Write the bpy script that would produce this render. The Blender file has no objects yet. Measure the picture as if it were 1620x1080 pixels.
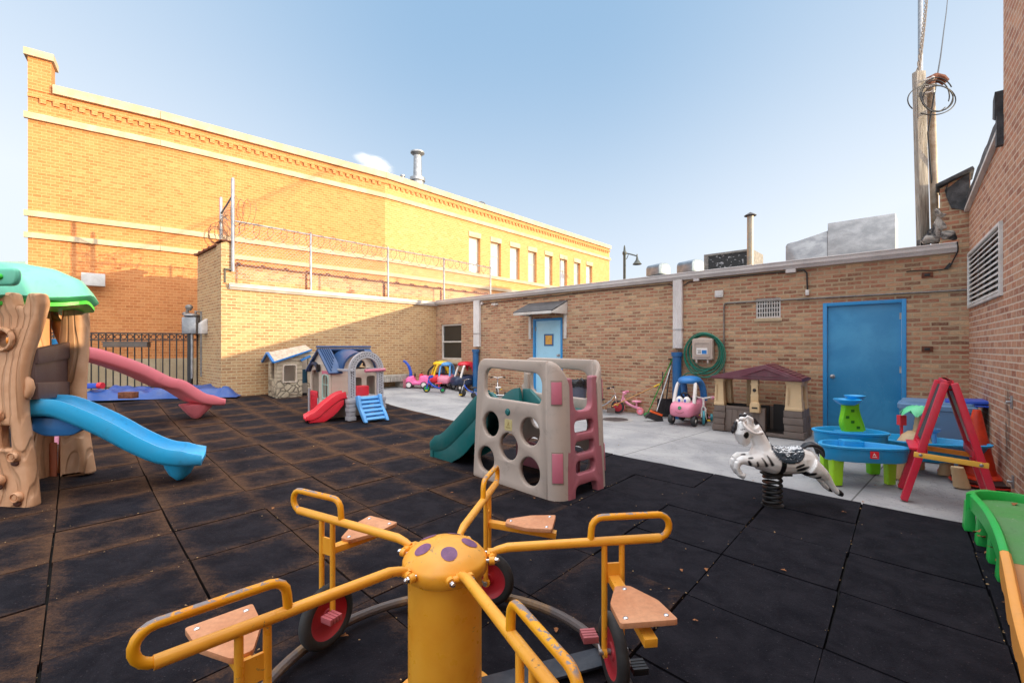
import bpy, bmesh, math, random
from mathutils import Vector, Matrix
from mathutils.geometry import tessellate_polygon
R = math.radians
PI = math.pi
random.seed(7)
sc = bpy.context.scene
col = sc.collection
# ------------------------------------------------------------------ camera model (level camera, 16 mm lens)
F = 725.0; CX = 810.0; HY = 550.0; CAMZ = 1.37
U = Vector((-0.734, 0.679, 0)).normalized()          # along the long garage wall, towards its far corner
V = Vector((-0.679, -0.734, 0)).normalized()         # out of the long wall, towards the yard
W0 = Vector((6.278, 6.296, 0))                       # right hand corner of the yard
def smooth_lerp(s, ks):
    if s <= ks[0][0]: return ks[0][1]
    for (a, za), (b, zb) in zip(ks, ks[1:]):
        if s <= b: return za + (zb-za)*(s-a)/(b-a)
    return ks[-1][1]
def E(x, y):                                         # yard rises gently towards the far left
    s = U.x*x + U.y*y
    return smooth_lerp(s, [(4.5,0),(5.5,.012),(6.5,.04),(8,.085),(9.4,.145),(10.5,.22),(11.45,.285),(13,.3)])
def at(px, py, Y): return Vector(((px-CX)/F*Y, Y, CAMZ-(py-HY)/F*Y))
def G(px, py):                                       # ground point
    z = 0
    for _ in range(12):
        Y = (CAMZ-z)*F/(py-HY); X = (px-CX)/F*Y; z = .5*z+.5*E(X, Y)
    return Vector((X, Y, z))
def onw(o, d, px, py=HY):                            # (distance along wall, height) of a pixel on a vertical wall
    r = (px-CX)/F
    t = (r*o.y-o.x)/(d.x-r*d.y)
    Y = o.y+d.y*t
    return t, CAMZ-(py-HY)/F*Y
# ------------------------------------------------------------------ object helpers
def tag(o, label=None, cat=None, group=None, kind=None):
    if label: o['label'] = label
    if cat: o['category'] = cat
    if group: o['group'] = group
    if kind: o['kind'] = kind
    return o
def thing(name, label, cat, loc=(0,0,0), rz=0, group=None, scale=1):
    o = bpy.data.objects.new(name, None); col.objects.link(o)
    o.location = loc; o.rotation_euler = (0,0,rz); o.empty_display_size = .1
    o.scale = (scale,)*3
    return tag(o, label, cat, group)
def kids(o): return [c for c in bpy.data.objects if c.parent is o]
def copy_tree(o, parent=None):
    c = o.copy(); col.objects.link(c); c.parent = parent
    for ch in kids(o): copy_tree(ch, c)
    return c
def rot(ax, a): return Matrix.Rotation(a, 3, ax)
def area2(p): return sum(p[i][0]*p[(i+1)%len(p)][1]-p[(i+1)%len(p)][0]*p[i][1] for i in range(len(p)))
def inset(p, d):
    n = len(p); out = []
    for i in range(n):
        a = Vector(p[i-1]); b = Vector(p[i]); c = Vector(p[(i+1)%n])
        e1 = (b-a); e2 = (c-b)
        if e1.length < 1e-7: e1 = e2
        if e2.length < 1e-7: e2 = e1
        e1 = e1.normalized(); e2 = e2.normalized()
        n1 = Vector((-e1.y, e1.x)); n2 = Vector((-e2.y, e2.x))
        m = n1+n2
        if m.length < 1e-6: m = n1
        m.normalize(); k = d/max(.5, m.dot(n1))
        out.append((b.x+m.x*k, b.y+m.y*k))
    return out
def circ(cx, cz, r, n=28, rz=None):
    rz = rz or r
    return [(cx+r*math.cos(2*PI*i/n), cz+rz*math.sin(2*PI*i/n)) for i in range(n)]
def rpoly(pts, r, n=5):                               # polygon with rounded corners
    out = []; N = len(pts)
    for i in range(N):
        a = Vector(pts[i-1]); b = Vector(pts[i][:2]); c = Vector(pts[(i+1)%N][:2]); a = Vector(a[:2])
        rr = pts[i][2] if len(pts[i]) > 2 else r
        d1 = a-b; d2 = c-b; L = min(rr, d1.length*.48, d2.length*.48)
        if rr <= 0: out.append((b.x, b.y)); continue
        p0 = b+d1.normalized()*L; p2 = b+d2.normalized()*L
        for k in range(n+1):
            t = k/n; q = p0*(1-t)**2+b*2*t*(1-t)+p2*t*t
            out.append((q.x, q.y))
    return out
def rrect(x0, z0, x1, z1, r, n=5): return rpoly([(x0,z0),(x1,z0),(x1,z1),(x0,z1)], r, n)
class M:
    def __init__(s): s.v = []; s.f = []; s.m = []; s.cm = 0; s.X = None
    def add(s, vs, fs):
        o = len(s.v)
        if s.X is not None: vs = [s.X @ Vector(q) for q in vs]
        s.v += [tuple(q) for q in vs]; s.f += [tuple(i+o for i in f) for f in fs]; s.m += [s.cm]*len(fs)
        return s
    def box(s, c, d, r=None):
        c = Vector(c); h = Vector(d)/2
        vs = []
        for z in (-1,1):
            for y in (-1,1):
                for x in (-1,1):
                    q = Vector((x*h.x, y*h.y, z*h.z))
                    if r is not None: q = r @ q
                    vs.append(c+q)
        return s.add(vs, [(0,2,3,1),(4,5,7,6),(0,1,5,4),(2,6,7,3),(0,4,6,2),(1,3,7,5)])
    def b(s, x0, y0, z0, x1, y1, z1): return s.box(((x0+x1)/2,(y0+y1)/2,(z0+z1)/2), (abs(x1-x0),abs(y1-y0),abs(z1-z0)))
    def bar(s, a, b, w, h, up=(0,0,1)):               # rectangular bar from a to b
        a = Vector(a); b = Vector(b); d = b-a; L = d.length; d.normalize()
        up = Vector(up)
        if abs(d.dot(up)) > .99: up = Vector((0,1,0))
        x = d.cross(up).normalized(); z = x.cross(d)
        r = Matrix((x, d, z)).transposed()
        return s.box((a+b)/2, (w, L, h), r)
    def tube(s, pts, r, seg=10, closed=False, caps=True, flat=1.0):
        pts = [Vector(p) for p in pts]; n = len(pts)
        rs = r if isinstance(r, (list, tuple)) else [r]*n
        T = []
        for i in range(n):
            a = pts[(i-1)%n] if (closed or i > 0) else pts[i]
            b = pts[(i+1)%n] if (closed or i < n-1) else pts[i]
            T.append((b-a).normalized())
        up = Vector((0,0,1)) if abs(T[0].z) < .9 else Vector((1,0,0))
        N = (up-T[0]*up.dot(T[0])).normalized(); rings = []
        for i in range(n):
            if i: N = (N-T[i]*N.dot(T[i])).normalized()
            B = T[i].cross(N)
            rings.append([pts[i]+(N*math.cos(2*PI*k/seg)+B*math.sin(2*PI*k/seg)*flat)*rs[i] for k in range(seg)])
        return s.loft(rings, closed, caps)
    def loft(s, rings, closed=False, caps=True):
        n = len(rings); m = len(rings[0]); vs = [q for rg in rings for q in rg]; fs = []
        for i in range(n if closed else n-1):
            j = (i+1)%n
            for k in range(m):
                l = (k+1)%m
                fs.append((i*m+k, i*m+l, j*m+l, j*m+k))
        if caps and not closed:
            fs.append(tuple(range(m-1,-1,-1))); fs.append(tuple((n-1)*m+k for k in range(m)))
        return s.add(vs, fs)
    def lathe(s, prof, c=(0,0,0), seg=24, r=None, caps=True, a0=0, a1=2*PI):
        c = Vector(c); rings = []
        full = abs(a1-a0-2*PI) < 1e-6
        for (rad, z) in prof:
            ring = []
            for k in range(seg if full else seg+1):
                a = a0+(a1-a0)*k/seg
                q = Vector((max(rad,1e-4)*math.cos(a), max(rad,1e-4)*math.sin(a), z))
                if r is not None: q = r @ q
                ring.append(c+q)
            rings.append(ring)
        if full: return s.loft(rings, False, caps)
        m = seg+1; vs = [q for rg in rings for q in rg]; fs = []
        for i in range(len(rings)-1):
            for k in range(seg): fs.append((i*m+k, i*m+k+1, (i+1)*m+k+1, (i+1)*m+k))
        return s.add(vs, fs)
    def ell(s, c, d, seg=16, ring=10, r=None):
        c = Vector(c); vs = []; fs = []
        for i in range(ring+1):
            th = PI*i/ring
            for k in range(seg):
                q = Vector((d[0]*math.sin(th)*math.cos(2*PI*k/seg), d[1]*math.sin(th)*math.sin(2*PI*k/seg), d[2]*math.cos(th)))
                if r is not None: q = r @ q
                vs.append(c+q)
        for i in range(ring):
            for k in range(seg):
                l = (k+1)%seg; fs.append((i*seg+k, (i+1)*seg+k, (i+1)*seg+l, i*seg+l))
        return s.add(vs, fs)
    def panel(s, outline, holes=(), T=.04, bev=.008, y0=0, y1=None):   # plate in the local XZ plane, thickness along +Y
        if y1 is not None: T = y1-y0
        loops = []
        o = list(outline)
        if area2(o) < 0: o.reverse()
        loops.append(o)
        for h in holes:
            h = list(h)
            if area2(h) > 0: h.reverse()
            loops.append(h)
        bev = min(bev, T*.49)
        if bev > 0: steps = [(bev,0),(bev*.3,bev*.3),(0,bev),(0,T-bev),(bev*.3,T-bev*.3),(bev,T)]
        else: steps = [(0,0),(0,T)]
        vs = []; fs = []; first = []; last = []
        for lp in loops:
            n = len(lp); base = len(vs)
            for (d, y) in steps:
                q = inset(lp, d) if d > 0 else lp
                vs += [(p[0], y0+y, p[1]) for p in q]
            for k in range(len(steps)-1):
                for i in range(n):
                    j = (i+1)%n; a = base+k*n
                    fs.append((a+i, a+j, a+n+j, a+n+i))
            first.append((base, n)); last.append((base+(len(steps)-1)*n, n))
        for rngs, flip in ((first, False), (last, True)):
            poly = [[Vector((vs[b+i][0], vs[b+i][2], 0)) for i in range(n)] for (b, n) in rngs]
            idx = [b+i for (b, n) in rngs for i in range(n)]
            for t in tessellate_polygon(poly):
                fs.append(tuple(idx[k] for k in (t if not flip else reversed(t))))
        return s.add(vs, fs)
    def prism(s, poly, z0, z1): # horizontal polygon extruded up
        n = len(poly)
        if area2(poly) < 0: poly = list(reversed(poly))
        vs = [(p[0],p[1],z0) for p in poly]+[(p[0],p[1],z1) for p in poly]
        fs = [(i,(i+1)%n,n+(i+1)%n,n+i) for i in range(n)]
        for t in tessellate_polygon([[Vector((p[0],p[1],0)) for p in poly]]):
            fs.append(tuple(n+k for k in t)); fs.append(tuple(reversed(t)))
        return s.add(vs, fs)
    def warp(s, f): s.v = [tuple(f(*q)) for q in s.v]; return s
    def build(s, name, mat, parent=None, bevel=0, smooth=35, seg=2, loc=None, fix=True):
        me = bpy.data.meshes.new(name); me.from_pydata(s.v, [], s.f)
        mats = mat if isinstance(mat, (list, tuple)) else [mat]
        for m_ in mats: me.materials.append(m_)
        if len(mats) > 1:
            for p, mi in zip(me.polygons, s.m): p.material_index = mi
        bm = bmesh.new(); bm.from_mesh(me)
        if fix: bmesh.ops.recalc_face_normals(bm, faces=bm.faces)
        if bevel > 0:
            bmesh.ops.remove_doubles(bm, verts=bm.verts, dist=1e-5)
            es = [e for e in bm.edges if len(e.link_faces) == 2 and e.calc_face_angle(0) > R(38)]
            bmesh.ops.bevel(bm, geom=es, offset=bevel, segments=seg, profile=.6, affect='EDGES', clamp_overlap=True)
        bm.to_mesh(me); bm.free()
        if smooth:
            me.shade_smooth(); me.set_sharp_from_angle(angle=R(smooth))
        o = bpy.data.objects.new(name, me); col.objects.link(o); o.parent = parent
        if loc is not None: o.location = loc
        return o
def arc(c, r, a0, a1, n=8, ax='xz'):
    out = []
    for i in range(n+1):
        a = R(a0+(a1-a0)*i/n); p = (r*math.cos(a), r*math.sin(a))
        out.append((c[0]+p[0], c[1], c[2]+p[1]) if ax == 'xz' else (c[0]+p[0], c[1]+p[1], c[2]) if ax == 'xy' else (c[0], c[1]+p[0], c[2]+p[1]))
    return out
def bez(pts, n=8):                                    # catmull-rom through points
    P = [Vector(p) for p in pts]; P = [P[0]*2-P[1]]+P+[P[-1]*2-P[-2]]; out = []
    for i in range(1, len(P)-2):
        for k in range(n):
            t = k/n; a, b, c, d = P[i-1], P[i], P[i+1], P[i+2]
            out.append(.5*((2*b)+(c-a)*t+(2*a-5*b+4*c-d)*t*t+(3*b-3*c+d-a)*t**3))
    out.append(P[-2]); return out
def slide_mesh(path, w, wall=.09, th=.02, flare=.0, ends=True):
    """U-shaped chute swept along path [(x,z)] in local XZ, width along Y"""
    P = bez([(p[0],0,p[1]) for p in path], 7); rings = []
    for i, p in enumerate(P):
        a = P[max(i-1,0)]; b = P[min(i+1,len(P)-1)]; d = (b-a).normalized(); n = Vector((-d.z,0,d.x))
        k = i/(len(P)-1); h = wall*(1 if k < .85 else 1-.45*(k-.85)/.15); ww = w/2*(1+flare*k)
        prof = [(-ww,-.01),(-ww,h*.8),(-ww+.008,h),(-ww+.028,h),(-ww+.038,h*.8),(-ww+.055,.022),(-ww+.09,.004),(0,0),
                (ww-.09,.004),(ww-.055,.022),(ww-.038,h*.8),(ww-.028,h),(ww-.008,h),(ww,h*.8),(ww,-.01),(ww-.03,-th-.01),(0,-th),(-ww+.03,-th-.01)]
        rings.append([p+Vector((0,y,0))+n*z for (y, z) in prof])
    return rings
# ------------------------------------------------------------------ materials
def s2l(c):
    out = []
    for v in c:
        v = v/255; out.append(v/12.92 if v <= .04045 else ((v+.055)/1.055)**2.4)
    return out
class NT:
    def __init__(s, name):
        s.m = bpy.data.materials.new(name); s.m.use_nodes = True; s.t = s.m.node_tree; s.t.nodes.clear()
        s.out = s.n('ShaderNodeOutputMaterial'); s.p = s.n('ShaderNodeBsdfPrincipled'); s.l(s.p.outputs[0], s.out.inputs[0])
    def n(s, ty, **k):
        n = s.t.nodes.new(ty)
        for a, b in k.items(): setattr(n, a, b)
        return n
    def l(s, a, b): s.t.links.new(a, b)
    def sv(s, sock, v):
        if isinstance(v, bpy.types.NodeSocket): s.l(v, sock)
        elif isinstance(v, (int, float)) and hasattr(sock.default_value, '__len__'): sock.default_value = (v,)*len(sock.default_value)
        elif isinstance(v, (list, tuple)) and len(v) == 3 and len(sock.default_value) == 4: sock.default_value = (*v, 1)
        else: sock.default_value = v
    def math(s, op, a, b=0, c=0, clamp=False):
        n = s.n('ShaderNodeMath', operation=op, use_clamp=clamp)
        s.sv(n.inputs[0], a); s.sv(n.inputs[1], b); s.sv(n.inputs[2], c); return n.outputs[0]
    def mix(s, f, a, b, mode='MIX'):
        n = s.n('ShaderNodeMix', data_type='RGBA', blend_type=mode)
        s.sv(n.inputs[0], f); s.sv(n.inputs[6], a); s.sv(n.inputs[7], b); return n.outputs[2]
    def ramp(s, f, st, interp='LINEAR'):
        n = s.n('ShaderNodeValToRGB'); cr = n.color_ramp; cr.interpolation = interp
        while len(cr.elements) < len(st): cr.elements.new(.5)
        for e, (p, c) in zip(cr.elements, st):
            e.position = p; e.color = (*c, 1) if len(c) == 3 else c
        s.l(f, n.inputs[0]); return n.outputs[0]
    def gray(s, f, a, b, lo=0.0, hi=1.0):
        n = s.n('ShaderNodeMapRange', interpolation_type='SMOOTHSTEP'); s.sv(n.inputs[0], f)
        n.inputs[1].default_value = a; n.inputs[2].default_value = b; n.inputs[3].default_value = lo; n.inputs[4].default_value = hi
        return n.outputs[0]
    def co(s, which='Object'):
        return s.n('ShaderNodeTexCoord').outputs[which]
    def mapv(s, v, sc=(1,1,1), ro=(0,0,0), lo=(0,0,0)):
        n = s.n('ShaderNodeMapping'); s.l(v, n.inputs[0]); n.inputs[3].default_value = sc; n.inputs[2].default_value = ro; n.inputs[1].default_value = lo
        return n.outputs[0]
    def noise(s, v, scale, detail=4, rough=.55, dist=0, out=0):
        n = s.n('ShaderNodeTexNoise'); s.l(v, n.inputs['Vector'])
        n.inputs['Scale'].default_value = scale; n.inputs['Detail'].default_value = detail
        n.inputs['Roughness'].default_value = rough; n.inputs['Distortion'].default_value = dist
        return n.outputs[out]
    def bump(s, h, strength=.3, dist=.01, nrm=None):
        n = s.n('ShaderNodeBump'); n.inputs['Strength'].default_value = strength; n.inputs['Distance'].default_value = dist
        s.l(h, n.inputs['Height'])
        if nrm is not None: s.l(nrm, n.inputs['Normal'])
        s.l(n.outputs[0], s.p.inputs['Normal']); return n.outputs[0]
    def done(s, c=None, rough=None, metal=None, spec=None):
        if c is not None: s.sv(s.p.inputs['Base Color'], c)
        if rough is not None: s.sv(s.p.inputs['Roughness'], rough)
        if metal is not None: s.sv(s.p.inputs['Metallic'], metal)
        if spec is not None: s.sv(s.p.inputs['Specular IOR Level'], spec)
        return s.m
_pl = {}
def pl(name, rgb, rough=.42, dirt=.25, k=1.0, bumps=.08, sc_=1.0, metal=0, speck=0):
    """weathered moulded plastic / paint"""
    key = (name, tuple(rgb))
    if key in _pl: return _pl[key]
    c = [min(.92, x*k*1.22) for x in s2l(rgb)]
    t = NT(name); v = t.co()
    big = t.noise(v, 3.2*sc_, 5, .62, .4); fine = t.noise(v, 90*sc_, 3, .6)
    fade = t.mix(t.gray(big, .35, .75, 0, dirt), c, [x*.62+.10 for x in c])
    dark = t.mix(t.math('MULTIPLY', t.gray(t.noise(v, 9*sc_, 6, .7, .8), .52, .78), dirt*1.1), fade, [x*.45+.012 for x in c])
    if speck: dark = t.mix(t.math('MULTIPLY', t.gray(t.noise(v, 30, 6, .75, .5), .60, .66), speck), dark, (.5,.45,.38))
    rg = t.math('ADD', rough, t.math('MULTIPLY', t.math('SUBTRACT', fine, .5), .25))
    t.bump(t.math('ADD', t.math('MULTIPLY', fine, .3), big), bumps, .004)
    m = t.done(dark, rg, metal); _pl[key] = m; return m
def brick(name, cols, mortar, bw=.205, bh=.0725, ms=.009, stain=.35, bump=.5, rough=.85, wob=.004, blotch=(.5,.45,.38), bl=.25, smear=.5):
    t = NT(name); v = t.co(); sp = t.n('ShaderNodeSeparateXYZ'); t.l(v, sp.inputs[0])
    nz = t.noise(v, 7, 3, .5)
    x = t.math('ADD', t.math('ADD', sp.outputs[0], sp.outputs[1]), t.math('MULTIPLY', t.math('SUBTRACT', nz, .5), wob*2))
    z = t.math('ADD', sp.outputs[2], t.math('MULTIPLY', t.math('SUBTRACT', t.noise(v, 4, 3, .5), .5), wob*2))
    cb = t.n('ShaderNodeCombineXYZ'); t.l(x, cb.inputs[0]); t.l(z, cb.inputs[1])
    b = t.n('ShaderNodeTexBrick'); t.l(cb.outputs[0], b.inputs['Vector'])
    b.inputs['Color1'].default_value = (0,0,0,1); b.inputs['Color2'].default_value = (1,1,1,1); b.inputs['Mortar'].default_value = (.5,.5,.5,1)
    b.inputs['Scale'].default_value = 1; b.inputs['Mortar Size'].default_value = ms; b.inputs['Mortar Smooth'].default_value = .25
    b.inputs['Brick Width'].default_value = bw; b.inputs['Row Height'].default_value = bh
    n = len(cols)
    bc = t.ramp(b.outputs[0], [(i/(n-1), s2l(c)) for i, c in enumerate(cols)])
    edge = t.noise(v, 55, 4, .7)
    bc = t.mix(t.gray(t.noise(t.mapv(v,(1,1,2.2)), 17, 6, .75, .4), .36, .72, 0, smear), bc, s2l(mortar))
    bc = t.mix(t.gray(t.noise(t.mapv(v,(1,1,2.0),lo=(9,2,4)), 11, 6, .75, .4), .50, .75, 0, .55), bc, [x*.42 for x in s2l(cols[0])])
    bc = t.mix(t.gray(edge, .3, .8, 0, .25), bc, (0.03,.015,.01))
    fac = t.math('ADD', b.outputs[1], t.math('MULTIPLY', t.math('SUBTRACT', edge, .55), .8), clamp=True)
    mc = t.mix(t.noise(v, 12, 4), [x*.8 for x in s2l(mortar)], [min(1, x*1.2) for x in s2l(mortar)])
    c = t.mix(fac, bc, mc)
    c = t.mix(t.gray(t.noise(v, 1.1, 6, .65, .6), .52, .78, 0, stain), c, [x*.35 for x in s2l(mortar)])
    c = t.mix(t.gray(t.noise(t.mapv(v, (1,1,.8), lo=(5,3,1)), 1.7, 6, .7, .3), .6, .8, 0, bl), c, blotch)
    h = t.math('ADD', t.math('MULTIPLY', t.math('SUBTRACT', 1, b.outputs[1]), 1.0), t.math('MULTIPLY', edge, .5))
    t.bump(h, bump, .012)
    return t.done(c, rough, spec=.2)
def noisy(name, a, b, scale=4, rough=.8, bump=.3, dist=.01, detail=6, fine=60, metal=0, lo=.35, hi=.7):
    t = NT(name); v = t.co(); n1 = t.noise(v, scale, detail, .6, .3); n2 = t.noise(v, fine, 4, .65)
    c = t.mix(t.gray(n1, lo, hi), s2l(a), s2l(b)); c = t.mix(t.gray(n2, .3, .75, 0, .3), c, [x*.5 for x in s2l(a)])
    t.bump(t.math('ADD', n1, t.math('MULTIPLY', n2, .6)), bump, dist)
    return t.done(c, rough, metal)
SUN_E=6.9; SKY_S=.15; SKY_K=6.8; SKY_MIX=.8; ZEN_K=2.2; GLOW=2.6
# ------------------------------------------------------------------ camera, sky, sun
cam = bpy.data.objects.new('camera', bpy.data.cameras.new('camera')); col.objects.link(cam)
cam.location = (0,0,CAMZ); cam.rotation_euler = (PI/2,0,0)
cam.data.lens = F/1620*36; cam.data.sensor_width = 36; cam.data.shift_y = 10/1620
cam.data.clip_end = 2000; cam.data.clip_start = .05
sc.camera = cam
SUNDIR = Vector((.970,-.2425,0)).normalized(); EL = math.atan(.141)
sd = Vector((SUNDIR.x*math.cos(EL), SUNDIR.y*math.cos(EL), math.sin(EL)))
sun = bpy.data.objects.new('sun', bpy.data.lights.new('sun', 'SUN')); col.objects.link(sun)
sun.data.energy = SUN_E; sun.data.angle = R(.5); sun.data.color = (1, .78, .48)
sun.rotation_euler = sd.to_track_quat('Z', 'Y').to_euler()
w = bpy.data.worlds.new('World'); sc.world = w; w.use_nodes = True
nt = w.node_tree; bg = nt.nodes['Background']
sky = nt.nodes.new('ShaderNodeTexSky'); sky.sky_type = 'NISHITA'; sky.sun_disc = False
sky.sun_elevation = EL; sky.sun_rotation = math.atan2(sd.x, sd.y)
sky.air_density = 1.0; sky.dust_density = .6; sky.ozone_density = 1.4; sky.altitude = 150
# pale haze low over the horizon, strongest towards the sun side and the far left
tc = nt.nodes.new('ShaderNodeTexCoord'); sp = nt.nodes.new('ShaderNodeSeparateXYZ'); nt.links.new(tc.outputs['Generated'], sp.inputs[0])
mr = nt.nodes.new('ShaderNodeMapRange'); mr.interpolation_type = 'SMOOTHSTEP'
mr.inputs[1].default_value = -.05; mr.inputs[2].default_value = .62; mr.inputs[3].default_value = 1; mr.inputs[4].default_value = 0
nt.links.new(sp.outputs[2], mr.inputs[0])
hz = nt.nodes.new('ShaderNodeMix'); hz.data_type = 'RGBA'
zen = nt.nodes.new('ShaderNodeMix'); zen.data_type = 'RGBA'; zen.blend_type = 'MIX'; zen.inputs[0].default_value = SKY_MIX
nt.links.new(sky.outputs[0], zen.inputs[6]); zen.inputs[7].default_value = (*[v*SKY_K for v in (.39,.62,.90)], 1)
hm = nt.nodes.new('ShaderNodeMath'); hm.operation = 'MULTIPLY'; hm.inputs[1].default_value = .93
# side term: |x| larger -> more haze
ax = nt.nodes.new('ShaderNodeMath'); ax.operation = 'ABSOLUTE'; nt.links.new(sp.outputs[0], ax.inputs[0])
sr = nt.nodes.new('ShaderNodeMapRange'); sr.interpolation_type = 'SMOOTHSTEP'
sr.inputs[1].default_value = .1; sr.inputs[2].default_value = .85; sr.inputs[3].default_value = 0; sr.inputs[4].default_value = .5
nt.links.new(ax.outputs[0], sr.inputs[0])
ad = nt.nodes.new('ShaderNodeMath'); ad.operation = 'ADD'; ad.use_clamp = True
nt.links.new(mr.outputs[0], ad.inputs[0]); nt.links.new(sr.outputs[0], ad.inputs[1])
nt.links.new(ad.outputs[0], hm.inputs[0]); nt.links.new(hm.outputs[0], hz.inputs[0])
nt.links.new(zen.outputs[2], hz.inputs[6]); hz.inputs[7].default_value = (*[v*SKY_K for v in (.90,.97,1.06)], 1)
# added fill: brighter towards the zenith and behind the camera, to lift the shade
def wm(op, a, b, clamp=False):
    n = nt.nodes.new('ShaderNodeMath'); n.operation = op; n.use_clamp = clamp
    for i, q in enumerate((a, b)):
        if isinstance(q, (int, float)): n.inputs[i].default_value = q
        else: nt.links.new(q, n.inputs[i])
    return n.outputs[0]
zr_ = nt.nodes.new('ShaderNodeMapRange'); zr_.interpolation_type = 'SMOOTHSTEP'
zr_.inputs[1].default_value = .60; zr_.inputs[2].default_value = .95; zr_.inputs[3].default_value = 0; zr_.inputs[4].default_value = ZEN_K
nt.links.new(sp.outputs[2], zr_.inputs[0])
dt = nt.nodes.new('ShaderNodeVectorMath'); dt.operation = 'DOT_PRODUCT'; nt.links.new(tc.outputs['Generated'], dt.inputs[0])
gdir = Vector((.45,-.85,.12)).normalized(); dt.inputs[1].default_value = gdir
gl = wm('MULTIPLY', wm('POWER', wm('MAXIMUM', dt.outputs['Value'], 0), 1.5), GLOW)
fac = wm('ADD', zr_.outputs[0], gl)
sc_ = nt.nodes.new('ShaderNodeVectorMath'); sc_.operation = 'SCALE'
sc_.inputs[0].default_value = (1.08*SKY_K, 1.0*SKY_K, .93*SKY_K); nt.links.new(fac, sc_.inputs['Scale'])
ad2 = nt.nodes.new('ShaderNodeVectorMath'); ad2.operation = 'ADD'
nt.links.new(hz.outputs[2], ad2.inputs[0]); nt.links.new(sc_.outputs[0], ad2.inputs[1])
nt.links.new(ad2.outputs[0], bg.inputs[0]); bg.inputs[1].default_value = SKY_S
sc.view_settings.view_transform = 'Standard'; sc.view_settings.look = 'None'; sc.view_settings.exposure = 0; sc.view_settings.gamma = 1
sc.cycles.use_denoising = True; sc.cycles.volume_bounces = 2; sc.cycles.max_bounces = 6; sc.cycles.transparent_max_bounces = 8
# ------------------------------------------------------------------ shared materials
m_brickA = brick('common_brick', [(150,86,66),(190,124,98),(206,154,122),(162,92,72),(198,144,110),(218,178,140),(118,68,54),(194,130,104),(170,116,90)], (180,160,132), bw=.195, bh=.067, ms=.0120, stain=.25, wob=.009, blotch=(.50,.42,.31), bl=.35, smear=.8)
m_brickC = brick('tan_common_brick', [(172,118,80),(198,148,102),(158,104,70),(188,138,92),(206,164,118),(142,92,62)], (196,174,136), bw=.195, bh=.067, ms=.0120, stain=.2, wob=.008, blotch=(.56,.48,.36), bl=.4, smear=.85)  # tan-yellow brick of the low wall and its pier
m_brickB = brick('parapet_brick', [(196,122,84),(214,150,100),(184,106,72),(222,168,118),(206,140,96)], (190,166,130), ms=.010, stain=.3, wob=.004)
m_brickR = brick('salmon_brick', [(176,110,82),(200,140,108),(158,94,70),(208,156,124),(186,122,92),(198,146,114),(150,84,60)], (206,190,172), bw=.20, bh=.0685, ms=.0085, stain=.18, wob=.002, bl=.08)
m_brickO = brick('orange_brick', [(204,130,78),(212,142,88),(200,124,74),(209,136,84),(206,132,78),(192,116,68),(216,148,94)], (214,162,110), bw=.215, bh=.075, ms=.007, stain=.12, smear=.25, wob=.001, bump=.25, bl=.0)
m_brickO2 = brick('pale_orange_brick', [(214,150,92),(222,160,104),(208,142,86),(218,156,98),(214,150,94),(224,168,114)], (222,176,124), bw=.215, bh=.075, ms=.007, stain=.08, wob=.001, bump=.25, bl=.0, smear=.25)
m_lime = noisy('limestone', (186,166,134), (206,188,158), 2.5, .8, .15)
m_white = noisy('white_painted_metal', (222,220,216), (196,192,186), 3, .45, .05)
m_gutter = noisy('gutter_paint', (232,228,226), (206,202,200), 1.4, .4, .04)
m_blue = pl('blue_door_paint', (30,130,190), .38, .35, k=1.0)
def _scr():
    t = NT('scuffed_blue_door'); v = t.co(); sp_ = t.n('ShaderNodeSeparateXYZ'); t.l(v, sp_.inputs[0])
    big = t.noise(v, 1.8, 5, .6, .4)
    c = t.mix(t.gray(big,.35,.7), s2l((40,132,184)), s2l((62,150,198)))
    sc1 = t.gray(t.noise(t.mapv(v,(14,1,3),ro=(0,R(35),0)), 7, 5, .8, .6), .63, .66); sc2 = t.gray(t.noise(t.mapv(v,(30,1,6),ro=(0,R(-25),0)), 5, 4, .8, .3), .66, .69)
    low = t.math('MULTIPLY', t.gray(sp_.outputs[2], .35, .60), t.gray(sp_.outputs[2], 1.0, .80))
    c = t.mix(t.math('MULTIPLY', t.math('MULTIPLY', t.math('MAXIMUM', sc1, sc2), low), .5), c, (.5,.6,.68))
    c = t.mix(t.gray(t.noise(t.mapv(v,(3,1,.6)), 3, 6, .7), .55, .8, 0, .35), c, s2l((18,92,146)))
    c = t.mix(t.gray(sp_.outputs[2], .22, .02, 0, .45), c, s2l((70,90,104)))
    t.bump(t.noise(v, 5, 4), .15, .01); return t.done(c, .36)
m_bluedoor = _scr()
m_lblue = pl('pale_blue_door_paint', (150,200,224), .4, .2)
m_dblue = pl('dark_blue_pipe_paint', (16,84,136), .4, .35)
m_black = pl('black_metal', (24,24,26), .45, .1)
m_galv = noisy('galvanised_steel', (150,152,156), (190,190,190), 6, .42, .05, metal=.7)
m_conduit = noisy('conduit_steel', (120,116,112), (150,146,140), 12, .5, .05, metal=.4)
m_rust = noisy('rusty_steel', (96,52,34), (140,84,56), 12, .8, .2)
m_roof = noisy('roof_felt', (66,66,68), (92,90,88), 3, .9, .3)
m_glassd = NT('dark_glass').done((.03,.03,.028), .06, spec=.6)
def _wood():
    t = NT('weathered_timber'); v = t.co(); g = t.noise(t.mapv(v,(22,22,1.1)), 3, 6, .7, .4); c = t.mix(t.gray(g,.3,.72), s2l((122,116,108)), s2l((196,190,178)))
    c = t.mix(t.gray(t.noise(t.mapv(v,(30,30,.8),lo=(3,3,3)), 3, 4, .6), .62, .66, 0, .8), c, s2l((50,42,36))); t.bump(g, .6, .02); return t.done(c, .85)
m_wood = _wood()
m_tar = noisy('tar', (40,42,46), (84,86,90), 7, .6, .5)
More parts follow.
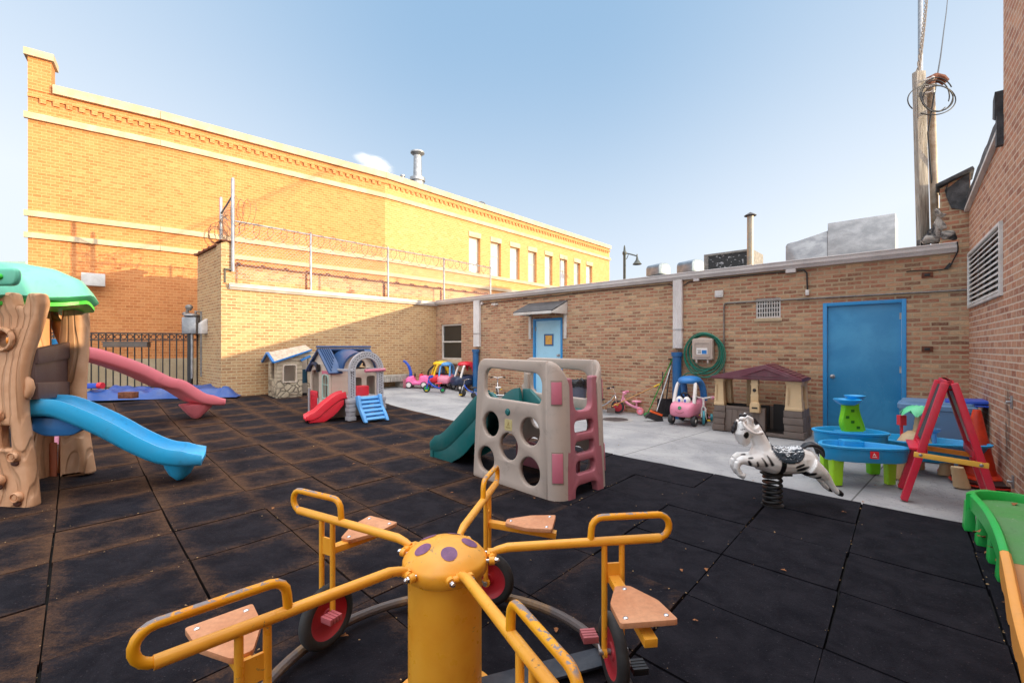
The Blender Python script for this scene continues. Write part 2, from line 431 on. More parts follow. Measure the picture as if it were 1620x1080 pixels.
# ------------------------------------------------------------------ frames
RZA = math.atan2(U.y, U.x); RZB = math.atan2(V.y, V.x)
DR = Vector((-.6213,-.7835,0)).normalized(); RZR = math.atan2(DR.y, DR.x)
LA = onw(W0, U, 690)[0]; C1 = W0+U*LA
LB = onw(C1, V, 350)[0]
def fA(px, py=HY): return onw(W0, U, px, py)
def fB(px, py=HY): return onw(C1, V, px, py)
def fR(px, py=HY): return onw(W0, DR, px, py)
def put(o, org, rz):
    p = o.parent
    base = p.location if p else Vector((0,0,0))
    o.location = Vector(org)-Vector(base); o.rotation_euler = (0,0,rz); return o
# ------------------------------------------------------------------ ground
def grid_sheet(name, mat, xs, ys, f, kind='structure', smooth=60):
    m = M(); vs = [f(x, y) for y in ys for x in xs]; n = len(xs)
    m.add(vs, [(j*n+i, j*n+i+1, (j+1)*n+i+1, (j+1)*n+i) for j in range(len(ys)-1) for i in range(n-1)])
    return tag(m.build(name, mat, smooth=smooth, fix=False), kind=kind)
m_asph = noisy('alley_asphalt', (88,86,84), (112,108,104), .8, .9, .4)
xs = [-600,-200,-80,-40]+[-30+i for i in range(61)]+[40,80,200,600]
grid_sheet('ground', m_asph, xs, xs, lambda x, y: (x, y, E(x, y)-.07))
UT = Vector((-.69,.7238,0)).normalized(); VP_ = Vector((.7238,.69,0)).normalized(); VT = Vector((.650,.760,0)).normalized()
G0 = Vector((2.25,3.06,0)); TS = .645
# concrete slab (local: X along UT, Y along VT) with broom finish and control joints
def conc_mat():
    t = NT('concrete'); v = t.co('Object'); sp = t.n('ShaderNodeSeparateXYZ'); t.l(v, sp.inputs[0])
    n1 = t.noise(v, 1.3, 6, .6, .4); n2 = t.noise(v, 45, 5, .7); br = t.noise(t.mapv(v, (260,6,1)), 1, 2, .5)
    c = t.mix(t.gray(n1, .3, .7), s2l((144,145,148)), s2l((172,172,172)))
    c = t.mix(t.gray(n2, .35, .8, 0, .25), c, s2l((120,118,118)))
    c = t.mix(t.gray(t.noise(t.mapv(v, (1,2.6,1)), 2.3, 7, .72, .8), .58, .72, 0, .45), c, s2l((126,122,118)))
    c = t.mix(t.gray(t.noise(v, 5, 7, .75, .8), .66, .72, 0, .45), c, s2l((104,98,92)))
    u = t.math('FRACT', t.math('DIVIDE', t.math('ADD', sp.outputs[0], 2.4*10+.98), 2.4))
    j1 = t.math('LESS_THAN', t.math('ABSOLUTE', t.math('SUBTRACT', u, .5)), .0028)
    j2 = t.math('LESS_THAN', t.math('ABSOLUTE', t.math('SUBTRACT', sp.outputs[1], 3.05)), .006)
    j = t.math('MAXIMUM', j1, j2)
    c = t.mix(t.math('MULTIPLY', j, .75), c, (.06,.055,.05))
    wl = t.math('ADD', sp.outputs[1], t.math('MULTIPLY', n1, .35))
    c = t.mix(t.math('MULTIPLY', t.gray(t.math('ABSOLUTE', t.math('SUBTRACT', t.noise(v, .8, 8, .7, 1.5), .5)), .006, .0), .55), c, (.10,.095,.09))
    c = t.mix(t.gray(t.noise(t.mapv(v,(1,1,1),lo=(4,4,0)), 14, 5, .8), .64, .70, 0, .4), c, s2l((96,88,80)))
    t.bump(t.math('SUBTRACT', t.math('ADD', t.math('MULTIPLY', br, .5), n2), t.math('MULTIPLY', j, 4)), .25, .004)
    return t.done(c, .88, spec=.25)
m_conc = conc_mat()
def TW(a, b): p = G0+UT*a+VT*b; return p
def TP(a, b): return G0+UT*a+VP_*b
us = [-5+.5*i for i in range(45)]; vs_ = [1.30+.25*i for i in range(24)]
m = M(); n = len(us); pts = []
for b_ in vs_:
    for a_ in us:
        p = TP(a_, b_); pts.append((a_, b_, E(p.x, p.y)-.012))
m.add(pts, [(j*n+i, j*n+i+1, (j+1)*n+i+1, (j+1)*n+i) for j in range(len(vs_)-1) for i in range(n-1)])
cs = m.build('concrete_pavement', m_conc, fix=False, smooth=60)
cs.location = G0; cs.rotation_euler = (0,0,math.atan2(UT.y, UT.x)); cs.scale = (1,-1,1)
tag(cs, kind='structure')
m = M(); us2 = [-5+.5*i for i in range(45)]; vs2 = [-7+.5*i for i in range(17)]; n = len(us2)
m.add([(TP(a_,b_).x, TP(a_,b_).y, E(*TP(a_,b_).xy)-.035) for b_ in vs2 for a_ in us2], [(j*n+i, j*n+i+1, (j+1)*n+i+1, (j+1)*n+i) for j in range(len(vs2)-1) for i in range(n-1)])
tag(m.build('rubber_underlay', pl('dark_underlay', (14,13,13), .9, .2), fix=False, smooth=60), kind='structure')
# rubber tiles: one floor object, every tile slightly cupped and uneven
def rubber_mat():
    t = NT('rubber_tiles'); v = t.co('Object')
    at_ = t.n('ShaderNodeAttribute', attribute_name='tile'); sp = t.n('ShaderNodeSeparateColor'); t.l(at_.outputs[0], sp.inputs[0])
    eu, ev = sp.outputs[0], sp.outputs[1]                       # 0..1 within tile
    wv = t.n('ShaderNodeAttribute', attribute_name='wear'); wear = wv.outputs[2]
    n1 = t.noise(v, 5, 6, .72, .5); n2 = t.noise(v, 200, 3, .7); n3 = t.noise(t.mapv(v, (2,9,1), ro=(0,0,R(-44))), 2.2, 6, .75, .6)
    n4 = t.noise(t.mapv(v, (1,1,1), lo=(3,7,0)), 28, 6, .8, .3)
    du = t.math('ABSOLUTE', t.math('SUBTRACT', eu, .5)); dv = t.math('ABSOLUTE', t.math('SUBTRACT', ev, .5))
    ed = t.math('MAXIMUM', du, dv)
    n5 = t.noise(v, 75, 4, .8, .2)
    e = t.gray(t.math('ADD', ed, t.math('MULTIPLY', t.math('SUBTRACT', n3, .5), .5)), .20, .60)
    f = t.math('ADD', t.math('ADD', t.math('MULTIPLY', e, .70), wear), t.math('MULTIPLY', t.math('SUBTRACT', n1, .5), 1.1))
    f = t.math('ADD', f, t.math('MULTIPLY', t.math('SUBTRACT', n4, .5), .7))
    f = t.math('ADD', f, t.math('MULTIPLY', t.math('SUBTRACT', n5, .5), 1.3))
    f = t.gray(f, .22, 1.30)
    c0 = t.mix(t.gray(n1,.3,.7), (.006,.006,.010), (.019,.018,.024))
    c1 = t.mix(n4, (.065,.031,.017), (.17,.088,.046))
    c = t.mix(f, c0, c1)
    c = t.mix(t.gray(t.noise(v, 1.4, 5, .7, 1), .66, .76, 0, .10), c, (.12,.12,.14))
    c = t.mix(t.gray(n2, .40, .75, 0, .55), c, (.004,.004,.006))
    c = t.mix(t.gray(t.noise(v, 95, 2, .5), .66, .74, 0, .30), c, (.12,.11,.12))
    c = t.mix(t.math('MULTIPLY', t.gray(t.noise(t.mapv(v,(1,3,1),ro=(0,0,R(30)),lo=(2,5,0)), 6, 7, .8, 1.2), .66, .72), t.gray(t.noise(v, .9, 2, .5), .56, .66)), c, (.13,.13,.15))
    t.bump(t.math('ADD', n2, t.math('MULTIPLY', n5, .9)), .6, .006)
    return t.done(c, .88, spec=.12)
m_rub = rubber_mat()
rnd = random.Random(11)
vs = []; fs = []; tl = []; wr = []
NS = 6
for j in range(-7, 2):
    rowoff = rnd.uniform(-.015,.015)
    for i in range(-5, 24):
        cx = (i+.5)*TS; cy = (j+.5)*TS
        pc = TW(cx, cy)
        if (Vector((pc.x,pc.y,0))-C1).dot(U) > .25: continue
        if (Vector((pc.x,pc.y,0))-W0).dot(Vector((DR.y,-DR.x,0))) < -.35 and False: continue
        dz = rnd.uniform(-.004,.004); gx = rnd.uniform(-.004,.004); gy = rnd.uniform(-.004,.004); rr = rnd.uniform(-.006,.006)
        gap = .0045+.010*max(0, rnd.random()-.6)
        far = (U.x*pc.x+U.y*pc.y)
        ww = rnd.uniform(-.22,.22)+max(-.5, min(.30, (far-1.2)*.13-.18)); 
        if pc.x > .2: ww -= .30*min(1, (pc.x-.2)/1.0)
        if pc.x > .6: ww -= .2
        base = len(vs)
        for b_ in range(NS+1):
            for a_ in range(NS+1):
                x = (a_/NS-.5); y = (b_/NS-.5)
                h = TS/2-gap; X = x*2*h; Y = y*2*h
                X, Y = X-Y*rr, Y+X*rr
                p = TW(cx+X+gx, cy+Y+gy)
                cup = .010*(abs(2*x)**2.4*.6+abs(2*y)**2.4*.6)*(.4+rnd.random()*.05)
                vs.append((p.x, p.y, E(p.x,p.y)+dz+cup+.0)); tl.append((a_/NS, b_/NS, 0)); wr.append(ww)
        for b_ in range(NS):
            for a_ in range(NS):
                q = base+b_*(NS+1)+a_; fs.append((q, q+1, q+NS+2, q+NS+1))
        ring = [base+a_ for a_ in range(NS+1)]+[base+b_*(NS+1)+NS for b_ in range(1,NS+1)]+[base+NS*(NS+1)+a_ for a_ in range(NS-1,-1,-1)]+[base+b_*(NS+1) for b_ in range(NS-1,0,-1)]
        sb = len(vs)
        for q in ring: vs.append((vs[q][0], vs[q][1], vs[q][2]-.055)); tl.append(tl[q]); wr.append(-.6)
        nr = len(ring)
        for k in range(nr): fs.append((ring[k], sb+k, sb+(k+1)%nr, ring[(k+1)%nr]))
mm = M(); mm.add(vs, fs); ro = mm.build('rubber_tile_floor', m_rub, smooth=50, fix=True)
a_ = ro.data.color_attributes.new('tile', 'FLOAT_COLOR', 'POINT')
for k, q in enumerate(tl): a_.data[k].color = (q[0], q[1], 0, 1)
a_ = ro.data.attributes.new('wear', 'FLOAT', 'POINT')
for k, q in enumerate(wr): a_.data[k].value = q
tag(ro, kind='structure')
# ------------------------------------------------------------------ garage (long wall A, low sunlit wall B)
gar = thing('garage_building', 'low L-shaped brick garage with white gutter around the concrete yard', 'building', W0)
m_brickA2 = m_brickA
zA = -.12
d0, zt = fA(1434, 473); d1, zt1 = fA(1302, 479); zt = (zt+zt1)/2
p0, pt = fA(890, 502); p1, _ = fA(843.5, 502)
w0_, wt = fA(730, 511.5); w1_, _ = fA(697.6, 511.5); wb = fA(714, 568.5)[1]
g0, gt = fA(1235, 470); g1, _ = fA(1195.5, 470); gb = fA(1215, 503)[1]
TOPA = 2.76
m = M().panel([(-.0,zA),(LA,zA),(LA,TOPA),(-.0,TOPA)], [[(d0,zA+.05),(d1,zA+.05),(d1,zt),(d0,zt)],[(p0,zA+.05),(p1,zA+.05),(p1,pt),(p0,pt)],
    [(w0_,wb),(w1_,wb),(w1_,wt),(w0_,wt)],[(g0,gb),(g1,gb),(g1,gt),(g0,gt)]], bev=0, y0=-.3, y1=0)
put(m.build('wall', m_brickA, gar, smooth=0), W0, RZA)
# wall B with its pier, side wall and rear parapet
side = M()
ZP = 3.62
pB = fB(366)[0]
side.panel([(0,-.0),(LB,-.0),(LB,TOPA),(0,TOPA)], bev=0, y0=-.3, y1=0)
pierpts = [(pB-.0,TOPA),(LB,TOPA),(LB,3.66),((LB+pB)/2,3.70),(pB,3.66)]
side.panel(pierpts, bev=0, y0=-.35, y1=.003)
put(side.build('wall', m_brickC, gar, smooth=0), C1, RZB)
sw = M().b(LB-.30,-1.95,-.02, LB-.003,-.3,TOPA); sw.b(LB-.30,-1.95,TOPA, LB-.003,-.353,ZP)
put(sw.build('side_wall', m_brickC, gar, smooth=0), C1, RZB)
pb = M().b(-7,-2.15,2.2, LB-.3,-1.9,3.50)
put(pb.build('parapet_wall', m_brickB, gar, smooth=0), C1, RZB)
fl = M().panel([(-7,2.7),(LB-.31,2.7),(LB-.31,2.96)]+[(LB-.31-.25*k, 2.96+.035*math.sin(k*1.7)+rnd.uniform(-.02,.02)) for k in range(1,50)]+[(-7,2.94)], bev=0, y0=-1.9, y1=-1.885)
put(fl.build('white_flashing', m_white, gar, smooth=0), C1, RZB)
cop = M(); x = LB-.31
while x > -7:
    cop.box((x-.29,-2.02,3.53),(.58,.34,.05)); cop.tube([(x-.6,-2.21,3.545),(x-.6,-2.02,3.585),(x-.6,-1.83,3.545)], .035, 6); x -= .6
y = -.38
while y > -1.9:
    cop.box((LB-.15,y-.19,ZP+.03),(.40,.38,.05)); cop.tube([(LB-.36,y-.40,ZP+.04),(LB-.15,y-.40,ZP+.085),(LB+.06,y-.40,ZP+.04)], .035, 6); y -= .4
cop.box(((LB+pB)/2-.02,-.17,3.715),(LB-pB+.10,.44,.03), rot('Y', .03))
put(cop.build('clay_coping', m_rust, gar, bevel=.008), C1, RZB)
# roofs
rf = M().b(-.0,-14.5,2.60, LA+.0,-.02,2.765); put(rf.build('roof', m_roof, gar, smooth=0), W0, RZA)
rf = M().b(.02,-1.88,2.62, LB-.32,-.02,2.77); rf.b(-7,-1.88,2.6,0.02,-.02,2.74); put(rf.build('roof', m_white, gar, smooth=0), C1, RZB)
# gutters: swept K profile
def gutter(m, x0, x1, z=2.70, y=.0):
    prof = [(y,z),(y+.06,z),(y+.075,z+.03),(y+.11,z+.055),(y+.115,z+.11),(y+.13,z+.115),(y+.13,z+.13),(y+.1,z+.13),(y+.095,z+.06),(y+.02,z+.04),(y+.02,z+.13),(y,z+.13)]
    return m.loft([[Vector((x,a,b)) for a, b in prof] for x in (x0,x1)])
gm = M(); gutter(gm, fA(1515)[0], LA-.12, 2.695, .003); put(gm.build('gutter', m_gutter, gar, bevel=.004), W0, RZA)
gm = M(); gutter(gm, .0, fB(362)[0], 2.66, .003); put(gm.build('gutter', m_white, gar, bevel=.004), C1, RZB)
# blue steel door
def door(x0, x1, zt, mat, name, knob, hinge_right, gl=False, frame=.055):
    fr = M().b(x0,-.12,zA+.06, x0+frame,.012,zt).b(x1-frame,-.12,zA+.06, x1,.012,zt).b(x0+frame,-.12,zt-frame, x1-frame,.012,zt-.001)
    put(fr.build('door_frame', m_blue, gar, bevel=.004), W0, RZA)
    zb = E(*(W0+U*(x0+x1)/2).xy)
    lf = put(M().b(x0+frame+.004,-.07,zb+.01, x1-frame-.004,-.03,zt-frame-.004).build('door', mat, gar, bevel=.004), W0, RZA)
    hx = x0+frame if hinge_right else x1-frame
    for z in (zb+.22, (zb+zt)/2, zt-.25):
        M().tube([(hx,-.022,z-.05),(hx,-.022,z+.05)], .012, 8).box((hx,-.026,z),(.05,.006,.1)).build('hinge', m_galv, lf)
    kx = x1-frame-.07 if hinge_right else x0+frame+.07
    M().tube([(kx,-.03,knob),(kx,.02,knob)], .013, 10).ell((kx,.035,knob),(.03,.022,.03)).tube([(kx,-.03,knob),(kx,-.022,knob)], .034, 16).build('knob', m_galv, lf)
    return lf
door(d0, d1, zt, m_bluedoor, 'door', fA(1312,595)[1], True)
pd = door(p0, p1, pt, m_lblue, 'door', fA(884,562)[1], False)
wx0, wz1 = fA(874.5, 528); wx1, wz0 = fA(860, 547); 
m = M().b(wx0,-.032,wz0,wx1,-.012,wz1)
M().panel([(wx0-.0,wz0),(wx1,wz0),(wx1,wz1),(wx0,wz1)],[[(wx0+.035,wz0+.035),(wx1-.035,wz0+.035),(wx1-.035,wz1-.035),(wx0+.035,wz1-.035)]],bev=0,y0=-.03,y1=-.018).build('window_frame', m_dblue, pd)
M().b(wx0+.035,-.029,wz0+.035,wx1-.035,-.024,wz1-.035).build('pane', noisy('amber_wired_glass',(222,160,70),(240,190,100),14,.25,.1), pd)
# canopy
ca0 = fA(898)[0]; ca1 = fA(837)[0]; zr = 2.50; ze = 2.24; pr = .60
cn = M().add([(ca0,.004,zr),(ca1,.004,zr),(ca1+.0,pr,ze),(ca0,pr,ze),(ca0,.004,zr-.03),(ca1,.004,zr-.03),(ca1,pr,ze-.03),(ca0,pr,ze-.03)],[(0,1,2,3),(7,6,5,4),(0,3,7,4),(1,5,6,2),(3,2,6,7),(0,4,5,1)])
def shingle():
    t = NT('asphalt_shingle'); v = t.co(); b = t.n('ShaderNodeTexBrick'); t.l(v, b.inputs['Vector'])
    for k, q in (('Scale',1),('Mortar Size',.006),('Brick Width',.25),('Row Height',.13)): b.inputs[k].default_value = q
    b.inputs['Color1'].default_value = (.055,.055,.06,1); b.inputs['Color2'].default_value = (.10,.10,.105,1); b.inputs['Mortar'].default_value = (.02,.02,.02,1)
    c = t.mix(t.gray(t.noise(v, 120, 3), .4, .7, 0, .4), b.outputs[0], (.16,.15,.15)); t.bump(b.outputs[1], .5, .01); return t.done(c, .9)
m_shin = shingle()
cno = put(cn.build('canopy', m_shin, gar, smooth=0), W0, RZA)
wb_ = M().add([(ca0+.0,.006,zr-.03),(ca0,pr,ze-.03),(ca0,pr,ze-.07),(ca0,.006,ze-.07),(ca0+.03,.006,zr-.03),(ca0+.03,pr,ze-.03),(ca0+.03,pr,ze-.07),(ca0+.03,.006,ze-.07)],[(0,1,2,3),(7,6,5,4),(0,4,5,1),(1,5,6,2),(2,6,7,3),(3,7,4,0)])
wb_.add([(ca1-.03,.006,zr-.03),(ca1-.03,pr,ze-.03),(ca1-.03,pr,ze-.07),(ca1-.03,.006,ze-.07),(ca1,.006,zr-.03),(ca1,pr,ze-.03),(ca1,pr,ze-.07),(ca1,.006,ze-.07)],[(0,1,2,3),(7,6,5,4),(0,4,5,1),(1,5,6,2),(2,6,7,3),(3,7,4,0)])
wb_.b(ca0+.03,pr-.02,ze-.08,ca1-.03,pr+.006,ze-.02)
zb1 = fA(894,535.5)[1]
for xx in (ca0+.05, ca1-.06): wb_.b(xx-.035,.003,zb1,xx+.035,.05,ze-.07)
wb_.build('canopy_board', m_white, cno, bevel=.003)
# sash window
wn = M().panel([(w0_,wb),(w1_,wb),(w1_,wt),(w0_,wt)],[[(w0_+.05,wb+.05),(w1_-.05,wb+.05),(w1_-.05,(wb+wt)/2-.02),(w0_+.05,(wb+wt)/2-.02)],[(w0_+.05,(wb+wt)/2+.02),(w1_-.05,(wb+wt)/2+.02),(w1_-.05,wt-.05),(w0_+.05,wt-.05)]],bev=.003,y0=-.1,y1=-.04)
wno = put(wn.build('window', m_white, gar), W0, RZA)
M().b(w0_+.04,-.085,wb+.04,w1_-.04,-.08,wt-.04).build('pane', m_glassd, wno)
M().b(w0_-.06,-.06,wb-.13,w1_+.06,.05,wb-.003).build('sill', m_lime, wno, bevel=.006)
# glass block vent
gv = M(); 
gv.panel([(g0,gb),(g1,gb),(g1,gt),(g0,gt)],[[(g0+.02+(g1-g0-.04)*i/9+.008, gb+.02+(gt-gb-.04)*j/4+.008),(g0+.02+(g1-g0-.04)*(i+1)/9-.008, gb+.02+(gt-gb-.04)*j/4+.008),(g0+.02+(g1-g0-.04)*(i+1)/9-.008, gb+.02+(gt-gb-.04)*(j+1)/4-.008),(g0+.02+(g1-g0-.04)*i/9+.008, gb+.02+(gt-gb-.04)*(j+1)/4-.008)] for i in range(9) for j in range(4)], bev=0, y0=-.05, y1=-.02)
gvo = put(gv.build('vent_grille', m_white, gar, smooth=0), W0, RZA)
M().b(g0,-.14,gb,g1,-.10,gt).build('duct', m_black, gvo)
M().b(g0-.02,-.05,gb-.06,g1+.02,.02,gb-.003).build('sill', m_lime, gvo, bevel=.004)
# downspouts
def dspout(px0, px1, ymid, off=.09):
    x0 = fA(px1)[0]; x1 = fA(px0)[0]; zc = fA((px0+px1)/2, ymid)[1]; xc = (x0+x1)/2; wd = (x1-x0)*.52
    n_ = 10; pr_ = []
    for k in range(n_):
        xx = xc-wd+2*wd*k/(n_-1); pr_.append((xx, .012+.075+(.012 if k%2 else 0)))
    pr_ = [(xc-wd,.012)]+pr_+[(xc+wd,.012)]
    o = put(M().loft([[Vector((a,b,z)) for a, b in pr_] for z in (zc-.02, 2.70)]).build('downspout', m_gutter, gar, smooth=20), W0, RZA)
    M().box((xc,.055,zc+.35),(wd*2+.03,.10,.012)).build('strap', m_galv, o)
    p = M().lathe([(.0,0),(.085,0),(.085,zc-.08),(.105,zc-.078),(.108,zc+.0),(.085,zc+.002),(.08,zc-.03)], (xc,.105,zA+.02), 24)
    p.warp(lambda x, y, z: (x, y, z)); po = put(p.build('drain_pipe', m_dblue, gar, smooth=50), W0, RZA)
    return xc
xd1 = dspout(1068, 1081, 549); xd2 = dspout(753, 761, 547)
# conduits, boxes, cables on wall A
def A3(px, py, y=.025):
    t, z = fA(px, py); return (t, y, z)
cd = M()
cd.tube([A3(1531,458.5),A3(1150,479.5)], .014, 8).tube([A3(1150,479.5),A3(1147,481),A3(1146,486),A3(1146,592)], .014, 8)
put(cd.build('conduit', m_conduit, gar), W0, RZA)
cd = M().tube([A3(762,481),A3(850,471),A3(950,460),A3(1060,449.5),A3(1066,453)], .009, 6)
cd.tube([A3(1082,452),A3(1090,446.5),A3(1110,443),A3(1245,430)], .010, 6).tube([A3(1262,428),A3(1272,427.5),A3(1277,432),A3(1278,462)], .012, 6)
put(cd.build('cable', m_black, gar), W0, RZA)
for (px, py, w_, h_) in ((1103,443,.11,.05),(1252,428.5,.15,.07),(1278,463,.05,.09),(764,480,.06,.07)):
    t, z = fA(px, py); put(M().b(t-w_/2,.004,z-h_/2,t+w_/2,.06,z+h_/2).build('junction_box', m_gutter, gar, bevel=.006), W0, RZA)
t, z = fA(1138.5, 465); lt = put(M().b(t-.075,.004,z-.065,t+.075,.05,z+.065).build('wall_light', m_white, gar, bevel=.01), W0, RZA)
M().b(t-.05,.05,z-.04,t+.05,.056,z+.04).build('lens', m_gutter, lt)
t, z = fA(787, 481.5); M_ = M().tube([(t,.004,z),(t,.14,z-.01)], .035, 14).tube([(t+.09,.03,z+.01),(t+.09,.12,z)], .028, 12); put(M_.build('security_camera', m_white, gar), W0, RZA)
for (px, py) in ((1467,435),(1467,552)):
    t, z = fA(px, py); o = put(M().b(t-.062,.003,z-.04,t+.062,.018,z+.04).build('outlet_box', m_rust, gar, bevel=.004), W0, RZA)
    M().b(t-.03,.018,z-.018,t+.03,.024,z+.018).build('cover', m_black, o, bevel=.003)
cb_ = M().tube([tuple(p) for p in bez([A3(1514,385,.14),A3(1515,398,.10),A3(1508,412,.04),A3(1500,424,.03),A3(1480,428,.02),A3(1455,428,.02),A3(1434,430,.02)],5)], .008, 6)
t, z = fA(1501, 423); cb_.bar((t-.02,.03,z+.05),(t+.03,.03,z-.02),.035,.035)
put(cb_.build('cable', m_black, gar), W0, RZA)
# ------------------------------------------------------------------ orange brick building
OK_ = .91
P0 = Vector((-12.55,11.88,0))*OK_; P1 = Vector((-10.36,13.50,0))*OK_; P2 = Vector((-5.04,18.19,0))*OK_; P3 = Vector((6.63,31.2,0))*OK_
def oz(z): return CAMZ+(z-CAMZ)*OK_
ob = thing('brick_building', 'tall orange brick building in low sun, with stone bands and a row of tall windows', 'building', P0)
HB = oz(7.40); ZTOP = oz(8.12)
def ofr(a, b): d = (b-a); return a, d.normalized(), d.length, math.atan2(d.y, d.x)
wins = [(742,760,370),(776,792.5,379),(807,822,387),(835.5,849,394),(862,874,401),(885.5,897,407),(908,918,413),(927.5,937,418)]
WZ0 = oz(4.92); WZ1 = oz(6.62)
segs = [(P0,P1),(P1,P2),(P2,P3)]
body = M(); body2 = M(); lime = M(); dent = M(); wl = []
for k, (a, b) in enumerate(segs):
    o, d, L, rz = ofr(a, b); MX = Matrix.Translation(o-P0) @ Matrix.Rotation(rz, 4, 'Z')
    holes = []
    if k == 2:
        for (pa, pb_, py) in wins:
            xa, zt_ = onw(o, d, pa, py); xb, _ = onw(o, d, pb_, py)
            wl.append((xa, xb)); holes.append([(xa,WZ0),(xb,WZ0),(xb,WZ1),(xa,WZ1)])
    body.X = body2.X = lime.X = dent.X = MX
    (body2 if k == 2 else body).panel([(0,-.3),(L,-.3),(L,ZTOP),(0,ZTOP)], holes, bev=0, y0=0, y1=.35)
    # (local +Y points away from the yard)
    e0 = -.06 if k == 0 else 0
    for (z0, z1, pj) in ((ZTOP-.04,ZTOP+.17,.10),(HB-.09,HB+.06,.08),(oz(4.78),oz(4.93),.07),(oz(4.22),oz(4.36),.07)):
        lime.b(.43 if (k == 0 and z0 > ZTOP-.2) else e0, -pj, z0, L+(.06 if k == 2 else 0), .0 if z0 < ZTOP-.2 else .45, z1)
    lime.b(0,-.05,-.2,L,-.002,oz(1.06))
    x = .2
    while x < L-.1:
        dent.b(x,-.045,ZTOP-.32,x+.11,-.003,ZTOP-.22); x += .23
    dent.b(0,-.05,ZTOP-.22,L,-.003,ZTOP-.135)
    if k == 2:
        for (xa, xb) in wl: lime.b(xa-.02,-.03,WZ1+.002,xb+.02,.05,WZ1+.22)
MX = Matrix.Translation((0,0,0)) @ Matrix.Rotation(ofr(P0,P1)[3], 4, 'Z')
body.X = lime.X = MX
body.b(0,-.02,ZTOP-.04,.40,.4,oz(8.92)); lime.b(-.06,-.1,oz(8.92)+.001,.45,.5,oz(9.1))
body.X = None
N0 = Vector((-.64,.77,0))
for a, b in ((P0, P0+N0*14), (P3, P3+N0*14)):
    d = b-a; rz = math.atan2(d.y, d.x); ew_ = M(); ew_.X = Matrix.Translation(a-P0) @ Matrix.Rotation(rz,4,'Z')
    if a is P0: ew_.b(.36,-.36,-.3,14,-.01,ZTOP)
    else: ew_.b(.36,.01,-.3,14,.35,ZTOP)
    ew_.build('end_wall', m_brickO if a is P0 else m_brickO2, ob, smooth=0)
body.X = None
body.build('wall', m_brickO, ob, smooth=0); body2.X = None; body2.build('wall', m_brickO2, ob, smooth=0); lime.build('stone_trim', m_lime, ob, smooth=0); dent.build('dentil_course', m_brickO, ob, smooth=0)
rr_ = M().prism([((P0+N0*.4-P0).x,(P0+N0*.4-P0).y),((P1+N0*.4-P0).x,(P1+N0*.4-P0).y),((P2+N0*.4-P0).x,(P2+N0*.4-P0).y),((P3+N0*.4-P0).x,(P3+N0*.4-P0).y),((P3+N0*14-P0).x,(P3+N0*14-P0).y),((P0+N0*14-P0).x,(P0+N0*14-P0).y)],6.6,6.8)
rr_.build('roof', m_roof, ob, smooth=0)
o, d, L, rz = ofr(P2, P3)
def _gw():
    t = NT('pale_reflection_glass'); v = t.co(); sp_ = t.n('ShaderNodeSeparateXYZ'); t.l(v, sp_.inputs[0])
    bl_ = t.gray(t.math('FRACT', t.math('MULTIPLY', sp_.outputs[2], 16)), .35, .65)
    c = t.mix(t.math('MULTIPLY', bl_, .25), (.62,.62,.62), (.42,.42,.42)); c = t.mix(t.gray(t.noise(t.mapv(v,(1,1,.15)), 2.2, 3), .45, .6, 0, .5), c, (.25,.25,.26))  # pale base stands in for reflected bright sky; the bands are blinds
    return t.done(c, .08, 0, spec=.9)
m_glassw = _gw()
m_whitef = pl('window_frame_white', (176,166,150), .4, .1)
for (xa, xb) in wl:
    wn = M().panel([(xa,WZ0+.01),(xb,WZ0+.01),(xb,WZ1),(xa,WZ1)],[[(xa+.05,WZ0+.06),(xb-.05,WZ0+.06),(xb-.05,WZ0+.92),(xa+.05,WZ0+.92)],[(xa+.05,WZ0+.97),(xb-.05,WZ0+.97),(xb-.05,WZ1-.05),(xa+.05,WZ1-.05)]],bev=0,y0=.14,y1=.2).build('window', m_whitef, ob, smooth=0)
    put(wn, o, rz)
    M().b(xa+.03,.16,WZ0+.03,xb-.03,.17,WZ1-.02).build('pane', m_glassw, wn, smooth=0)
# wall pack light and vents on the orange wall
xx, zz = onw(P1, (P2-P1).normalized(), 148, 443)
o2, d2, L2, rz2 = ofr(P1, P2)
bo = M().b(xx-.22,-.28,zz-.17,xx+.22,-.003,zz+.14); put(bo.build('vent_hood', m_white, ob, bevel=.02), P1, rz2)
# roof flue, small pipe, ladder hoops
fl_ = at(660.5, 300, 21.8); fz = lambda y, Y: CAMZ-(y-HY)/F*Y
fu = M().lathe([(.30,7.3),(.30,fz(288,21.8)),(.36,fz(287,21.8)),(.36,fz(282,21.8)),(.2,fz(281,21.8)),(.18,fz(246,21.8))], (0,0,0), 20)
fo = thing('flue_stack', 'tall shiny steel flue with a cap on the orange building roof', 'chimney', (fl_.x,fl_.y,0))
fu.build('pipe', m_galv, fo); M().lathe([(.02,fz(236,21.8)),(.33,fz(241,21.8)),(.33,fz(243,21.8)),(.17,fz(247,21.8))], (0,0,0), 20).lathe([(.18,fz(252,21.8)),(.18,fz(246,21.8))],(0,0,0),12).build('cap', m_galv, fo)
q = at(637, 285, 21.2)
po = tag(M().lathe([(.07,7.3),(.07,fz(280,21.2)),(.11,fz(279.5,21.2)),(.11,fz(277,21.2)),(.02,fz(276,21.2))],(0,0,0),14).build('vent_pipe', m_galv), 'short thin vent pipe left of the steel flue on the orange building', 'pipe'); po.location = (q.x,q.y,0)
lh = thing('roof_ladder', 'two curved grab rails of a ladder on the orange parapet', 'ladder', (0,0,0))
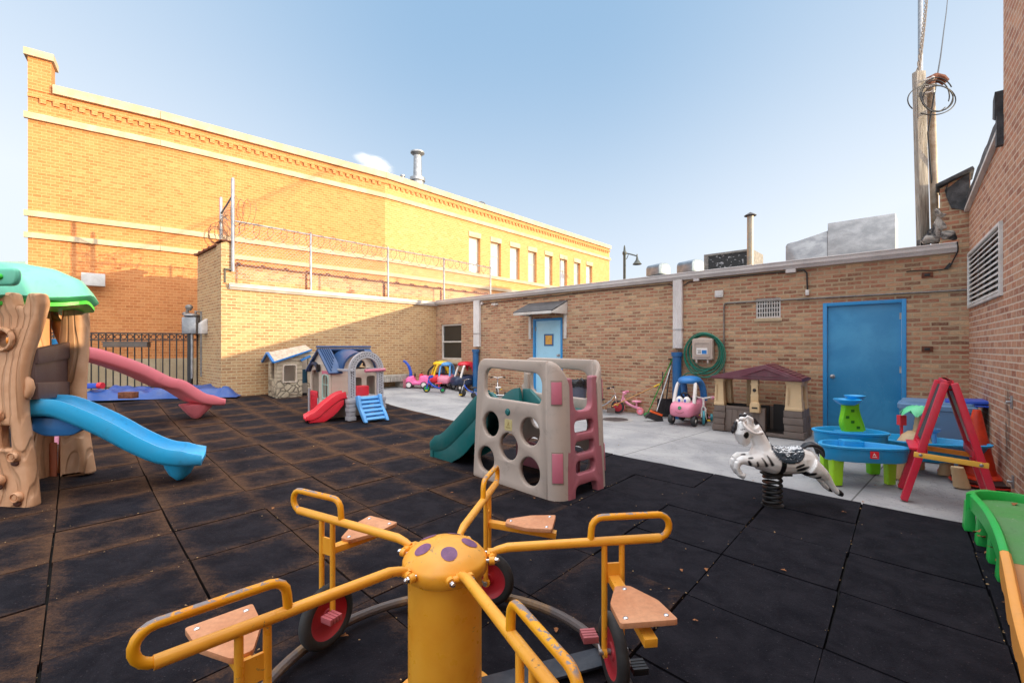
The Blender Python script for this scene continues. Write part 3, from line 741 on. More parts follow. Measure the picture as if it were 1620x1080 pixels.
for px in (750, 761):
    q = at(px, 330, 23.5); M().tube([(q.x-.25,q.y+.2,7.3),(q.x-.25,q.y+.2,fz(326,23.5))]+[(q.x-.25+.25*(1-math.cos(a)), q.y+.2, fz(326,23.5)+.28*math.sin(a)) for a in (.5,1,1.57,2.2,2.7)]+[(q.x+.25,q.y+.2,7.3)], .03, 6).build('rail', m_conduit, lh)
# steam puff
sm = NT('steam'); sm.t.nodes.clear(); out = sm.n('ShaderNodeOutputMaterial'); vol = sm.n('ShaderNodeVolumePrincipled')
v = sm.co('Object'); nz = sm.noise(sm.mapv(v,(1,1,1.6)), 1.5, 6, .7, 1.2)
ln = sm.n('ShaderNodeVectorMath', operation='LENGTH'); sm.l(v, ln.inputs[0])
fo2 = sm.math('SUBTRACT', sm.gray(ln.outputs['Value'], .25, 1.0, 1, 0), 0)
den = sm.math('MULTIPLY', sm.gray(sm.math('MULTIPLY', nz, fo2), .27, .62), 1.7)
sm.l(den, vol.inputs['Density']); vol.inputs['Color'].default_value = (1,1,1,1); vol.inputs['Anisotropy'].default_value = .0; vol.inputs['Emission Color'].default_value = (1,1,1,1); sm.l(sm.math('MULTIPLY', den, .05), vol.inputs['Emission Strength']); sm.l(vol.outputs[0], out.inputs['Volume'])  # slight emission stands in for sunlight scattered in the steam
q = at(592, 258, 24)
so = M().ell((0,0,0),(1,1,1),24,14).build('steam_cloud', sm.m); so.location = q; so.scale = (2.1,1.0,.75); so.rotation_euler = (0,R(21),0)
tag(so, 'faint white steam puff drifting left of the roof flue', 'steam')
# ------------------------------------------------------------------ right hand brick building
_nt = m_brickR.node_tree; _p = [n for n in _nt.nodes if n.type == 'BSDF_PRINCIPLED'][0]; _src = _p.inputs['Base Color'].links[0].from_socket
_w = NT.__new__(NT); _w.m = m_brickR; _w.t = _nt
_v = _w.co(); _s = _w.n('ShaderNodeSeparateXYZ'); _w.l(_v, _s.inputs[0]); _sx = fR(1594)[0]
_m1 = _w.math('MULTIPLY', _w.gray(_w.math('ABSOLUTE', _w.math('SUBTRACT', _s.outputs[0], _sx)), .16, .04), _w.math('MULTIPLY', _w.gray(_s.outputs[2], .15, .4), _w.gray(_s.outputs[2], 1.12, .85)))
_m2 = _w.math('MULTIPLY', _w.gray(_w.math('ABSOLUTE', _w.math('SUBTRACT', _s.outputs[0], fR(1562)[0])), .30, .06), _w.math('MULTIPLY', _w.gray(_s.outputs[2], .05, .2), _w.gray(_s.outputs[2], .95, .6)))
_mm = _w.math('MULTIPLY', _w.math('MAXIMUM', _m1, _m2), _w.gray(_w.noise(_w.mapv(_v,(1,1,.6)), 9, 6, .75), .36, .60))
_w.l(_w.mix(_w.math('MULTIPLY', _mm, .8), _src, (.03,.026,.026)), _p.inputs['Base Color'])
rb = thing('brick_building', 'salmon brick building close on the right with a white louvre', 'building', W0)
S1 = 2.16; SE = 3.15; SG = 5.2  # unseen gap past the frame edge, left for low sun to reach the fort
zr0 = fR(1534,331)[1]; zr1 = fR(1588,203)[1]
va, vt0 = fR(1534.5,405); vb, vt1 = fR(1587,344); vbt = fR(1587,466)[1]; vbt0 = fR(1534.5,489)[1]
va += .01
vz1 = (vt0+vt1)/2; vz0 = (vbt+vbt0)/2
bd = M().panel([(0,-.1),(SE,-.1),(SE,7.5),(S1,7.5),(S1,zr1),(0,zr0-.0)],[[(va,vz0),(vb,vz0),(vb,vz1),(va,vz1)]],bev=0,y0=0,y1=.35)
bd.b(S1,.36,-.1,SE,3.0,7.49); bd.b(-.0,.351,-.1,S1-.01,3.0,2.6)
put(bd.build('wall', m_brickR, rb, smooth=0), W0, RZR)
# ragged flashing above the low part
fs_ = M(); npt = 14
top = [( -.05+(S1+.05)*k/npt, zr0+(zr1-zr0)*k/npt+.17+rnd.uniform(-.03,.03)) for k in range(npt+1)]
bot = [(S1,zr1+.0),(-.05,zr0+.0)]
fs_.panel(top[::-1][::-1]+bot, bev=0, y0=-.03, y1=.3)
put(fs_.build('roof_flashing', m_tar, rb, smooth=0), W0, RZR)
put(M().panel([(-.06,zr0-.03),(S1,zr1-.03),(S1,zr1+.01),(-.06,zr0+.01)],bev=0,y0=-.05,y1=-.001).build('edge_strip', m_white, rb, smooth=0), W0, RZR)
xa_, za_ = fR(1583,190); _, zb_ = fR(1590,145)
put(M().panel([(S1-.12,za_+.02),(S1-.02,za_-.03),(S1+.0,zb_+.05),(S1-.10,zb_)],bev=0,y0=-.06,y1=.2).panel([(S1-.05,za_-.3),(S1+.02,za_-.3),(S1+.02,za_),(S1-.04,za_-.02)],bev=0,y0=-.05,y1=.1).build('torn_shingle', m_tar, rb, smooth=0), W0, RZR)
lv = M().panel([(va,vz0),(vb,vz0),(vb,vz1),(va,vz1)],[[(va+.035,vz0+.035),(vb-.035,vz0+.035),(vb-.035,vz1-.035),(va+.035,vz1-.035)]],bev=.003,y0=-.03,y1=.02)
for k in range(1,5): xx = va+.035+(vb-va-.07)*k/5; lv.b(xx-.005,.012,vz0+.036,xx+.005,.03,vz1-.036)
lo = put(lv.build('louvre', m_white, rb), W0, RZR)
sl = M(); nsl = 11
for k in range(nsl):
    z = vz0+.035+(vz1-vz0-.07)*(k+.5)/nsl; sl.box(((va+vb)/2,-.008,z),(vb-va-.07,.006,.040), rot('X', -.45))
sl.build('slat', m_white, lo); M().b(va,.14,vz0,vb,.16,vz1).build('backing', m_black, lo)
for (px, py) in ((1602,636),(1604,762)):
    t, z = fR(px, py); o = put(M().b(t-.025,-.012,z-.06,t+.025,-.001,z+.06).tube([(t,-.01,z),(t,-.045,z)],.012,8).build('wall_bracket', m_galv, rb, bevel=.003), W0, RZR)
lwall = tag(put(M().panel([(SE+.02,-.1),(SG,-.1),(SG,2.55),(SE+.02,2.55)],bev=0,y0=.0,y1=.3).build('sun_gap_wall', m_brickR, smooth=0), W0, RZR), 'unseen low brick wall added beyond the salmon building to set the sun gap', 'wall')  # unseen wall, its height set to limit the low sun
rb2 = tag(put(M().b(SG+.02,0,-.1,15,4,6.8).build('brick_building', m_brickR, smooth=0), W0, RZR), 'unseen salmon brick block added behind the camera to shade the near yard', 'building')  # unseen block added to keep low sun off the near yard
# ------------------------------------------------------------------ chimney stub with tar, timber post and service mast
cs_ = thing('brick_chimney_stub', 'broken brick parapet patched with black tar above the gutter corner', 'parapet', W0)
x0 = fA(1532)[0]; x1 = fA(1487)[0]
zt0 = fA(1530,266)[1]; zt1 = fA(1488,292)[1]
M_ = M().panel([(x0-.02,-.10),(fA(1515)[0],-.10),(fA(1515)[0],2.84),(x1,2.84),(x1,zt1-.06),(x0-.02,zt0-.06)],bev=0,y0=-.28,y1=.012)
put(M_.build('brick_stub', m_brickA, cs_, smooth=0), W0, RZA)
M_ = M().panel([(x0-.01,fA(1530,335)[1]),(fA(1505)[0],fA(1505,330)[1]),(fA(1497)[0],fA(1497,312)[1]),(fA(1500)[0],fA(1500,290)[1]),(x1-.05,zt1-.10),(x0-.01,zt0-.06)],bev=0,y0=.013,y1=.03)
put(M_.build('tar_patch', m_tar, cs_, smooth=0), W0, RZA)
M_ = M().bar((x0-.05,-.18,zt0-.03),(x1+.04,-.18,zt1-.03),.55,.05); put(M_.build('cap', m_tar, cs_, bevel=.01), W0, RZA)
M_ = M()
import mathutils
for (px, py, rx, rz_) in ((1484,366,.10,.14),(1493,352,.07,.20),(1478,376,.13,.07),(1500,372,.10,.12),(1465,378,.08,.06),(1488,340,.05,.12)):
    t, z = fA(px, py); M_.ell((t,-.07,z),(rx,.10,rz_),20,14)
def lump(x, y, z):
    n = mathutils.noise.noise_vector(Vector((x*9, y*9, z*9))); return (x+n.x*.06, y+n.y*.04, z+n.z*.07)
M_.warp(lump)
mo = put(M_.build('tar_mound', noisy('tar_and_mortar',(52,54,58),(190,184,176),5,.8,.8,.03,lo=.45,hi=.6), cs_), W0, RZA)
def rp(px, py, Y): return at(px, py, Y)
YP = 6.75
a = rp(1461,384,YP); b = rp(1453.5,114,YP)
wp = thing('timber_post', 'weathered square timber post standing behind the gutter', 'post', (a.x,a.y,2.70))
aa = Vector((0,0,-.0)); bb = b-Vector((a.x,a.y,2.70))
M().bar(aa, bb, .142, .08, (0,1,0)).build('post', m_wood, wp, bevel=.012)
M().bar((0,0,.0),(0.0,0,.42)).build if False else None
M().bar((0,0,.02)+Vector((0,0,0)) if False else Vector((0,0,.01)), bb*.10, .145, .085, (0,1,0)).build('tar_boot', m_tar, wp, bevel=.02)
for z in (.90,.94,.87): 
    q = bb*z; M().tube([q+Vector((.0,-.07,0)), q+Vector((.12,-.09,.02))], .012, 6).ell(q+Vector((.12,-.09,.02)),(.022,.022,.03),8,6).build('insulator', m_white, wp)
sm_ = thing('service_mast', 'slim rusty service mast with cable loops beside the timber post', 'mast', (rp(1481,374,YP).x, YP, 2.75))
a = Vector((0,0,0)); b = rp(1472,135,YP)-Vector(sm_.location)
M().tube([a, b], .05, 12).build('pipe', noisy('mast_paint',(150,128,104),(196,184,168),6,.6,.2), sm_)
M().tube([b+Vector((-.03,0,-.02)), b+Vector((0,0,.07)), b+Vector((.07,0,.11)), b+Vector((.15,-.02,.08)), b+Vector((.19,-.04,0.02))], [.06,.07,.065,.06,.05], 10).build('weatherhead', m_rust, sm_)
cl_ = M(); 
for (cx_, cy_, r1, r2, ph) in ((1482,150,26,27,0),(1480,152,22,25,.8),(1484,156,24,20,1.5),(1474,158,38,24,2.5)):
    pts = []
    for k in range(30):
        an = 2*PI*k/30*.96+ph; q = rp(cx_+r1*math.cos(an), cy_+r2*math.sin(an), YP-.12+.02*math.sin(2*an+ph)); pts.append(q-Vector(sm_.location))
    cl_.tube(pts, .008, 6)
cl_.build('cable_coil', m_black, sm_)
m_wire = pl('wire_brown', (92,74,52), .6, .2)
M().tube([rp(1475,300,YP)-Vector(sm_.location), rp(1468,210,YP-.1)-Vector(sm_.location), rp(1478,150,YP-.15)-Vector(sm_.location)]+[rp(*q)-Vector(sm_.location) for q in ((1488,90,8),(1493,50,9.5),(1497,20,11),(1502,-30,14))], .011, 6).build('cable', m_black, sm_)
sw_ = M(); base = rp(1452,118,YP); end = rp(1468,-30,14.0)
for ph in (0, 2.1, 4.2):
    pts = []
    for k in range(90):
        t = k/89; c = base.lerp(end, t)+Vector((0,0,-.15*math.sin(PI*t))); pts.append(c+Vector((math.cos(ph+t*40)*.02*(1+t), 0, math.sin(ph+t*40)*.02*(1+t))))
    sw_.tube(pts, .012, 6)
tag(sw_.build('overhead_cable', m_wire), 'thick twisted brown cable running up from the timber post', 'cable')
gp = thing('steel_pole', 'tall thin grey steel pole rising behind the timber post', 'pole', (rp(1456,100,40).x, 40, 0))
M().lathe([(.17,0),(.17,45)],(0,0,0),12).build('pole', m_galv, gp)
# ------------------------------------------------------------------ roof equipment
def on_roof(px, Y, z=2.77): return Vector(((px-CX)/F*Y, Y, z))
ac = thing('air_conditioner', 'boxy grey rooftop air conditioner with a pitted mesh front', 'air conditioner', on_roof(1150,12.4), RZA)
t1 = lambda py, Y: CAMZ-(py-HY)/F*Y
ac.scale = (1.2,1.2,1)
zt_ = t1(396,12.2)-2.77
M().panel([(-.52,0),(.50,0),(.50,zt_),(-.52,zt_)],[[(-.42,.08),(.40,.08),(.40,zt_-.06),(-.42,zt_-.06)]],bev=.004,y0=.0,y1=.03).b(-.515,-.9,0,.495,-.001,zt_-.004).build('casing', m_conduit, ac, bevel=.0)
M().b(-.42,.0,.08,.40,.015,zt_-.06).build('mesh_front', noisy('pitted_mesh',(44,46,48),(170,172,176),14,.7,.3,lo=.58,hi=.62), ac)
m_gal2 = noisy('dull_galvanised', (112,126,138), (150,162,172), 5, .35, .1, metal=.5)
for i, (px, Y, lab) in enumerate(((1031,12.8,'rounded metal roof vent hood farther left on the garage roof'),(1080,11.6,'rounded metal roof vent hood nearer the air conditioner'))):
    h = tag(M().panel(rpoly([(-.2,0,0),(.2,0,0),(.2,.30,.14),(-.2,.30,.14)],.1,8),T=.5,bev=.01).build('roof_vent', m_gal2), lab, 'vent', 'vent hoods on the garage roof')
    q = on_roof(px, Y, t1((432,428)[i], Y)-.10); h.location = q; h.rotation_euler = (0,0,RZA+PI/2-.4)
fp = thing('flue_pipe', 'thin weathered metal flue with conical cap on the garage roof', 'chimney', on_roof(1187,11.5))
zq = t1(342,11.5)-2.77
M().lathe([(.075,0),(.075,zq)],(0,0,0),16).build('pipe', noisy('weathered_zinc',(150,146,140),(176,160,132),5,.5,.1,metal=.5), fp)
M().lathe([(.005,zq+.10),(.14,zq+.02),(.14,zq+.005),(.06,zq-.01)],(0,0,0),16).build('cap', pl('dark_cap',(50,46,46),.6,.4), fp)
du = thing('roof_duct', 'big dented grey metal duct lying along the garage roof', 'duct', on_roof(1320,8.3), RZA)
qd = W0+U*fA(1325)[0]; kd = 2.42; du.scale = (1.75,1.75,1); du.location = (qd.x*kd, qd.y*kd, 2.77)
xl = .85
rg = []
for k in range(9):
    t = k/8; x = .15+.62*math.sin(t*PI/2)*1.0; rg.append((x, t))
zd = lambda py: CAMZ-(py-HY)/F*17.6-2.77
M().b(-1.0,-.42,0,.12,.42,zd(357)).build('duct', noisy('galvanised_duct',(150,152,154),(186,186,188),3.5,.5,.25,.02,metal=.35), du, bevel=.01)
el = M().panel([(.123,0),(.92,0),(.92,zd(380)-.10)]+[(.92-.22*(1-math.cos(a))*1.0, zd(378)-.10+.10*math.sin(a)) for a in (.5,1,1.57)]+[(.123,zd(368))],bev=.01,y0=-.40,y1=.40)
el.build('elbow', noisy('galvanised_duct2',(142,144,148),(180,182,184),4,.5,.25,.02,metal=.35), du)
# street lamp far behind
YL = 24
sl_ = thing('street_lamp', 'dark street lamp with bell shade on a curved arm beyond the roofs', 'street lamp', (at(988,0,YL).x, YL, 0))
zp = lambda py: CAMZ-(py-HY)/F*YL
M().lathe([(.14,0),(.08,.6),(.07,zp(404)),(.11,zp(402)),(.11,zp(399)),(.06,zp(397)),(.05,zp(392)),(.02,zp(388))],(0,0,0),12).build('pole', pl('lamp_green_black',(52,58,54),.5,.3), sl_)
M().tube([(0,0,zp(400)),(.3,0,zp(402)),(.66,0,zp(405))],.035,8).tube([(0,0,zp(410)),(.12,0,zp(409)),(.2,0,zp(403))],.02,6).tube([(.66,0,zp(402)),(.66,0,zp(408))],.03,8).build('arm', pl('lamp_green_black',(52,58,54),.5,.3), sl_)
M().lathe([(.04,zp(406)),(.07,zp(411)),(.16,zp(415)),(.24,zp(418)),(.22,zp(418.5)),(.03,zp(414))],(.66,0,0),16).build('shade', pl('lamp_green_black',(52,58,54),.5,.3), sl_)
# a low distant building at the far left edge
db = thing('distant_building', 'low distant building with a pale green roof at the far left', 'building', (at(-10,0,60).x,60,0))
M().b(-9,0,0,5,8,CAMZ+(550-418)/F*60).build('wall', m_lime, db); M().b(-9.2,-.2,CAMZ+(550-418)/F*60+.01,4.4,8.2,CAMZ+(550-414)/F*60).build('roof', pl('pale_green_roof',(150,176,160),.6,.2), db)
# ================================================================== pedal carousel
def _yel():
    t = NT('chipped_yellow_paint'); v = t.co('Object'); n = t.noise(v, 6, 5, .6, .3)
    g = t.n('ShaderNodeNewGeometry'); sp = t.n('ShaderNodeSeparateXYZ'); t.l(g.outputs['Normal'], sp.inputs[0])
    c = t.mix(t.gray(n, .35, .7), s2l((255,184,58)), s2l((246,166,44)))
    c = t.mix(t.gray(sp.outputs[2], .2, .9, 0, .40), c, s2l((238,176,84)))
    ch = t.math('MULTIPLY', t.gray(t.noise(v, 34, 6, .75, .5), .62, .65), t.gray(t.noise(v, 3.5, 3, .5), .48, .58))
    c = t.mix(t.math('MULTIPLY', ch, .85), c, (.20,.15,.10))
    t.bump(t.math('SUBTRACT', t.noise(v, 60, 3), ch), .12, .003)
    return t.done(c, t.gray(t.noise(v, 20), .3, .7, .26, .46))
m_yel = _yel()
def _yc():
    t = NT('worn_yellow_handle'); v = t.co('Object')
    g = t.n('ShaderNodeNewGeometry'); sp = t.n('ShaderNodeSeparateXYZ'); t.l(g.outputs['Normal'], sp.inputs[0])
    c = t.mix(t.gray(t.noise(v, 5), .35, .7), s2l((246,174,26)), s2l((238,152,20)))
    ch = t.math('MULTIPLY', t.gray(t.noise(v, 28, 5, .7, .4), .48, .53), t.gray(sp.outputs[2], .55, .85))
    c = t.mix(ch, c, (.27,.24,.24)); t.bump(t.math('SUBTRACT', 0, ch), .3, .002)
    return t.done(c, .34)
m_yelchip = _yc()
m_board = noisy('seat_board', (206,140,98), (226,166,124), 5, .55, .1)
m_tyre = pl('tyre_rubber', (26,26,27), .75, .5, bumps=.3)
m_redrim = pl('red_rim', (170,30,44), .4, .35)
m_pedal = pl('faded_red_pedal', (166,70,76), .6, .6)
m_purple = noisy('purple_paint', (120,76,118), (140,92,132), 20, .5, .1)
m_chrome = NT('chrome').done((.75,.75,.76), .22, 1.0)
m_darkst = noisy('dark_blue_steel', (34,42,54), (70,72,78), 6, .5, .2)
m_ringst = noisy('worn_ring_paint', (92,84,82), (150,116,70), 5, .5, .15, lo=.45, hi=.75)
C0 = Vector((-.255,1.75,0))
car = thing('pedal_carousel', 'yellow pedal merry-go-round with five arms, brown seats and red wheels', 'merry-go-round', (C0.x, C0.y, E(C0.x,C0.y)+.02))
M().lathe([(.0,0),(.20,0),(.20,.012),(.139,.014),(.139,.52),(.0,.52)],(0,0,0),48).build('post', m_yel, car, smooth=40)
hub = M().lathe([(.0,.50),(.148,.50),(.158,.508),(.160,.53),(.160,.548),(.156,.556),(.152,.560),(.138,.577),(.112,.596),(.075,.612),(.035,.620),(.0,.622)],(0,0,0),64).build('hub_cap', m_yel, car, smooth=50)
# purple discs laid on the dome
def dome(x, y):
    r = math.hypot(x, y); prof = [(0,.622),(.035,.620),(.075,.612),(.112,.596),(.138,.577),(.152,.56)]
    for (a, za), (b, zb) in zip(prof, prof[1:]):
        if r <= b: return za+(zb-za)*(r-a)/(b-a)
    return .556
for (ang, rr, rad) in ((287,.092,.030),(215,.092,.030),(3,.092,.030),(75,.092,.030),(143,.092,.03)):
    cx = rr*math.cos(R(ang)); cy = rr*math.sin(R(ang)); rg = []
    for f_ in (0.02,.35,.7,1):
        rg.append([Vector((cx+rad*f_*math.cos(a*PI/12), cy+rad*f_*math.sin(a*PI/12), dome(cx+rad*f_*math.cos(a*PI/12), cy+rad*f_*math.sin(a*PI/12))+.0025)) for a in range(24)])
    M().loft(rg, caps=False).build('spot', m_purple, hub)
RG = .71
rgm = M().tube([(RG*math.cos(2*PI*k/72), RG*math.sin(2*PI*k/72), .03) for k in range(72)], .022, 10, closed=True)
rgm.build('ground_ring', m_ringst, car)
for a in (20, 110, 200, 290):
    d = Vector((math.cos(R(a)), math.sin(R(a)), 0)); M().bar(d*.139+Vector((0,0,.014)), d*(RG-.015)+Vector((0,0,.014)), .11, .012).build('base_strut', m_darkst, car, bevel=.002)
def arm(ang, ext=0):
    rz = Matrix.Rotation(R(ang), 4, 'Z')
    # local x radial, y tangential (counter-clockwise)
    m = M(); m.X = rz
    z = .582
    m.tube([(.172,0,.560),(.20,0,.568),(.24,0,.576),(.86+ext,0,z)], [.011,.015,.0175,.0175], 14)
    m.box((.178,0,.556),(.036,.028,.012))
    m.tube([(.178,-.030,.55),(.178,.030,.55)], .0135, 10)
    root = m.build('arm', m_yel, car, smooth=50)
    h = M(); h.X = rz
    pts = [(.85,0,z)]+[(.852+.047*math.sin(R(a)), 0, z+.047*(1-math.cos(R(a)))) for a in range(20,181,20)]
    pts = [(p[0]+ext, p[1], p[2]) for p in pts]+[(.80+ext,0,z+.094),(.62,0,z+.094)]+[(.62-.045*math.sin(R(a))-.0, 0, z+.094-.045*(1-math.cos(R(a)))) for a in (22,45,68,90)]+[(.572,0,z+.01)]
    h.tube(pts, .0135, 12); h.build('handle', m_yelchip, root, smooth=60)
    for s in (-1,1):
        bt = M(); bt.X = rz
        bt.tube([(.150,s*.036,.545),(.196,s*.036,.545)], .0068, 10); bt.ell((.198,s*.036,.545),(.008,.0095,.0095),10,6); bt.tube([(.188,s*.036,.545),(.193,s*.036,.545)], .0115, 6)
        bt.build('bolt', m_chrome, root)
        br = M(); br.X = rz; br.tube([(.165,s*.036,.545),(.185,s*.036,.545)], .0155, 12); br.build('clevis', m_yel, root)
    f = M(); f.X = rz
    for x in (.628,.700): f.tube([(x,0,z-.005),(x,0,.16)]+([(x,.0,.135)]), .0120, 10)
    f.box((.664,.0,.455),(.06,.010,.075)); f.build('fork', m_yel, root, smooth=50)
    for x in (.628,.700):
        e = M(); e.X = rz @ Matrix.Translation((x,0,.14)) @ Matrix.Rotation(PI/2,4,'Y'); e.lathe([(.0,-.006),(.022,-.006),(.022,.006),(.0,.006)],(0,0,0),14); e.build('axle_plate', m_yel, root)
    s_ = M(); s_.X = rz
    s_.bar((.664,-.005,.432),(.664,-.36,.40), .045, .03); s_.build('seat_bracket', m_yel, root, bevel=.003)
    st = M(); st.X = rz @ Matrix.Translation((.664,0,.428)) @ Matrix.Rotation(R(-3),4,'X')
    poly = rpoly([(-.028,-.10),(.028,-.10),(.088,-.22),(.098,-.35),(-.098,-.35),(-.088,-.22)], .012, 3)
    st.prism(poly, 0, .018); so = st.build('seat', m_board, root, bevel=.004)
    for (x, y) in ((0,-.125),(-.07,-.32),(.07,-.32)):
        sb = M(); sb.X = st.X; sb.ell((x,y,.018),(.0095,.0095,.005),10,6); sb.build('seat_bolt', m_chrome, so)
    wh = M(); wh.X = rz @ Matrix.Translation((.664,0,.14)) @ Matrix.Rotation(PI/2,4,'Y')
    prof = [(.098,-.020),(.115,-.024),(.130,-.020),(.139,-.010),(.141,0),(.139,.010),(.130,.020),(.115,.024),(.098,.020)]
    wh.lathe(prof+[prof[0]],(0,0,0),40,caps=False); wo = wh.build('wheel', m_tyre, root, smooth=50)
    ri = M(); ri.X = wh.X; ri.lathe([(.0,.012),(.03,.012),(.035,.006),(.075,.002),(.09,.010),(.101,.018),(.101,-.018),(.09,-.010),(.075,-.002),(.035,-.006),(.03,-.012),(.0,-.012)],(0,0,0),40); ri.build('rim', m_redrim, wo, smooth=40)
    hb = M(); hb.X = wh.X; hb.lathe([(.0,-.06),(.011,-.06),(.011,.06),(.0,.06)],(0,0,0),12); hb.build('axle', m_galv, wo)
    for s, a in ((-1,40),(1,220)):
        ck = M(); ck.X = rz; x = .664+s*.052; dy = .06*math.cos(R(a)); dz = .06*math.sin(R(a))
        ck.tube([(x,0,.14),(x+s*.004,dy,.14+dz),(x+s*.06,dy,.14+dz)], .006, 8)
        ck.build('crank', m_galv, root)
    for s, a in ((-1,40),(1,220)):
        p = M(); p.X = rz; x = .664+s*.085; dy = .06*math.cos(R(a)); dz = .06*math.sin(R(a))
        for k in range(4): p.box((x,dy+(k-1.5)*.0165,.14+dz),(.062,.013,.026))
        p.box((x,dy,.14+dz),(.055,.06,.014)); p.build('pedal', m_pedal if s < 0 else m_black, root, bevel=.002)
for a in (79,151,296,7): arm(a)
arm(225.5, .025)
# ================================================================== climber with slide
m_taup = pl('taupe_plastic', (170,154,142), .5, .45, bumps=.12)
m_taud = pl('taupe_plastic_dark', (140,124,112), .5, .4)
m_rose = pl('faded_rose_plastic', (160,92,102), .48, .45)
m_rosel = pl('bright_rose_plastic', (190,104,122), .45, .3)
m_teal = pl('teal_plastic', (14,94,94), .4, .35)
m_sticker = noisy('worn_yellow_sticker', (196,178,120), (222,206,150), 60, .6, .2)
cf = G(748,752); AV = Vector((.686,-.727,0)).normalized()
cl = thing('climber', 'grey-brown plastic climbing cube with round holes, pink ladder and teal slide', 'climbing frame', cf, math.atan2(AV.y, AV.x))
# local x: along the front panel to the ladder end, y: away from camera
DEP = .78; XE = 1.22
def lean(x, y, z): 
    k = z/1.25
    return (.06*k+x*(1-.085*k), y+(DEP/2-y)*.05*k, z)
def holes5(): return [circ(x, z, r, 32) for x, z, r in ((.262,.585,.128),(.845,.580,.132),(.545,.395,.135),(.20,.215,.13),(.845,.205,.135))]
def frontpanel(y0, y1, face):
    out = rpoly([(0,0,.03),(XE-.14,-.02,.0),(XE-.14,1.25,.0),(.0,1.26,.14)], .05, 8)
    win = rpoly([(.14,.86,.10),(1.0,.845,.07),(1.02,1.13,.17),(.13,1.165,.13)], .1, 8)
    m = M().panel(out, [win]+holes5(), bev=.016, y0=y0, y1=y1)
    # recessed inner liner so that the panel reads as a hollow moulding
    return m
def cornershell(sgn):
    # quarter-round end of a side panel; top falls away as it turns
    m = M(); R0 = .14; n = 10; outr = []; 
    def zt(k): return 1.25-.16*(k/n)**2.2
    cy = R0 if sgn > 0 else DEP-R0
    rings = []
    for k in range(n+1):
        a = PI/2*k/n; x = XE-R0+R0*math.sin(a); y = cy-sgn*R0*math.cos(a)
        xi = XE-R0+(R0-.055)*math.sin(a); yi = cy-sgn*(R0-.055)*math.cos(a)
        zz = zt(k)
        rings.append([Vector((x,y,-.02)),Vector((x,y,zz-.05)),Vector((x*.75+xi*.25,y*.75+yi*.25,zz-.01)),Vector(((x+xi)/2,(y+yi)/2,zz)),Vector((x*.25+xi*.75,y*.25+yi*.75,zz-.01)),Vector((xi,yi,zz-.05)),Vector((xi,yi,-.02))])
    m.loft(rings)
    x = XE; y2 = cy+sgn*.10
    m.panel(rpoly([(min(cy,y2),-.02,.0),(max(cy,y2),-.02,.0),(max(cy,y2),1.04 if sgn>0 else 1.06,.05),(min(cy,y2),1.06,.03)],.0,5), bev=.006, T=.055)
    return m
def side(name, sgn):
    y0, y1 = (0,.055) if sgn > 0 else (DEP-.055, DEP)
    m = frontpanel(y0, y1, sgn).warp(lean); o = m.build(name, m_taup, cl, smooth=45)
    # corner: build the flat strip by hand in YZ
    m = M(); n = 12; R0 = .14; cy = R0 if sgn > 0 else DEP-R0; rings = []
    for k in range(n+1+4):
        if k <= n:
            a = PI/2*k/n; x = XE-R0+R0*math.sin(a); y = cy-sgn*R0*math.cos(a); xi = XE-R0+(R0-.055)*math.sin(a); yi = cy-sgn*(R0-.055)*math.cos(a)
            zz = 1.25-.13*(k/n)**2.2
        else:
            x = XE; xi = XE-.055; y = yi = cy+sgn*.03*(k-n)/4; zz = 1.12-.06*((k-n)/4)
        rings.append([Vector((x,y,-.02)),Vector((x,y,zz-.05)),Vector((x*.78+xi*.22,y*.78+yi*.22,zz-.012)),Vector(((x+xi)/2,(y+yi)/2,zz)),Vector((x*.22+xi*.78,y*.22+yi*.78,zz-.012)),Vector((xi,yi,zz-.05)),Vector((xi,yi,-.02))])
    m.loft(rings).warp(lean); c = m.build('corner_post', m_taup, o, smooth=50)
    for (z0, z1) in ((.16,.42),(.86,1.06)):
        for off, mat, nm in ((.0025, m_taud, 'recess'), (.010, m_rosel, 'insert')):
            g = 0 if nm == 'insert' else .014
            rings = []
            for k in range(7):
                a = R(22-g*200)+(R(62+g*400)-R(22))*k/6; rr = R0+off
                x = XE-R0+rr*math.sin(a); y = cy-sgn*rr*math.cos(a); xi = XE-R0+(R0-.02)*math.sin(a); yi = cy-sgn*(R0-.02)*math.cos(a)
                rings.append([Vector((x,y,z0-g)),Vector((x,y,z1+g)),Vector((xi,yi,z1+g)),Vector((xi,yi,z0-g))])
            M().loft(rings).warp(lean).build(nm, mat, c, bevel=.004 if g == 0 else 0)
    return o
sf = side('side_panel', 1); sb_ = side('side_panel', -1)
# button and sticker on the front panel
q = lean(.53,-.001,.735); m = M(); m.X = Matrix.Translation(q) @ Matrix.Rotation(PI/2,4,'X'); m.lathe([(.0,.016),(.024,.014),(.03,.008),(.031,.0),(.036,.0),(.036,-.004)],(0,0,0),20); m.build('button', m_teal, sf)
M().panel(rrect(.49,.555,.60,.665,.015),T=.004,bev=0,y0=-.004).warp(lean).build('sticker', m_sticker, sf)
M().panel([(.515,.58),(.575,.58),(.575,.59),(.515,.59)],bev=0,T=.002,y0=-.006).panel([(.53,.60),(.548,.645),(.566,.60),(.556,.60),(.548,.622),(.54,.60)],bev=0,T=.002,y0=-.006).warp(lean).build('emblem', pl('sticker_emblem',(150,128,76),.6), sf)
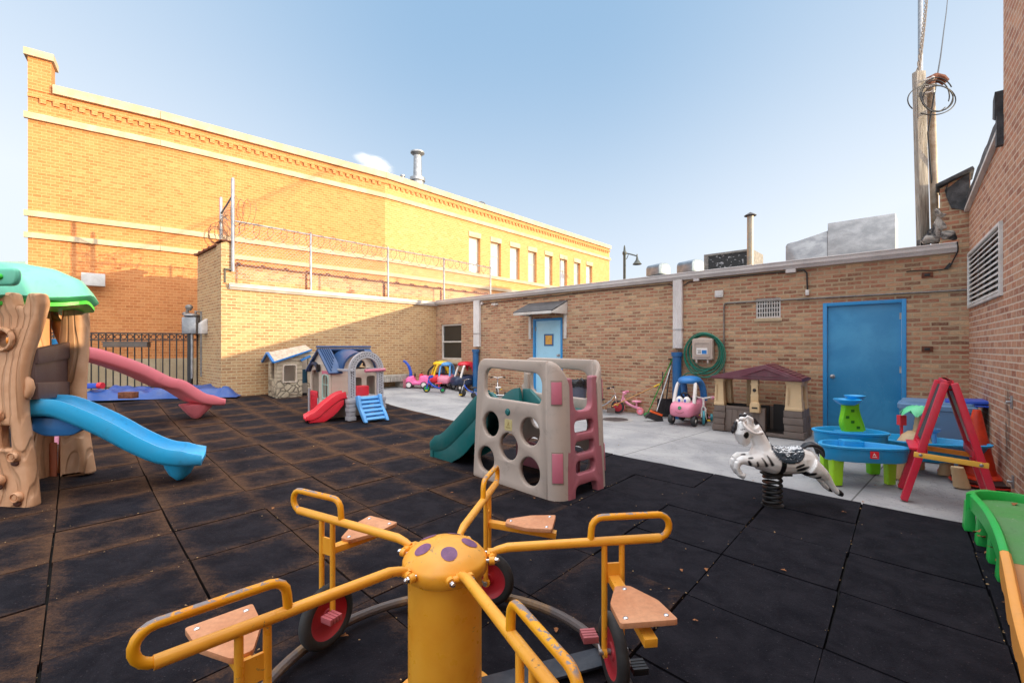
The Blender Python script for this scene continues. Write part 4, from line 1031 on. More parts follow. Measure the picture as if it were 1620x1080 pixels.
# ladder (plate in the YZ plane at x = XE)
lo_ = rpoly([(.12,-.02,.02),(.225,-.02,.02),(.235,.10,.06),(.545,.10,.06),(.56,-.02,.02),(.66,-.02,.02),(.655,1.10,.03),(.545,1.10,.03),(.53,.78,.09),(.25,.78,.09),(.235,1.09,.03),(.125,1.09,.03)], .02, 4)
hs = [rrect(.245,z0,.535,z0+.115,.05,6) for z0 in (.20,.385,.575)]
m = M().panel(lo_, hs, T=.075, bev=.014); m.warp(lambda x, y, z: lean(XE-.012-y+.02*(1-z), x, z)); m.build('ladder', m_rose, cl, smooth=45)
# deck, teal guard and slide
M().b(.10,.056,.70,XE-.08,DEP-.056,.745).warp(lean).build('deck', m_teal, cl, bevel=.01)
M().b(.02,.056,.02,.06,DEP-.056,.70).build if False else None
dm = M().panel(rrect(.0,.02,XE-.3,.30,.05), T=.04, bev=.01, y0=DEP-.14); dm.build('inner_brace', m_rose, cl)
for y in (.08, DEP-.13):
    M().panel(rpoly([(.10,.745,.0),(.42,.745,.02),(.20,.90,.03),(.10,.90,.02)],.02,4), y0=y, T=.05, bev=.008).build('guard', m_teal, cl)
M().panel(rpoly([(.06,.745,0),(.16,.745,.0),(.16,1.08,.03),(.10,1.08,.03),(.10,.95,.02),(.06,.95,.02)],.02,3), y0=DEP-.11, T=.05, bev=.01).build('grip', m_taup, cl)
sm2 = M(); sm2.X = Matrix.Translation((.12,DEP/2,0)) @ Matrix.Rotation(PI,4,'Z')
sm2.loft(slide_mesh([(0,.745),(.15,.70),(.45,.46),(.80,.20),(1.0,.12),(1.16,.10)], .50, .17, .03))
# solid skirt under the lower chute
sm2.panel(rpoly([(.06,.70,.0),(.16,.68,.0),(.45,.44,.0),(.80,.185,.0),(1.0,.11,.0),(1.15,.09,.0),(1.15,-.01,.02),(.75,-.01,.02),(.50,.12,.1),(.3,.30,.1),(.06,.5,0)],.03,4), y0=-.235, T=.03, bev=.006)
sm2.panel(rpoly([(.06,.70,.0),(.16,.68,.0),(.45,.44,.0),(.80,.185,.0),(1.0,.11,.0),(1.15,.09,.0),(1.15,-.01,.02),(.75,-.01,.02),(.50,.12,.1),(.3,.30,.1),(.06,.5,0)],.03,4), y0=.205, T=.03, bev=.006)
for yy in (-.21,-.11,0,.11,.21): sm2.b(1.10,yy-.04,-.01,1.155,yy+.04,.09)
sm2.build('slide', m_teal, cl, smooth=50)
# ================================================================== tree-fort climber on the left
def trunk_mat(name, a, b):
    t = NT(name); v = t.co(); w1 = t.n('ShaderNodeTexWave', wave_type='BANDS', bands_direction='X', wave_profile='SIN')
    nv = t.noise(t.mapv(v, (1.6,1.6,.55)), 1.7, 1, .4, out=1); mx = t.n('ShaderNodeVectorMath', operation='MULTIPLY_ADD')
    t.l(nv, mx.inputs[0]); mx.inputs[1].default_value = (.75,.75,.2); t.l(v, mx.inputs[2]); t.l(mx.outputs[0], w1.inputs[0])
    w1.inputs['Scale'].default_value = 3.2; w1.inputs['Distortion'].default_value = 0
    g = t.gray(w1.outputs[1], .0, .30, 1, 0)
    c = t.mix(t.gray(t.noise(v, 4), .35, .7), s2l(a), s2l(b)); c = t.mix(t.math('MULTIPLY', g, .32), c, [x*.5 for x in s2l(a)])
    t.bump(t.math('ADD', t.math('MULTIPLY', g, -1), t.math('MULTIPLY', t.noise(v, 70), .06)), .6, .02)
    return t.done(c, .5)
m_trunk = trunk_mat('carved_trunk_plastic', (204,152,112), (222,174,136))
m_brn = pl('dark_brown_plank_plastic', (84,62,58), .5, .4)
m_mint = pl('mint_roof_plastic', (92,182,152), .42, .4)
m_leafg = pl('bright_green_plastic', (64,196,60), .42, .3)
m_sky = pl('sky_blue_plastic', (40,164,216), .38, .45)
m_skyd = pl('mid_blue_plastic', (34,110,176), .4, .4)
YF = 3.86
fx = lambda px, Y=YF: (px-CX)/F*Y
ft = thing('tree_fort', 'plastic tree-trunk play fort with mint roof, dark plank rails and a blue slide', 'play fort', (fx(0), YF, E(fx(0),YF)))
f0 = Vector(ft.location)
def fp_(px, py, Y=YF): return (fx(px,Y+.11)-f0.x, CAMZ-(py-HY)/F*Y-f0.z)
outl = [fp_(*p)+(r,) for p, r in (((66,806),.03),((58,735),.1),((52,660),.1),((52,600),.1),((58,555),.1),((68,515),.08),((77,478),.03),((74,462),.02),((58,462),.02),((52,483),.03),((42,484),.03),((38,462),.02),((0,460),.02),((-60,462),.03),((-70,520),.1),((-60,620),.1),((-66,720),.1),((-74,822),.03),((0,822),.1),((36,817),.05))]
hc = fp_(26,537); slot = [fp_(*p) for p in ((20,674),(35,674),(35,710),(20,710))]
bow = lambda x, y, z: (x, y-.10*math.cos((x+.05)*2.6)+.10+.012*math.sin(z*5), z)
tm = M().panel(rpoly(outl,.05,6), [circ(hc[0],hc[1],.072,28), rpoly(slot,.01,3)], T=.10, bev=.028, y0=-.0); tm.warp(bow)
tr1 = tm.build('trunk_panel', m_trunk, ft, smooth=60)
m = M(); m.X = Matrix.Translation((hc[0],-.005,hc[1])) @ Matrix.Rotation(PI/2,4,'X'); m.lathe([(.072,-.06),(.072,.010),(.080,.020),(.094,.020),(.104,.008),(.106,-.01)],(0,0,0),28,caps=False); m.build('window_rim', m_trunk, tr1)
for (px, py, r) in ((19,659,.046),(41,723,.042),(19,760,.040),(46,787,.042)):
    x, z = fp_(px, py); m = M(); m.X = Matrix.Translation(bow(x,0,z)) @ Matrix.Rotation(PI/2,4,'X')
    m.lathe([(r*1.15,-.01),(r*1.05,.022),(r*.85,.030),(r*.75,.020),(r*.5,.020),(r*.42,.026),(.0,.026)],(0,0,0),22); m.build('knot', m_trunk, tr1, smooth=40)
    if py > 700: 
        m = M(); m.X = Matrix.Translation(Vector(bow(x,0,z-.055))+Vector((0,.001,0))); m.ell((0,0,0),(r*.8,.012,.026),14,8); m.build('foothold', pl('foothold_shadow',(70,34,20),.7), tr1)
# rear right trunk: outer column + carved inner web
YR = 4.72
def gp_(px, py, Y=YR): return (fx(px,Y+.10)-f0.x, CAMZ-(py-HY)/F*Y-f0.z)
oc = [gp_(*p)+(r,) for p, r in (((150,752),.03),((140,690),.1),((134,620),.1),((138,560),.1),((140,510),.08),((137,480),.03),((112,476),.03),((104,530),.1),((112,600),.1),((106,690),.1),((106,758),.03))]
c1 = M().panel(rpoly(oc,.05,6), T=.15, bev=.045, y0=YR-YF).build('rear_trunk', m_trunk, ft, smooth=60)
ow = [gp_(*p)+(r,) for p, r in (((106,759),.02),((88,756),.02),((92,690),.05),((104,640),.08),((98,560),.06),((86,535),.06),((72,500),.05),((76,474),.02),((125,474),.02),((130,560),.05),((118,640),.05),((112,700),.05))]
hw = [circ(*gp_(92,493), .085, 22), circ(*gp_(113,490), .05, 18), rpoly([gp_(*p) for p in ((101,522),(108,516),(118,524),(118,548),(104,552),(100,540))],.03,5)]
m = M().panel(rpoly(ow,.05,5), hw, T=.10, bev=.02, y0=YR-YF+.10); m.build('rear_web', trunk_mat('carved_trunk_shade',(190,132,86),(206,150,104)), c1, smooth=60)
M().panel([gp_(*p) for p in ((90,752),(104,756),(104,700),(94,700))], T=.01, bev=0, y0=YR-YF-.0).build('recess', pl('rust_red_plastic',(150,74,40),.5), c1)
# left rear trunk outside the frame edge so that the roof is carried
M().panel(rpoly([(-.75,0,.03),(-.45,0,.03),(-.50,1.85,.03),(-.70,1.85,.03)],.05,5), T=.2, bev=.05, y0=.75).build('rear_trunk', m_trunk, ft, smooth=60)
# dark plank rails between the trunks and the plank panel
def plank(m, a, b, w, h): return m.bar(a, b, w, h)
pk = M(); A = Vector((fp_(52,0)[0], .09, 0)); B = Vector((gp_(112,0)[0], YR-YF+.05, 0))
def pz(py, Y): return CAMZ-(py-HY)/F*Y-f0.z
def rail(y0a, y1a, y0b, y1b, th=.05):
    m = M(); za0, za1 = pz(y1a,YF+.1), pz(y0a,YF+.1); zb0, zb1 = pz(y1b,YR), pz(y0b,YR)
    d = (B-A).normalized(); nrm = Vector((d.y,-d.x,0))*th
    vs = []
    for (P_, z0, z1) in ((A,za0,za1),(B,zb0,zb1)):
        for s in (0,1):
            q = P_+nrm*s; vs += [(q.x,q.y,z0),(q.x,q.y,z1)]
    return m.add(vs, [(0,1,3,2),(4,6,7,5),(0,4,5,1),(2,3,7,6),(1,5,7,3),(0,2,6,4)])
for q in ((552,576,540,566),(605,632,604,628)): rail(*q).build('plank_rail', m_brn, ft, bevel=.012)
rail(566,606,560,606,.03).build('plank_panel', m_brn, ft, bevel=.006)
# platform
m = M().prism([(A.x-.05,A.y),(B.x+.02,B.y),(B.x-.75,B.y+.25),(A.x-1.0,A.y+.1)], pz(668,4.1), pz(650,4.1)); m.build('deck', m_brn, ft, bevel=.012)
# curved grab handle
M().tube([tuple(Vector((fp_(px,py,3.95)[0], 3.93-YF, fp_(px,py,3.95)[1]))) for px, py in ((53,580),(58,584),(61,594),(70,603),(72,613),(69,624),(60,630),(53,637))], [.03,.032,.03,.032,.034,.034,.034,.036], 12).build('grab_handle', m_trunk, ft, smooth=60)
# roof: lumpy canopy dome
rc = Vector((fx(28,4.25)-f0.x, 4.30-YF, 0)); zr0 = pz(472,4.2)
m = M(); rings = []; NR = 48
for k, (s, h) in enumerate(((1.0,-.02),(1.03,.0),(1.0,.045),(.93,.11),(.84,.17),(.70,.215),(.50,.245),(.25,.262),(.02,.268))):
    ring = []
    for i in range(NR):
        a = 2*PI*i/NR; lob = 1+.045*math.sin(5*a+.6)+.03*math.sin(9*a+2)*(1 if s > .8 else .3)
        x = .98*s*lob*math.cos(a); y = .70*s*lob*math.sin(a)
        drop = (.07*math.sin(3*a+1.2)+.025*math.sin(8*a)) if s > .85 else .02*math.sin(3*a+1.2)
        ring.append(Vector((rc.x+x-.50, rc.y+y, zr0+.03+h*1.2+drop*.6-.03*max(0,s-.8)*5*max(0,math.cos(a-.1))**2)))
    rings.append(ring)
m.loft(rings, caps=True); rfo = m.build('roof', m_mint, ft, smooth=70)
m = M(); rings = [[q+Vector((0,0,-.004 if k else -.05)) if k else q*1.0+Vector((0,0,-.035)) for q in [rc+ (Vector(p)-rc)*(.985) for p in rings[0]]] for k in range(2)]
m.loft(rings[::-1]); m.build('underside', m_leafg, rfo)
x, z = fp_(25,438,3.75); M().ell((x,-.13,z),(.032,.03,.026),14,8).build('boss', m_leafg, rfo)
M().panel(rpoly([fp_(*p,3.75)+(.05,) for p in ((2,424),(50,424),(52,440),(46,452),(6,452),(0,440))],.05,5),T=.05,bev=.02,y0=-.125).build('relief', m_mint, rfo, smooth=60)
# blue slide
s0 = Vector((-4.33,4.17,.0)); s1 = Vector((-3.22,4.78,0)); dv_ = (s1-s0); Ls = dv_.length
zg = E(s1.x,s1.y)
m = M(); m.X = Matrix.Translation(s0-f0+Vector((0,0,f0.z))) @ Matrix.Rotation(math.atan2(dv_.y,dv_.x),4,'Z')
m.loft(slide_mesh([(-.05,.78),(.10,.785),(.22,.75),(.48,.585),(.72,.40),(.92,.275),(1.10,.225),(1.27,.215)], .46, .115, .03, flare=.12))
slo = m.build('slide', m_sky, ft, smooth=55)
m2 = M(); m2.X = m.X
rg = []
for (z, a, b) in ((.22,.15,.19),(.14,.13,.16),(.06,.09,.12),(.015,.045,.08),(.0,.02,.05)): rg.append([Vector((1.07+a*math.cos(q*PI/8), b*math.sin(q*PI/8), z+zg*.5)) for q in range(16)])
m2.loft(rg); m2.build('slide_foot', m_sky, slo, smooth=60)
m2 = M(); m2.X = m.X; m2.panel(rpoly([(.02,.74,0),(.20,.72,0),(.38,.62,.0),(.30,.55,.05),(.10,.56,.04),(.02,.62,.02)],.02,4),y0=-.17,T=.34,bev=.02); m2.build('slide_hook', m_skyd, slo)
M().box((s0.x-f0.x-.12,s0.y-f0.y,.70),(.42,.40,.07),rot('Z',math.atan2(dv_.y,dv_.x))).build('slide_ledge', m_brn, ft, bevel=.02)
# ================================================================== second playset behind it with the pink slide
m_pink = pl('pink_plastic', (255,122,132), .4, .25)
m_pinkl = pl('pale_pink_plastic', (232,150,176), .42, .25)
m_orng = pl('orange_plastic', (236,130,34), .45, .25)
m_lime2 = pl('lime_plastic', (120,210,60), .45, .25)
pe = G(325,660); pA = Vector((-6.15,6.60,0)); pE = Vector((pe.x,pe.y,0)); dpe = pE-pA; Lp = dpe.length
ps = thing('playset', 'colourful playset behind the fort with a long pink slide', 'play set', (pA.x-.5,pA.y-.3,E(pA.x,pA.y)))
zp_ = E(pe.x,pe.y)-E(pA.x,pA.y)
m = M(); m.X = Matrix.Translation(pA-Vector(ps.location)+Vector((0,0,ps.location.z))) @ Matrix.Rotation(math.atan2(dpe.y,dpe.x),4,'Z')
L = Lp+.18
m.loft(slide_mesh([(-.35,1.12),(-.1,1.13),(.12,1.07),(L*.30,.88),(L*.50,.66),(L*.62,.58),(L*.78,.36),(L*.90,.27+zp_),(L,.25+zp_)], .52, .13, .03, flare=.10))
po_ = m.build('slide', m_pink, ps, smooth=55)
m2 = M(); m2.X = m.X; rg = []
for (z, a, b) in ((.26,.28,.22),(.16,.20,.18),(.07,.11,.12),(.02,.06,.09),(.0,.02,.05)): rg.append([Vector((L-.34+a*math.cos(q*PI/8)+.10*(z-.0), b*math.sin(q*PI/8), z+zp_)) for q in range(16)])
m2.loft(rg); m2.build('slide_foot', m_pink, po_, smooth=60)
def psb(px, Y): return ((px-CX)/F*Y-ps.location.x, Y-ps.location.y)
def zz_(py, Y): return CAMZ-(py-HY)/F*Y-ps.location.z
x, y = psb(67,6.9); M().lathe([(.09,0),(.09,zz_(512,6.9)),(.02,zz_(509,6.9))],(x,y,0),16).build('post', m_lime2, ps)
x, y = psb(100,7.0); M().box((x-.06,y,zz_(585,7)),(.36,.06,.95)).build('panel', m_skyd, ps, bevel=.02)
x, y = psb(30,6.9); M().tube([(x-.4,y,zz_(500,6.9)),(x+.35,y+.1,zz_(575,6.9))], .05, 12).build('brace', m_orng, ps)
x, y = psb(14,7.2); M().tube([(x-.4,y,zz_(560,6.9)),(x+.5,y+.1,zz_(505,6.9))], .05, 12).build('brace', m_orng, ps)
x, y = psb(75,6.4); M().tube([(x-.25,y,zz_(600,6.4)),(x,y,zz_(625,6.4)),(x+.3,y,zz_(612,6.4))], .05, 10).tube([(x-.3,y+.1,zz_(655,6.4)),(x+.05,y+.1,zz_(622,6.4)),(x+.3,y+.1,zz_(650,6.4))], .05, 10).build('brace', m_orng, ps)
x, y = psb(78,6.0); z0 = zz_(706,6.0)
M().panel(rpoly([(x-.45,z0,.03),(x+.11,z0,.03),(x+.11,z0+.42,.08),(x-.45,z0+.42,.08)],.03,5),[circ(x-.14,z0+.30,.15,24)],T=.25,bev=.03,y0=y).build('base', m_pinkl, ps)
M().panel(circ(x-.14,z0+.30,.148,24),T=.05,bev=.01,y0=y+.12).build('base_disc', m_lime2, ps)
x, y = psb(98,6.1); M().b(x-.1,y,z0,x+.05,y+.1,z0+.32).build('base_block', m_skyd, ps, bevel=.02)
# ================================================================== spring zebra
def remeshed(m, name, mat, parent, voxel=.008, sm=4, loc=None):
    o = m.build(name, mat, parent, smooth=0, loc=loc)
    r = o.modifiers.new('r', 'REMESH'); r.mode = 'VOXEL'; r.voxel_size = voxel
    s = o.modifiers.new('s', 'SMOOTH'); s.iterations = sm; s.factor = .6
    dg = bpy.context.evaluated_depsgraph_get(); me = bpy.data.meshes.new_from_object(o.evaluated_get(dg))
    o.modifiers.clear(); old = o.data; o.data = me; bpy.data.meshes.remove(old); me.name = name
    if not me.materials: me.materials.append(mat)
    me.shade_smooth(); return o
zb = G(1222,799); ZK = zb.y/F
def zp2(px, py, y=0): return Vector(((px-1222)*ZK, y, (799-py)*ZK+.0))
zeb = thing('spring_rider', 'white zebra spring rider with black stripes, grey saddle and tail on a rusty coil spring', 'spring rider', zb, math.atan2(-zb.x, zb.y)*.0)
m = M()
def T(pts, rs, seg=14): m.tube(pts, rs, seg)
T([zp2(1196,716),zp2(1204,722),zp2(1222,727),(zp2(1245,729)),(zp2(1264,727)),(zp2(1276,727))], [.09,.116,.120,.115,.118,.092])
m.ell(zp2(1276,729),(.085,.095,.105)); m.ell(zp2(1203,722),(.095,.098,.105))
T([zp2(1206,716),zp2(1203,700),zp2(1197,686),zp2(1190,676)], [.095,.068,.058,.062])           # neck
m.ell(zp2(1181,678),(.092,.062,.070), r=rot('Y',R(28))); 
T([zp2(1178,676),zp2(1173,686),zp2(1176,695),zp2(1182,701)], [.070,.070,.056,.040])             # face down to muzzle
T([zp2(1186,672,-.03),zp2(1183,661,-.05),zp2(1176,656,-.06)],[.022,.024,.012],8); T([zp2(1188,671,.03),zp2(1188,660,.05),zp2(1182,655,.06)],[.022,.024,.012],8)
m.ell(zp2(1170,661,-.045),(.030,.022,.020)); m.ell(zp2(1173,665,-.05),(.024,.016,.018))
for s in (-1,1):                                                                                     # folded fore legs
    dx = 4 if s > 0 else 0
    T([zp2(1198,725,s*.055),zp2(1184+dx,726,s*.065),zp2(1168+dx,724,s*.062),zp2(1162+dx,728,s*.06)], [.062,.050,.038,.032])
    T([zp2(1162+dx,728,s*.06),zp2(1160+dx,737,s*.06),zp2(1165+dx,747,s*.06),zp2(1172+dx,750,s*.06)], [.032,.026,.025,.030])
    T([zp2(1274,735,s*.05),zp2(1284,741,s*.058),zp2(1294,747,s*.062),zp2(1301,754,s*.062),zp2(1307,763,s*.062),zp2(1313,771,s*.062),zp2(1320,776,s*.062),zp2(1325,779,s*.062)], [.092,.074,.052,.036,.027,.024,.026,.018])
m_zeb = NT('zebra_paint')
def _z():
    t = m_zeb; v = t.co(); a = t.n('ShaderNodeAttribute', attribute_name='paint')
    c = t.mix(t.gray(t.noise(v, 9, 5, .65), .4, .75, 0, .45), (.95,.94,.92), (.74,.66,.60)); spc = t.n('ShaderNodeSeparateColor'); t.l(a.outputs[0], spc.inputs[0])
    c = t.mix(spc.outputs[0], c, (.010,.010,.013))
    g = t.n('ShaderNodeNewGeometry'); sq = t.n('ShaderNodeSeparateXYZ'); t.l(g.outputs['Normal'], sq.inputs[0])
    wf = t.gray(t.math('ADD', sq.outputs[2], t.math('MULTIPLY', t.math('SUBTRACT', t.noise(v, 12, 2, .5), .5), .7)), .74, .88)
    c = t.mix(spc.outputs[1], c, t.mix(wf, s2l((52,66,78)), (.72,.74,.76)))
    c = t.mix(t.math('MULTIPLY', t.gray(t.noise(v, 26, 6, .75), .60, .68), .35), c, (.30,.20,.13))
    t.bump(t.noise(v, 30, 4), .06, .01); t.done(c, .36)
_z()
zo = remeshed(m, 'body', m_zeb.m, zeb, .0065, 5)
def poly_in(x, z, P):
    c = False; j = len(P)-1
    for i in range(len(P)):
        if (P[i][1] > z) != (P[j][1] > z) and x < (P[j][0]-P[i][0])*(z-P[i][1])/(P[j][1]-P[i][1])+P[i][0]: c = not c
        j = i
    return c
zz = lambda x, y: (1120+x/4.911, 600+y/4.911)
strp = []
for a, b, w_ in (((368,588),(408,648),11),((410,572),(446,638),12),((270,614),(288,644),10),((330,620),(344,652),8),((632,658),(680,638),10),((648,682),(722,660),13),((680,722),(760,704),13),((770,750),(806,734),11),((272,592),(302,588),6)):
    strp.append((zz(*a), zz(*b), w_/4.911))
SADP = bez([(1213,700,0),(1216,698,0),(1226,699,0),(1244,701,0),(1258,699,0),(1265,700,0),(1264,709,0),(1259,719,0),(1250,726,0),(1238,728,0),(1225,725,0),(1217,718,0),(1213,709,0)],4); SADP = [(q.x,q.y) for q in SADP]
ca_ = zo.data.color_attributes.new('paint', 'FLOAT_COLOR', 'POINT')
for i, vtx in enumerate(zo.data.vertices):
    c = vtx.co; px = 1222+c.x/ZK; py = 799-c.z/ZK; val = 0
    for (a, b, w_) in strp:
        ax, ay = a; bx_, by = b; L2 = (bx_-ax)**2+(by-ay)**2; t = max(0, min(1, ((px-ax)*(bx_-ax)+(py-ay)*(by-ay))/L2))
        dd = math.hypot(px-ax-t*(bx_-ax), py-ay-t*(by-ay)); w2 = w_*.80*(.45+.75*t if a[1] < 720 else 1.35-.5*abs(t-.5))
        val = max(val, min(1, (w2-dd)/1.0+.5))
    gx0, gx1 = 1224, 1233
    if py > 724 and gx0 < px < gx1: val = 1
    if px > 1316: val = max(val, min(1, (px-1316)/2+.3))
    if py > 744 and px < 1190 and px > 1177: val = 1
    if py > 748 and px < 1176 : val = max(val,.4)
    if abs(c.y) > .030:
        d = math.hypot((px-1174.8)/4.4, (py-686)/5.0)
        if d < 1: val = 1
        if 1167 < px < 1173 and abs(py-(678-(px-1167)*.3)) < .8: val = .8
    sd_ = 0
    if c.z > 0 and poly_in(px, py, SADP) : sd_ = 1
    if sd_:
        ed = min(math.hypot(px-q[0], py-q[1]) for q in SADP); vtx.co = c+vtx.normal*.012*min(1, ed/2.5+.3); val = 0
    ca_.data[i].color = (val, sd_, 0, 1)
# mane, tail, grab bars
m = M(); mp = bez([zp2(1172,658),zp2(1182,658),zp2(1192,664),zp2(1202,676),(zp2(1209,688)),(zp2(1213,697))], 5)
for i in range(len(mp)-1):
    a = mp[i]; m.ell(a+Vector((.006*math.sin(i*2.1),0,.004*math.cos(i*1.7))), (.020+.004*math.sin(i*1.9),.016,.020), 10, 8)
m.ell(zp2(1161,676),(.022,.03,.035)); m.ell(zp2(1159,681),(.016,.026,.025)); m.ell(zp2(1163,669),(.018,.026,.022))
m_mane = pl('mane_black_paint', (26,24,30), .3, .35)
remeshed(m, 'mane', m_mane, zeb, .006, 3)
m = M()
for k in range(7):
    y = (k-3)*.011; e = zp2(1302-abs(k-3)*1.3,720+(k%2)*3,y*1.6)
    m.tube(bez([zp2(1268,709,y*.4),zp2(1276,702+abs(k-3)*.5,y*.8),zp2(1286,702+abs(k-3)*.6,y*1.2),zp2(1295,709,y*1.5),e], 4), [.012]*4+[.016]*8+[.013,.012,.010,.007,.003], 8)
m.build('tail', m_mane, zeb, smooth=60)
m = M().tube(bez([zp2(1171,666,-.05),zp2(1172,673,-.085),zp2(1178,679,-.115),zp2(1186,682,-.115),zp2(1195,681,-.10)],4), .0125, 10); m.ell(zp2(1195,681,-.09),(.018,.03,.018),10,8); 
m2 = M().tube(bez([zp2(1171,666,.05),zp2(1172,673,.085),zp2(1178,679,.115),zp2(1186,682,.115),zp2(1195,681,.10)],4), .0125, 10)
m_zw = pl('worn_white_paint', (214,206,200), .3, .35)
m.build('grab_bar', m_zw, zeb); m2.build('grab_bar', m_zw, zeb)
# spring
m = M(); pts = []; H = (799-752)*ZK
for k in range(6*28+1):
    a = 2*PI*k/28; pts.append((.068*math.cos(a), .068*math.sin(a), .012+H*k/(6*28)))
m.tube(pts, .0135, 8); m.build('spring', noisy('rusty_black_spring',(26,26,28),(120,66,34),9,.55,.3,lo=.5,hi=.75), zeb, smooth=60)
M().lathe([(.0,0),(.09,0),(.09,.012),(.0,.012)],(0,0,0),24).build('base_plate', m_black, zeb); M().box((.03,0,H+.018),(.22,.12,.02)).build('top_plate', m_black, zeb, bevel=.004)
# ================================================================== brown playhouse by the blue door
m_tan = pl('tan_plastic', (196,168,128), .5, .4); m_tand = pl('tan_plastic_shade', (176,148,112), .5, .3)
m_umb = pl('umber_stone_plastic', (98,84,76), .55, .5, bumps=.25); m_umbd = pl('dark_umber_and_shade', (34,29,28), .5, .2)
m_burg = pl('burgundy_plastic', (88,32,46), .42, .4)
K = G(1128,679.5); KD = (-U); KD.z = 0; rzP = math.atan2(KD.y, KD.x)
hs_ = thing('playhouse', 'tan and dark brown playhouse with burgundy gable roof and mailbox against the long wall', 'playhouse', K, rzP)
fP = lambda px, py=HY: (lambda t: (t[0], t[1]-K.z))(onw(Vector((K.x,K.y,0)), KD, px, py))
WP = fP(1270)[0]; DP = .58
zl = .42
def stone_block(m, x0, y0, x1, y1, z0, z1, n):
    for k in range(n):
        a = z0+(z1-z0)*k/n; b = z0+(z1-z0)*(k+1)/n
        j = .008*(k%2); m.b(x0+j, y0+j, a+.003, x1-j, y1-j, b-.003)
xs_ = [0, .20, fP(1204)[0], WP-.26, WP]
sk = M(); stone_block(sk, 0, 0, .19, .18, 0, zl, 4); stone_block(sk, WP-.26, 0, WP, .22, 0, zl, 4)
sk.b(.19,.03,.0,xs_[2],.07,zl-.01)
for i in range(6): sk.b(.21+(xs_[2]-.22)*i/6+.006,.022,.03,.21+(xs_[2]-.22)*(i+1)/6-.004,.031,zl-.06)
sk.b(.19,.02,zl-.045,xs_[2]+.02,.08,zl); sk.b(xs_[2]-.03,.0,0,xs_[2]+.05,.10,zl)
sk.b(0.02,.18,0,.06,DP,zl); sk.b(WP-.06,.22,0,WP-.01,DP,zl); sk.b(.06,DP-.05,0,WP-.06,DP-.01,zl*.98); stone_block(sk, WP-.22,DP-.16,WP+.0,DP,0,zl,4)
sk.b(xs_[2]+.05,.01,0,WP-.26,.08,.05)
sk.warp(lambda x, y, z: ((x-WP/2)*(1.03-.10*z)+WP/2, y+.03*(z)*(.3-y)*2, z)); sk.build('stone_skirt', m_umb, hs_, bevel=.010)
M().b(xs_[2]+.06,DP-.10,.03,WP-.27,DP-.055,zl+.03).b(.07,DP-.10,.05,xs_[2],DP-.055,zl+.0).b(.06,.09,.02,WP-.07,DP-.1,.04).build('inner_panel', m_umbd, hs_)  # near-black colour carries the shade inside the playhouse
zE = .865
def post(x0, x1, y0, y1, z0=zl, z1=zE, t=.02):
    m = M(); r = []
    for (z, k) in ((z0,0),(z0+.04,.0),(z0+.045,.25),((z0+z1)/2,.6),(z1-.05,1),(z1-.045,.3),(z1,.3)):
        d = t*k; r.append([Vector((x0+d,y0+d,z)),Vector((x1-d,y0+d,z)),Vector((x1-d,y1-d,z)),Vector((x0+d,y1-d,z))])
    return m.loft(r)
for (a, b, y0, y1) in ((0.01,.17,0.01,.15),(WP-.24,WP-.01,.01,.17),(.03,.16,DP-.15,DP-.01),(WP-.20,WP-.02,DP-.17,DP-.01)):
    post(a, b, y0, y1).build('corner_post', m_tan, hs_, bevel=.006)
for x in (.055,WP-.19): M().b(x-.008,.006,zl+.08,x+.008,.016,zE-.1).build('carved_strip', m_tand, hs_)
m = M().panel([(xs_[2]-.34,zl-.03),(xs_[2]-.20,zl-.03),(xs_[2]-.20,zE),(xs_[2]-.34,zE)],T=.06,bev=.01,y0=DP-.12); m.build('rear_post', m_tand, hs_)
cx_ = (fP(1188)[0]+fP(1199)[0])/2
m = M(); stk = [(.055,.35),(.055,.60),(.06,.605),(.06,.63),(.048,.635),(.045,.78),(.062,.785),(.062,.80),(.05,.805),(.048,.88),(.068,.90),(.075,.93)]
m.loft([[Vector((cx_-w_,-.0,z)),Vector((cx_+w_,-.0,z)),Vector((cx_+w_,.09,z)),Vector((cx_-w_,.09,z))] for w_, z in stk]); m.build('centre_post', m_tan, hs_, bevel=.004)
mb = M().panel(rpoly([(cx_-.045,zl-.06,0),(cx_+.095,zl-.06,0),(cx_+.095,zl+.10,.06),(cx_-.045,zl+.10,.06)],.05,6),y0=-.10,T=.10,bev=.01).build('mailbox', m_tan, hs_)
M().b(cx_-.01,-.104,zl+.0,cx_+.07,-.101,zl+.025).build('slot', m_umbd, mb)
m = M(); m.X = Matrix.Translation((cx_,-.002,.70)) @ Matrix.Rotation(PI/2,4,'X'); m.lathe([(.0,.02),(.02,.018),(.028,.0)],(0,0,0),14); m.build('bell', m_umbd, hs_)
xr = fP(1211)[0]; zr_p = fP(1211,575)[1]+.035
rfm = M().panel([(-.03,zE),(WP+.0,zE),(WP+.0,zE+.035),(xr,zr_p-.05),(-.03,zE+.035)],y0=-.05,y1=DP+.04,T=0,bev=.012)
rfo2 = rfm.build('roof', m_burg, hs_, smooth=40)
tr_ = M().panel([(xr-.34,zE+.065),(xr+.34,zE+.065),(xr,zr_p-.10)],[[(xr-.26,zE+.078),(xr+.26,zE+.078),(xr,zr_p-.125)]],y0=-.068,T=.01,bev=.003); tr_.build('gable_trim', m_burg, rfo2)
sh_ = M(); n_ = 9
for i in range(n_):
    t = (i+.5)/n_; x = xr+(WP-xr)*t; z = zr_p-.05+(zE+.035-zr_p+.05)*t
    sh_.box((x,.25,z+.006),(.05,.50,.014), rot('Y', math.atan2(zr_p-.06-zE-.035, WP+.06-xr)))
sh_.build('roof_ridges', m_burg, rfo2)
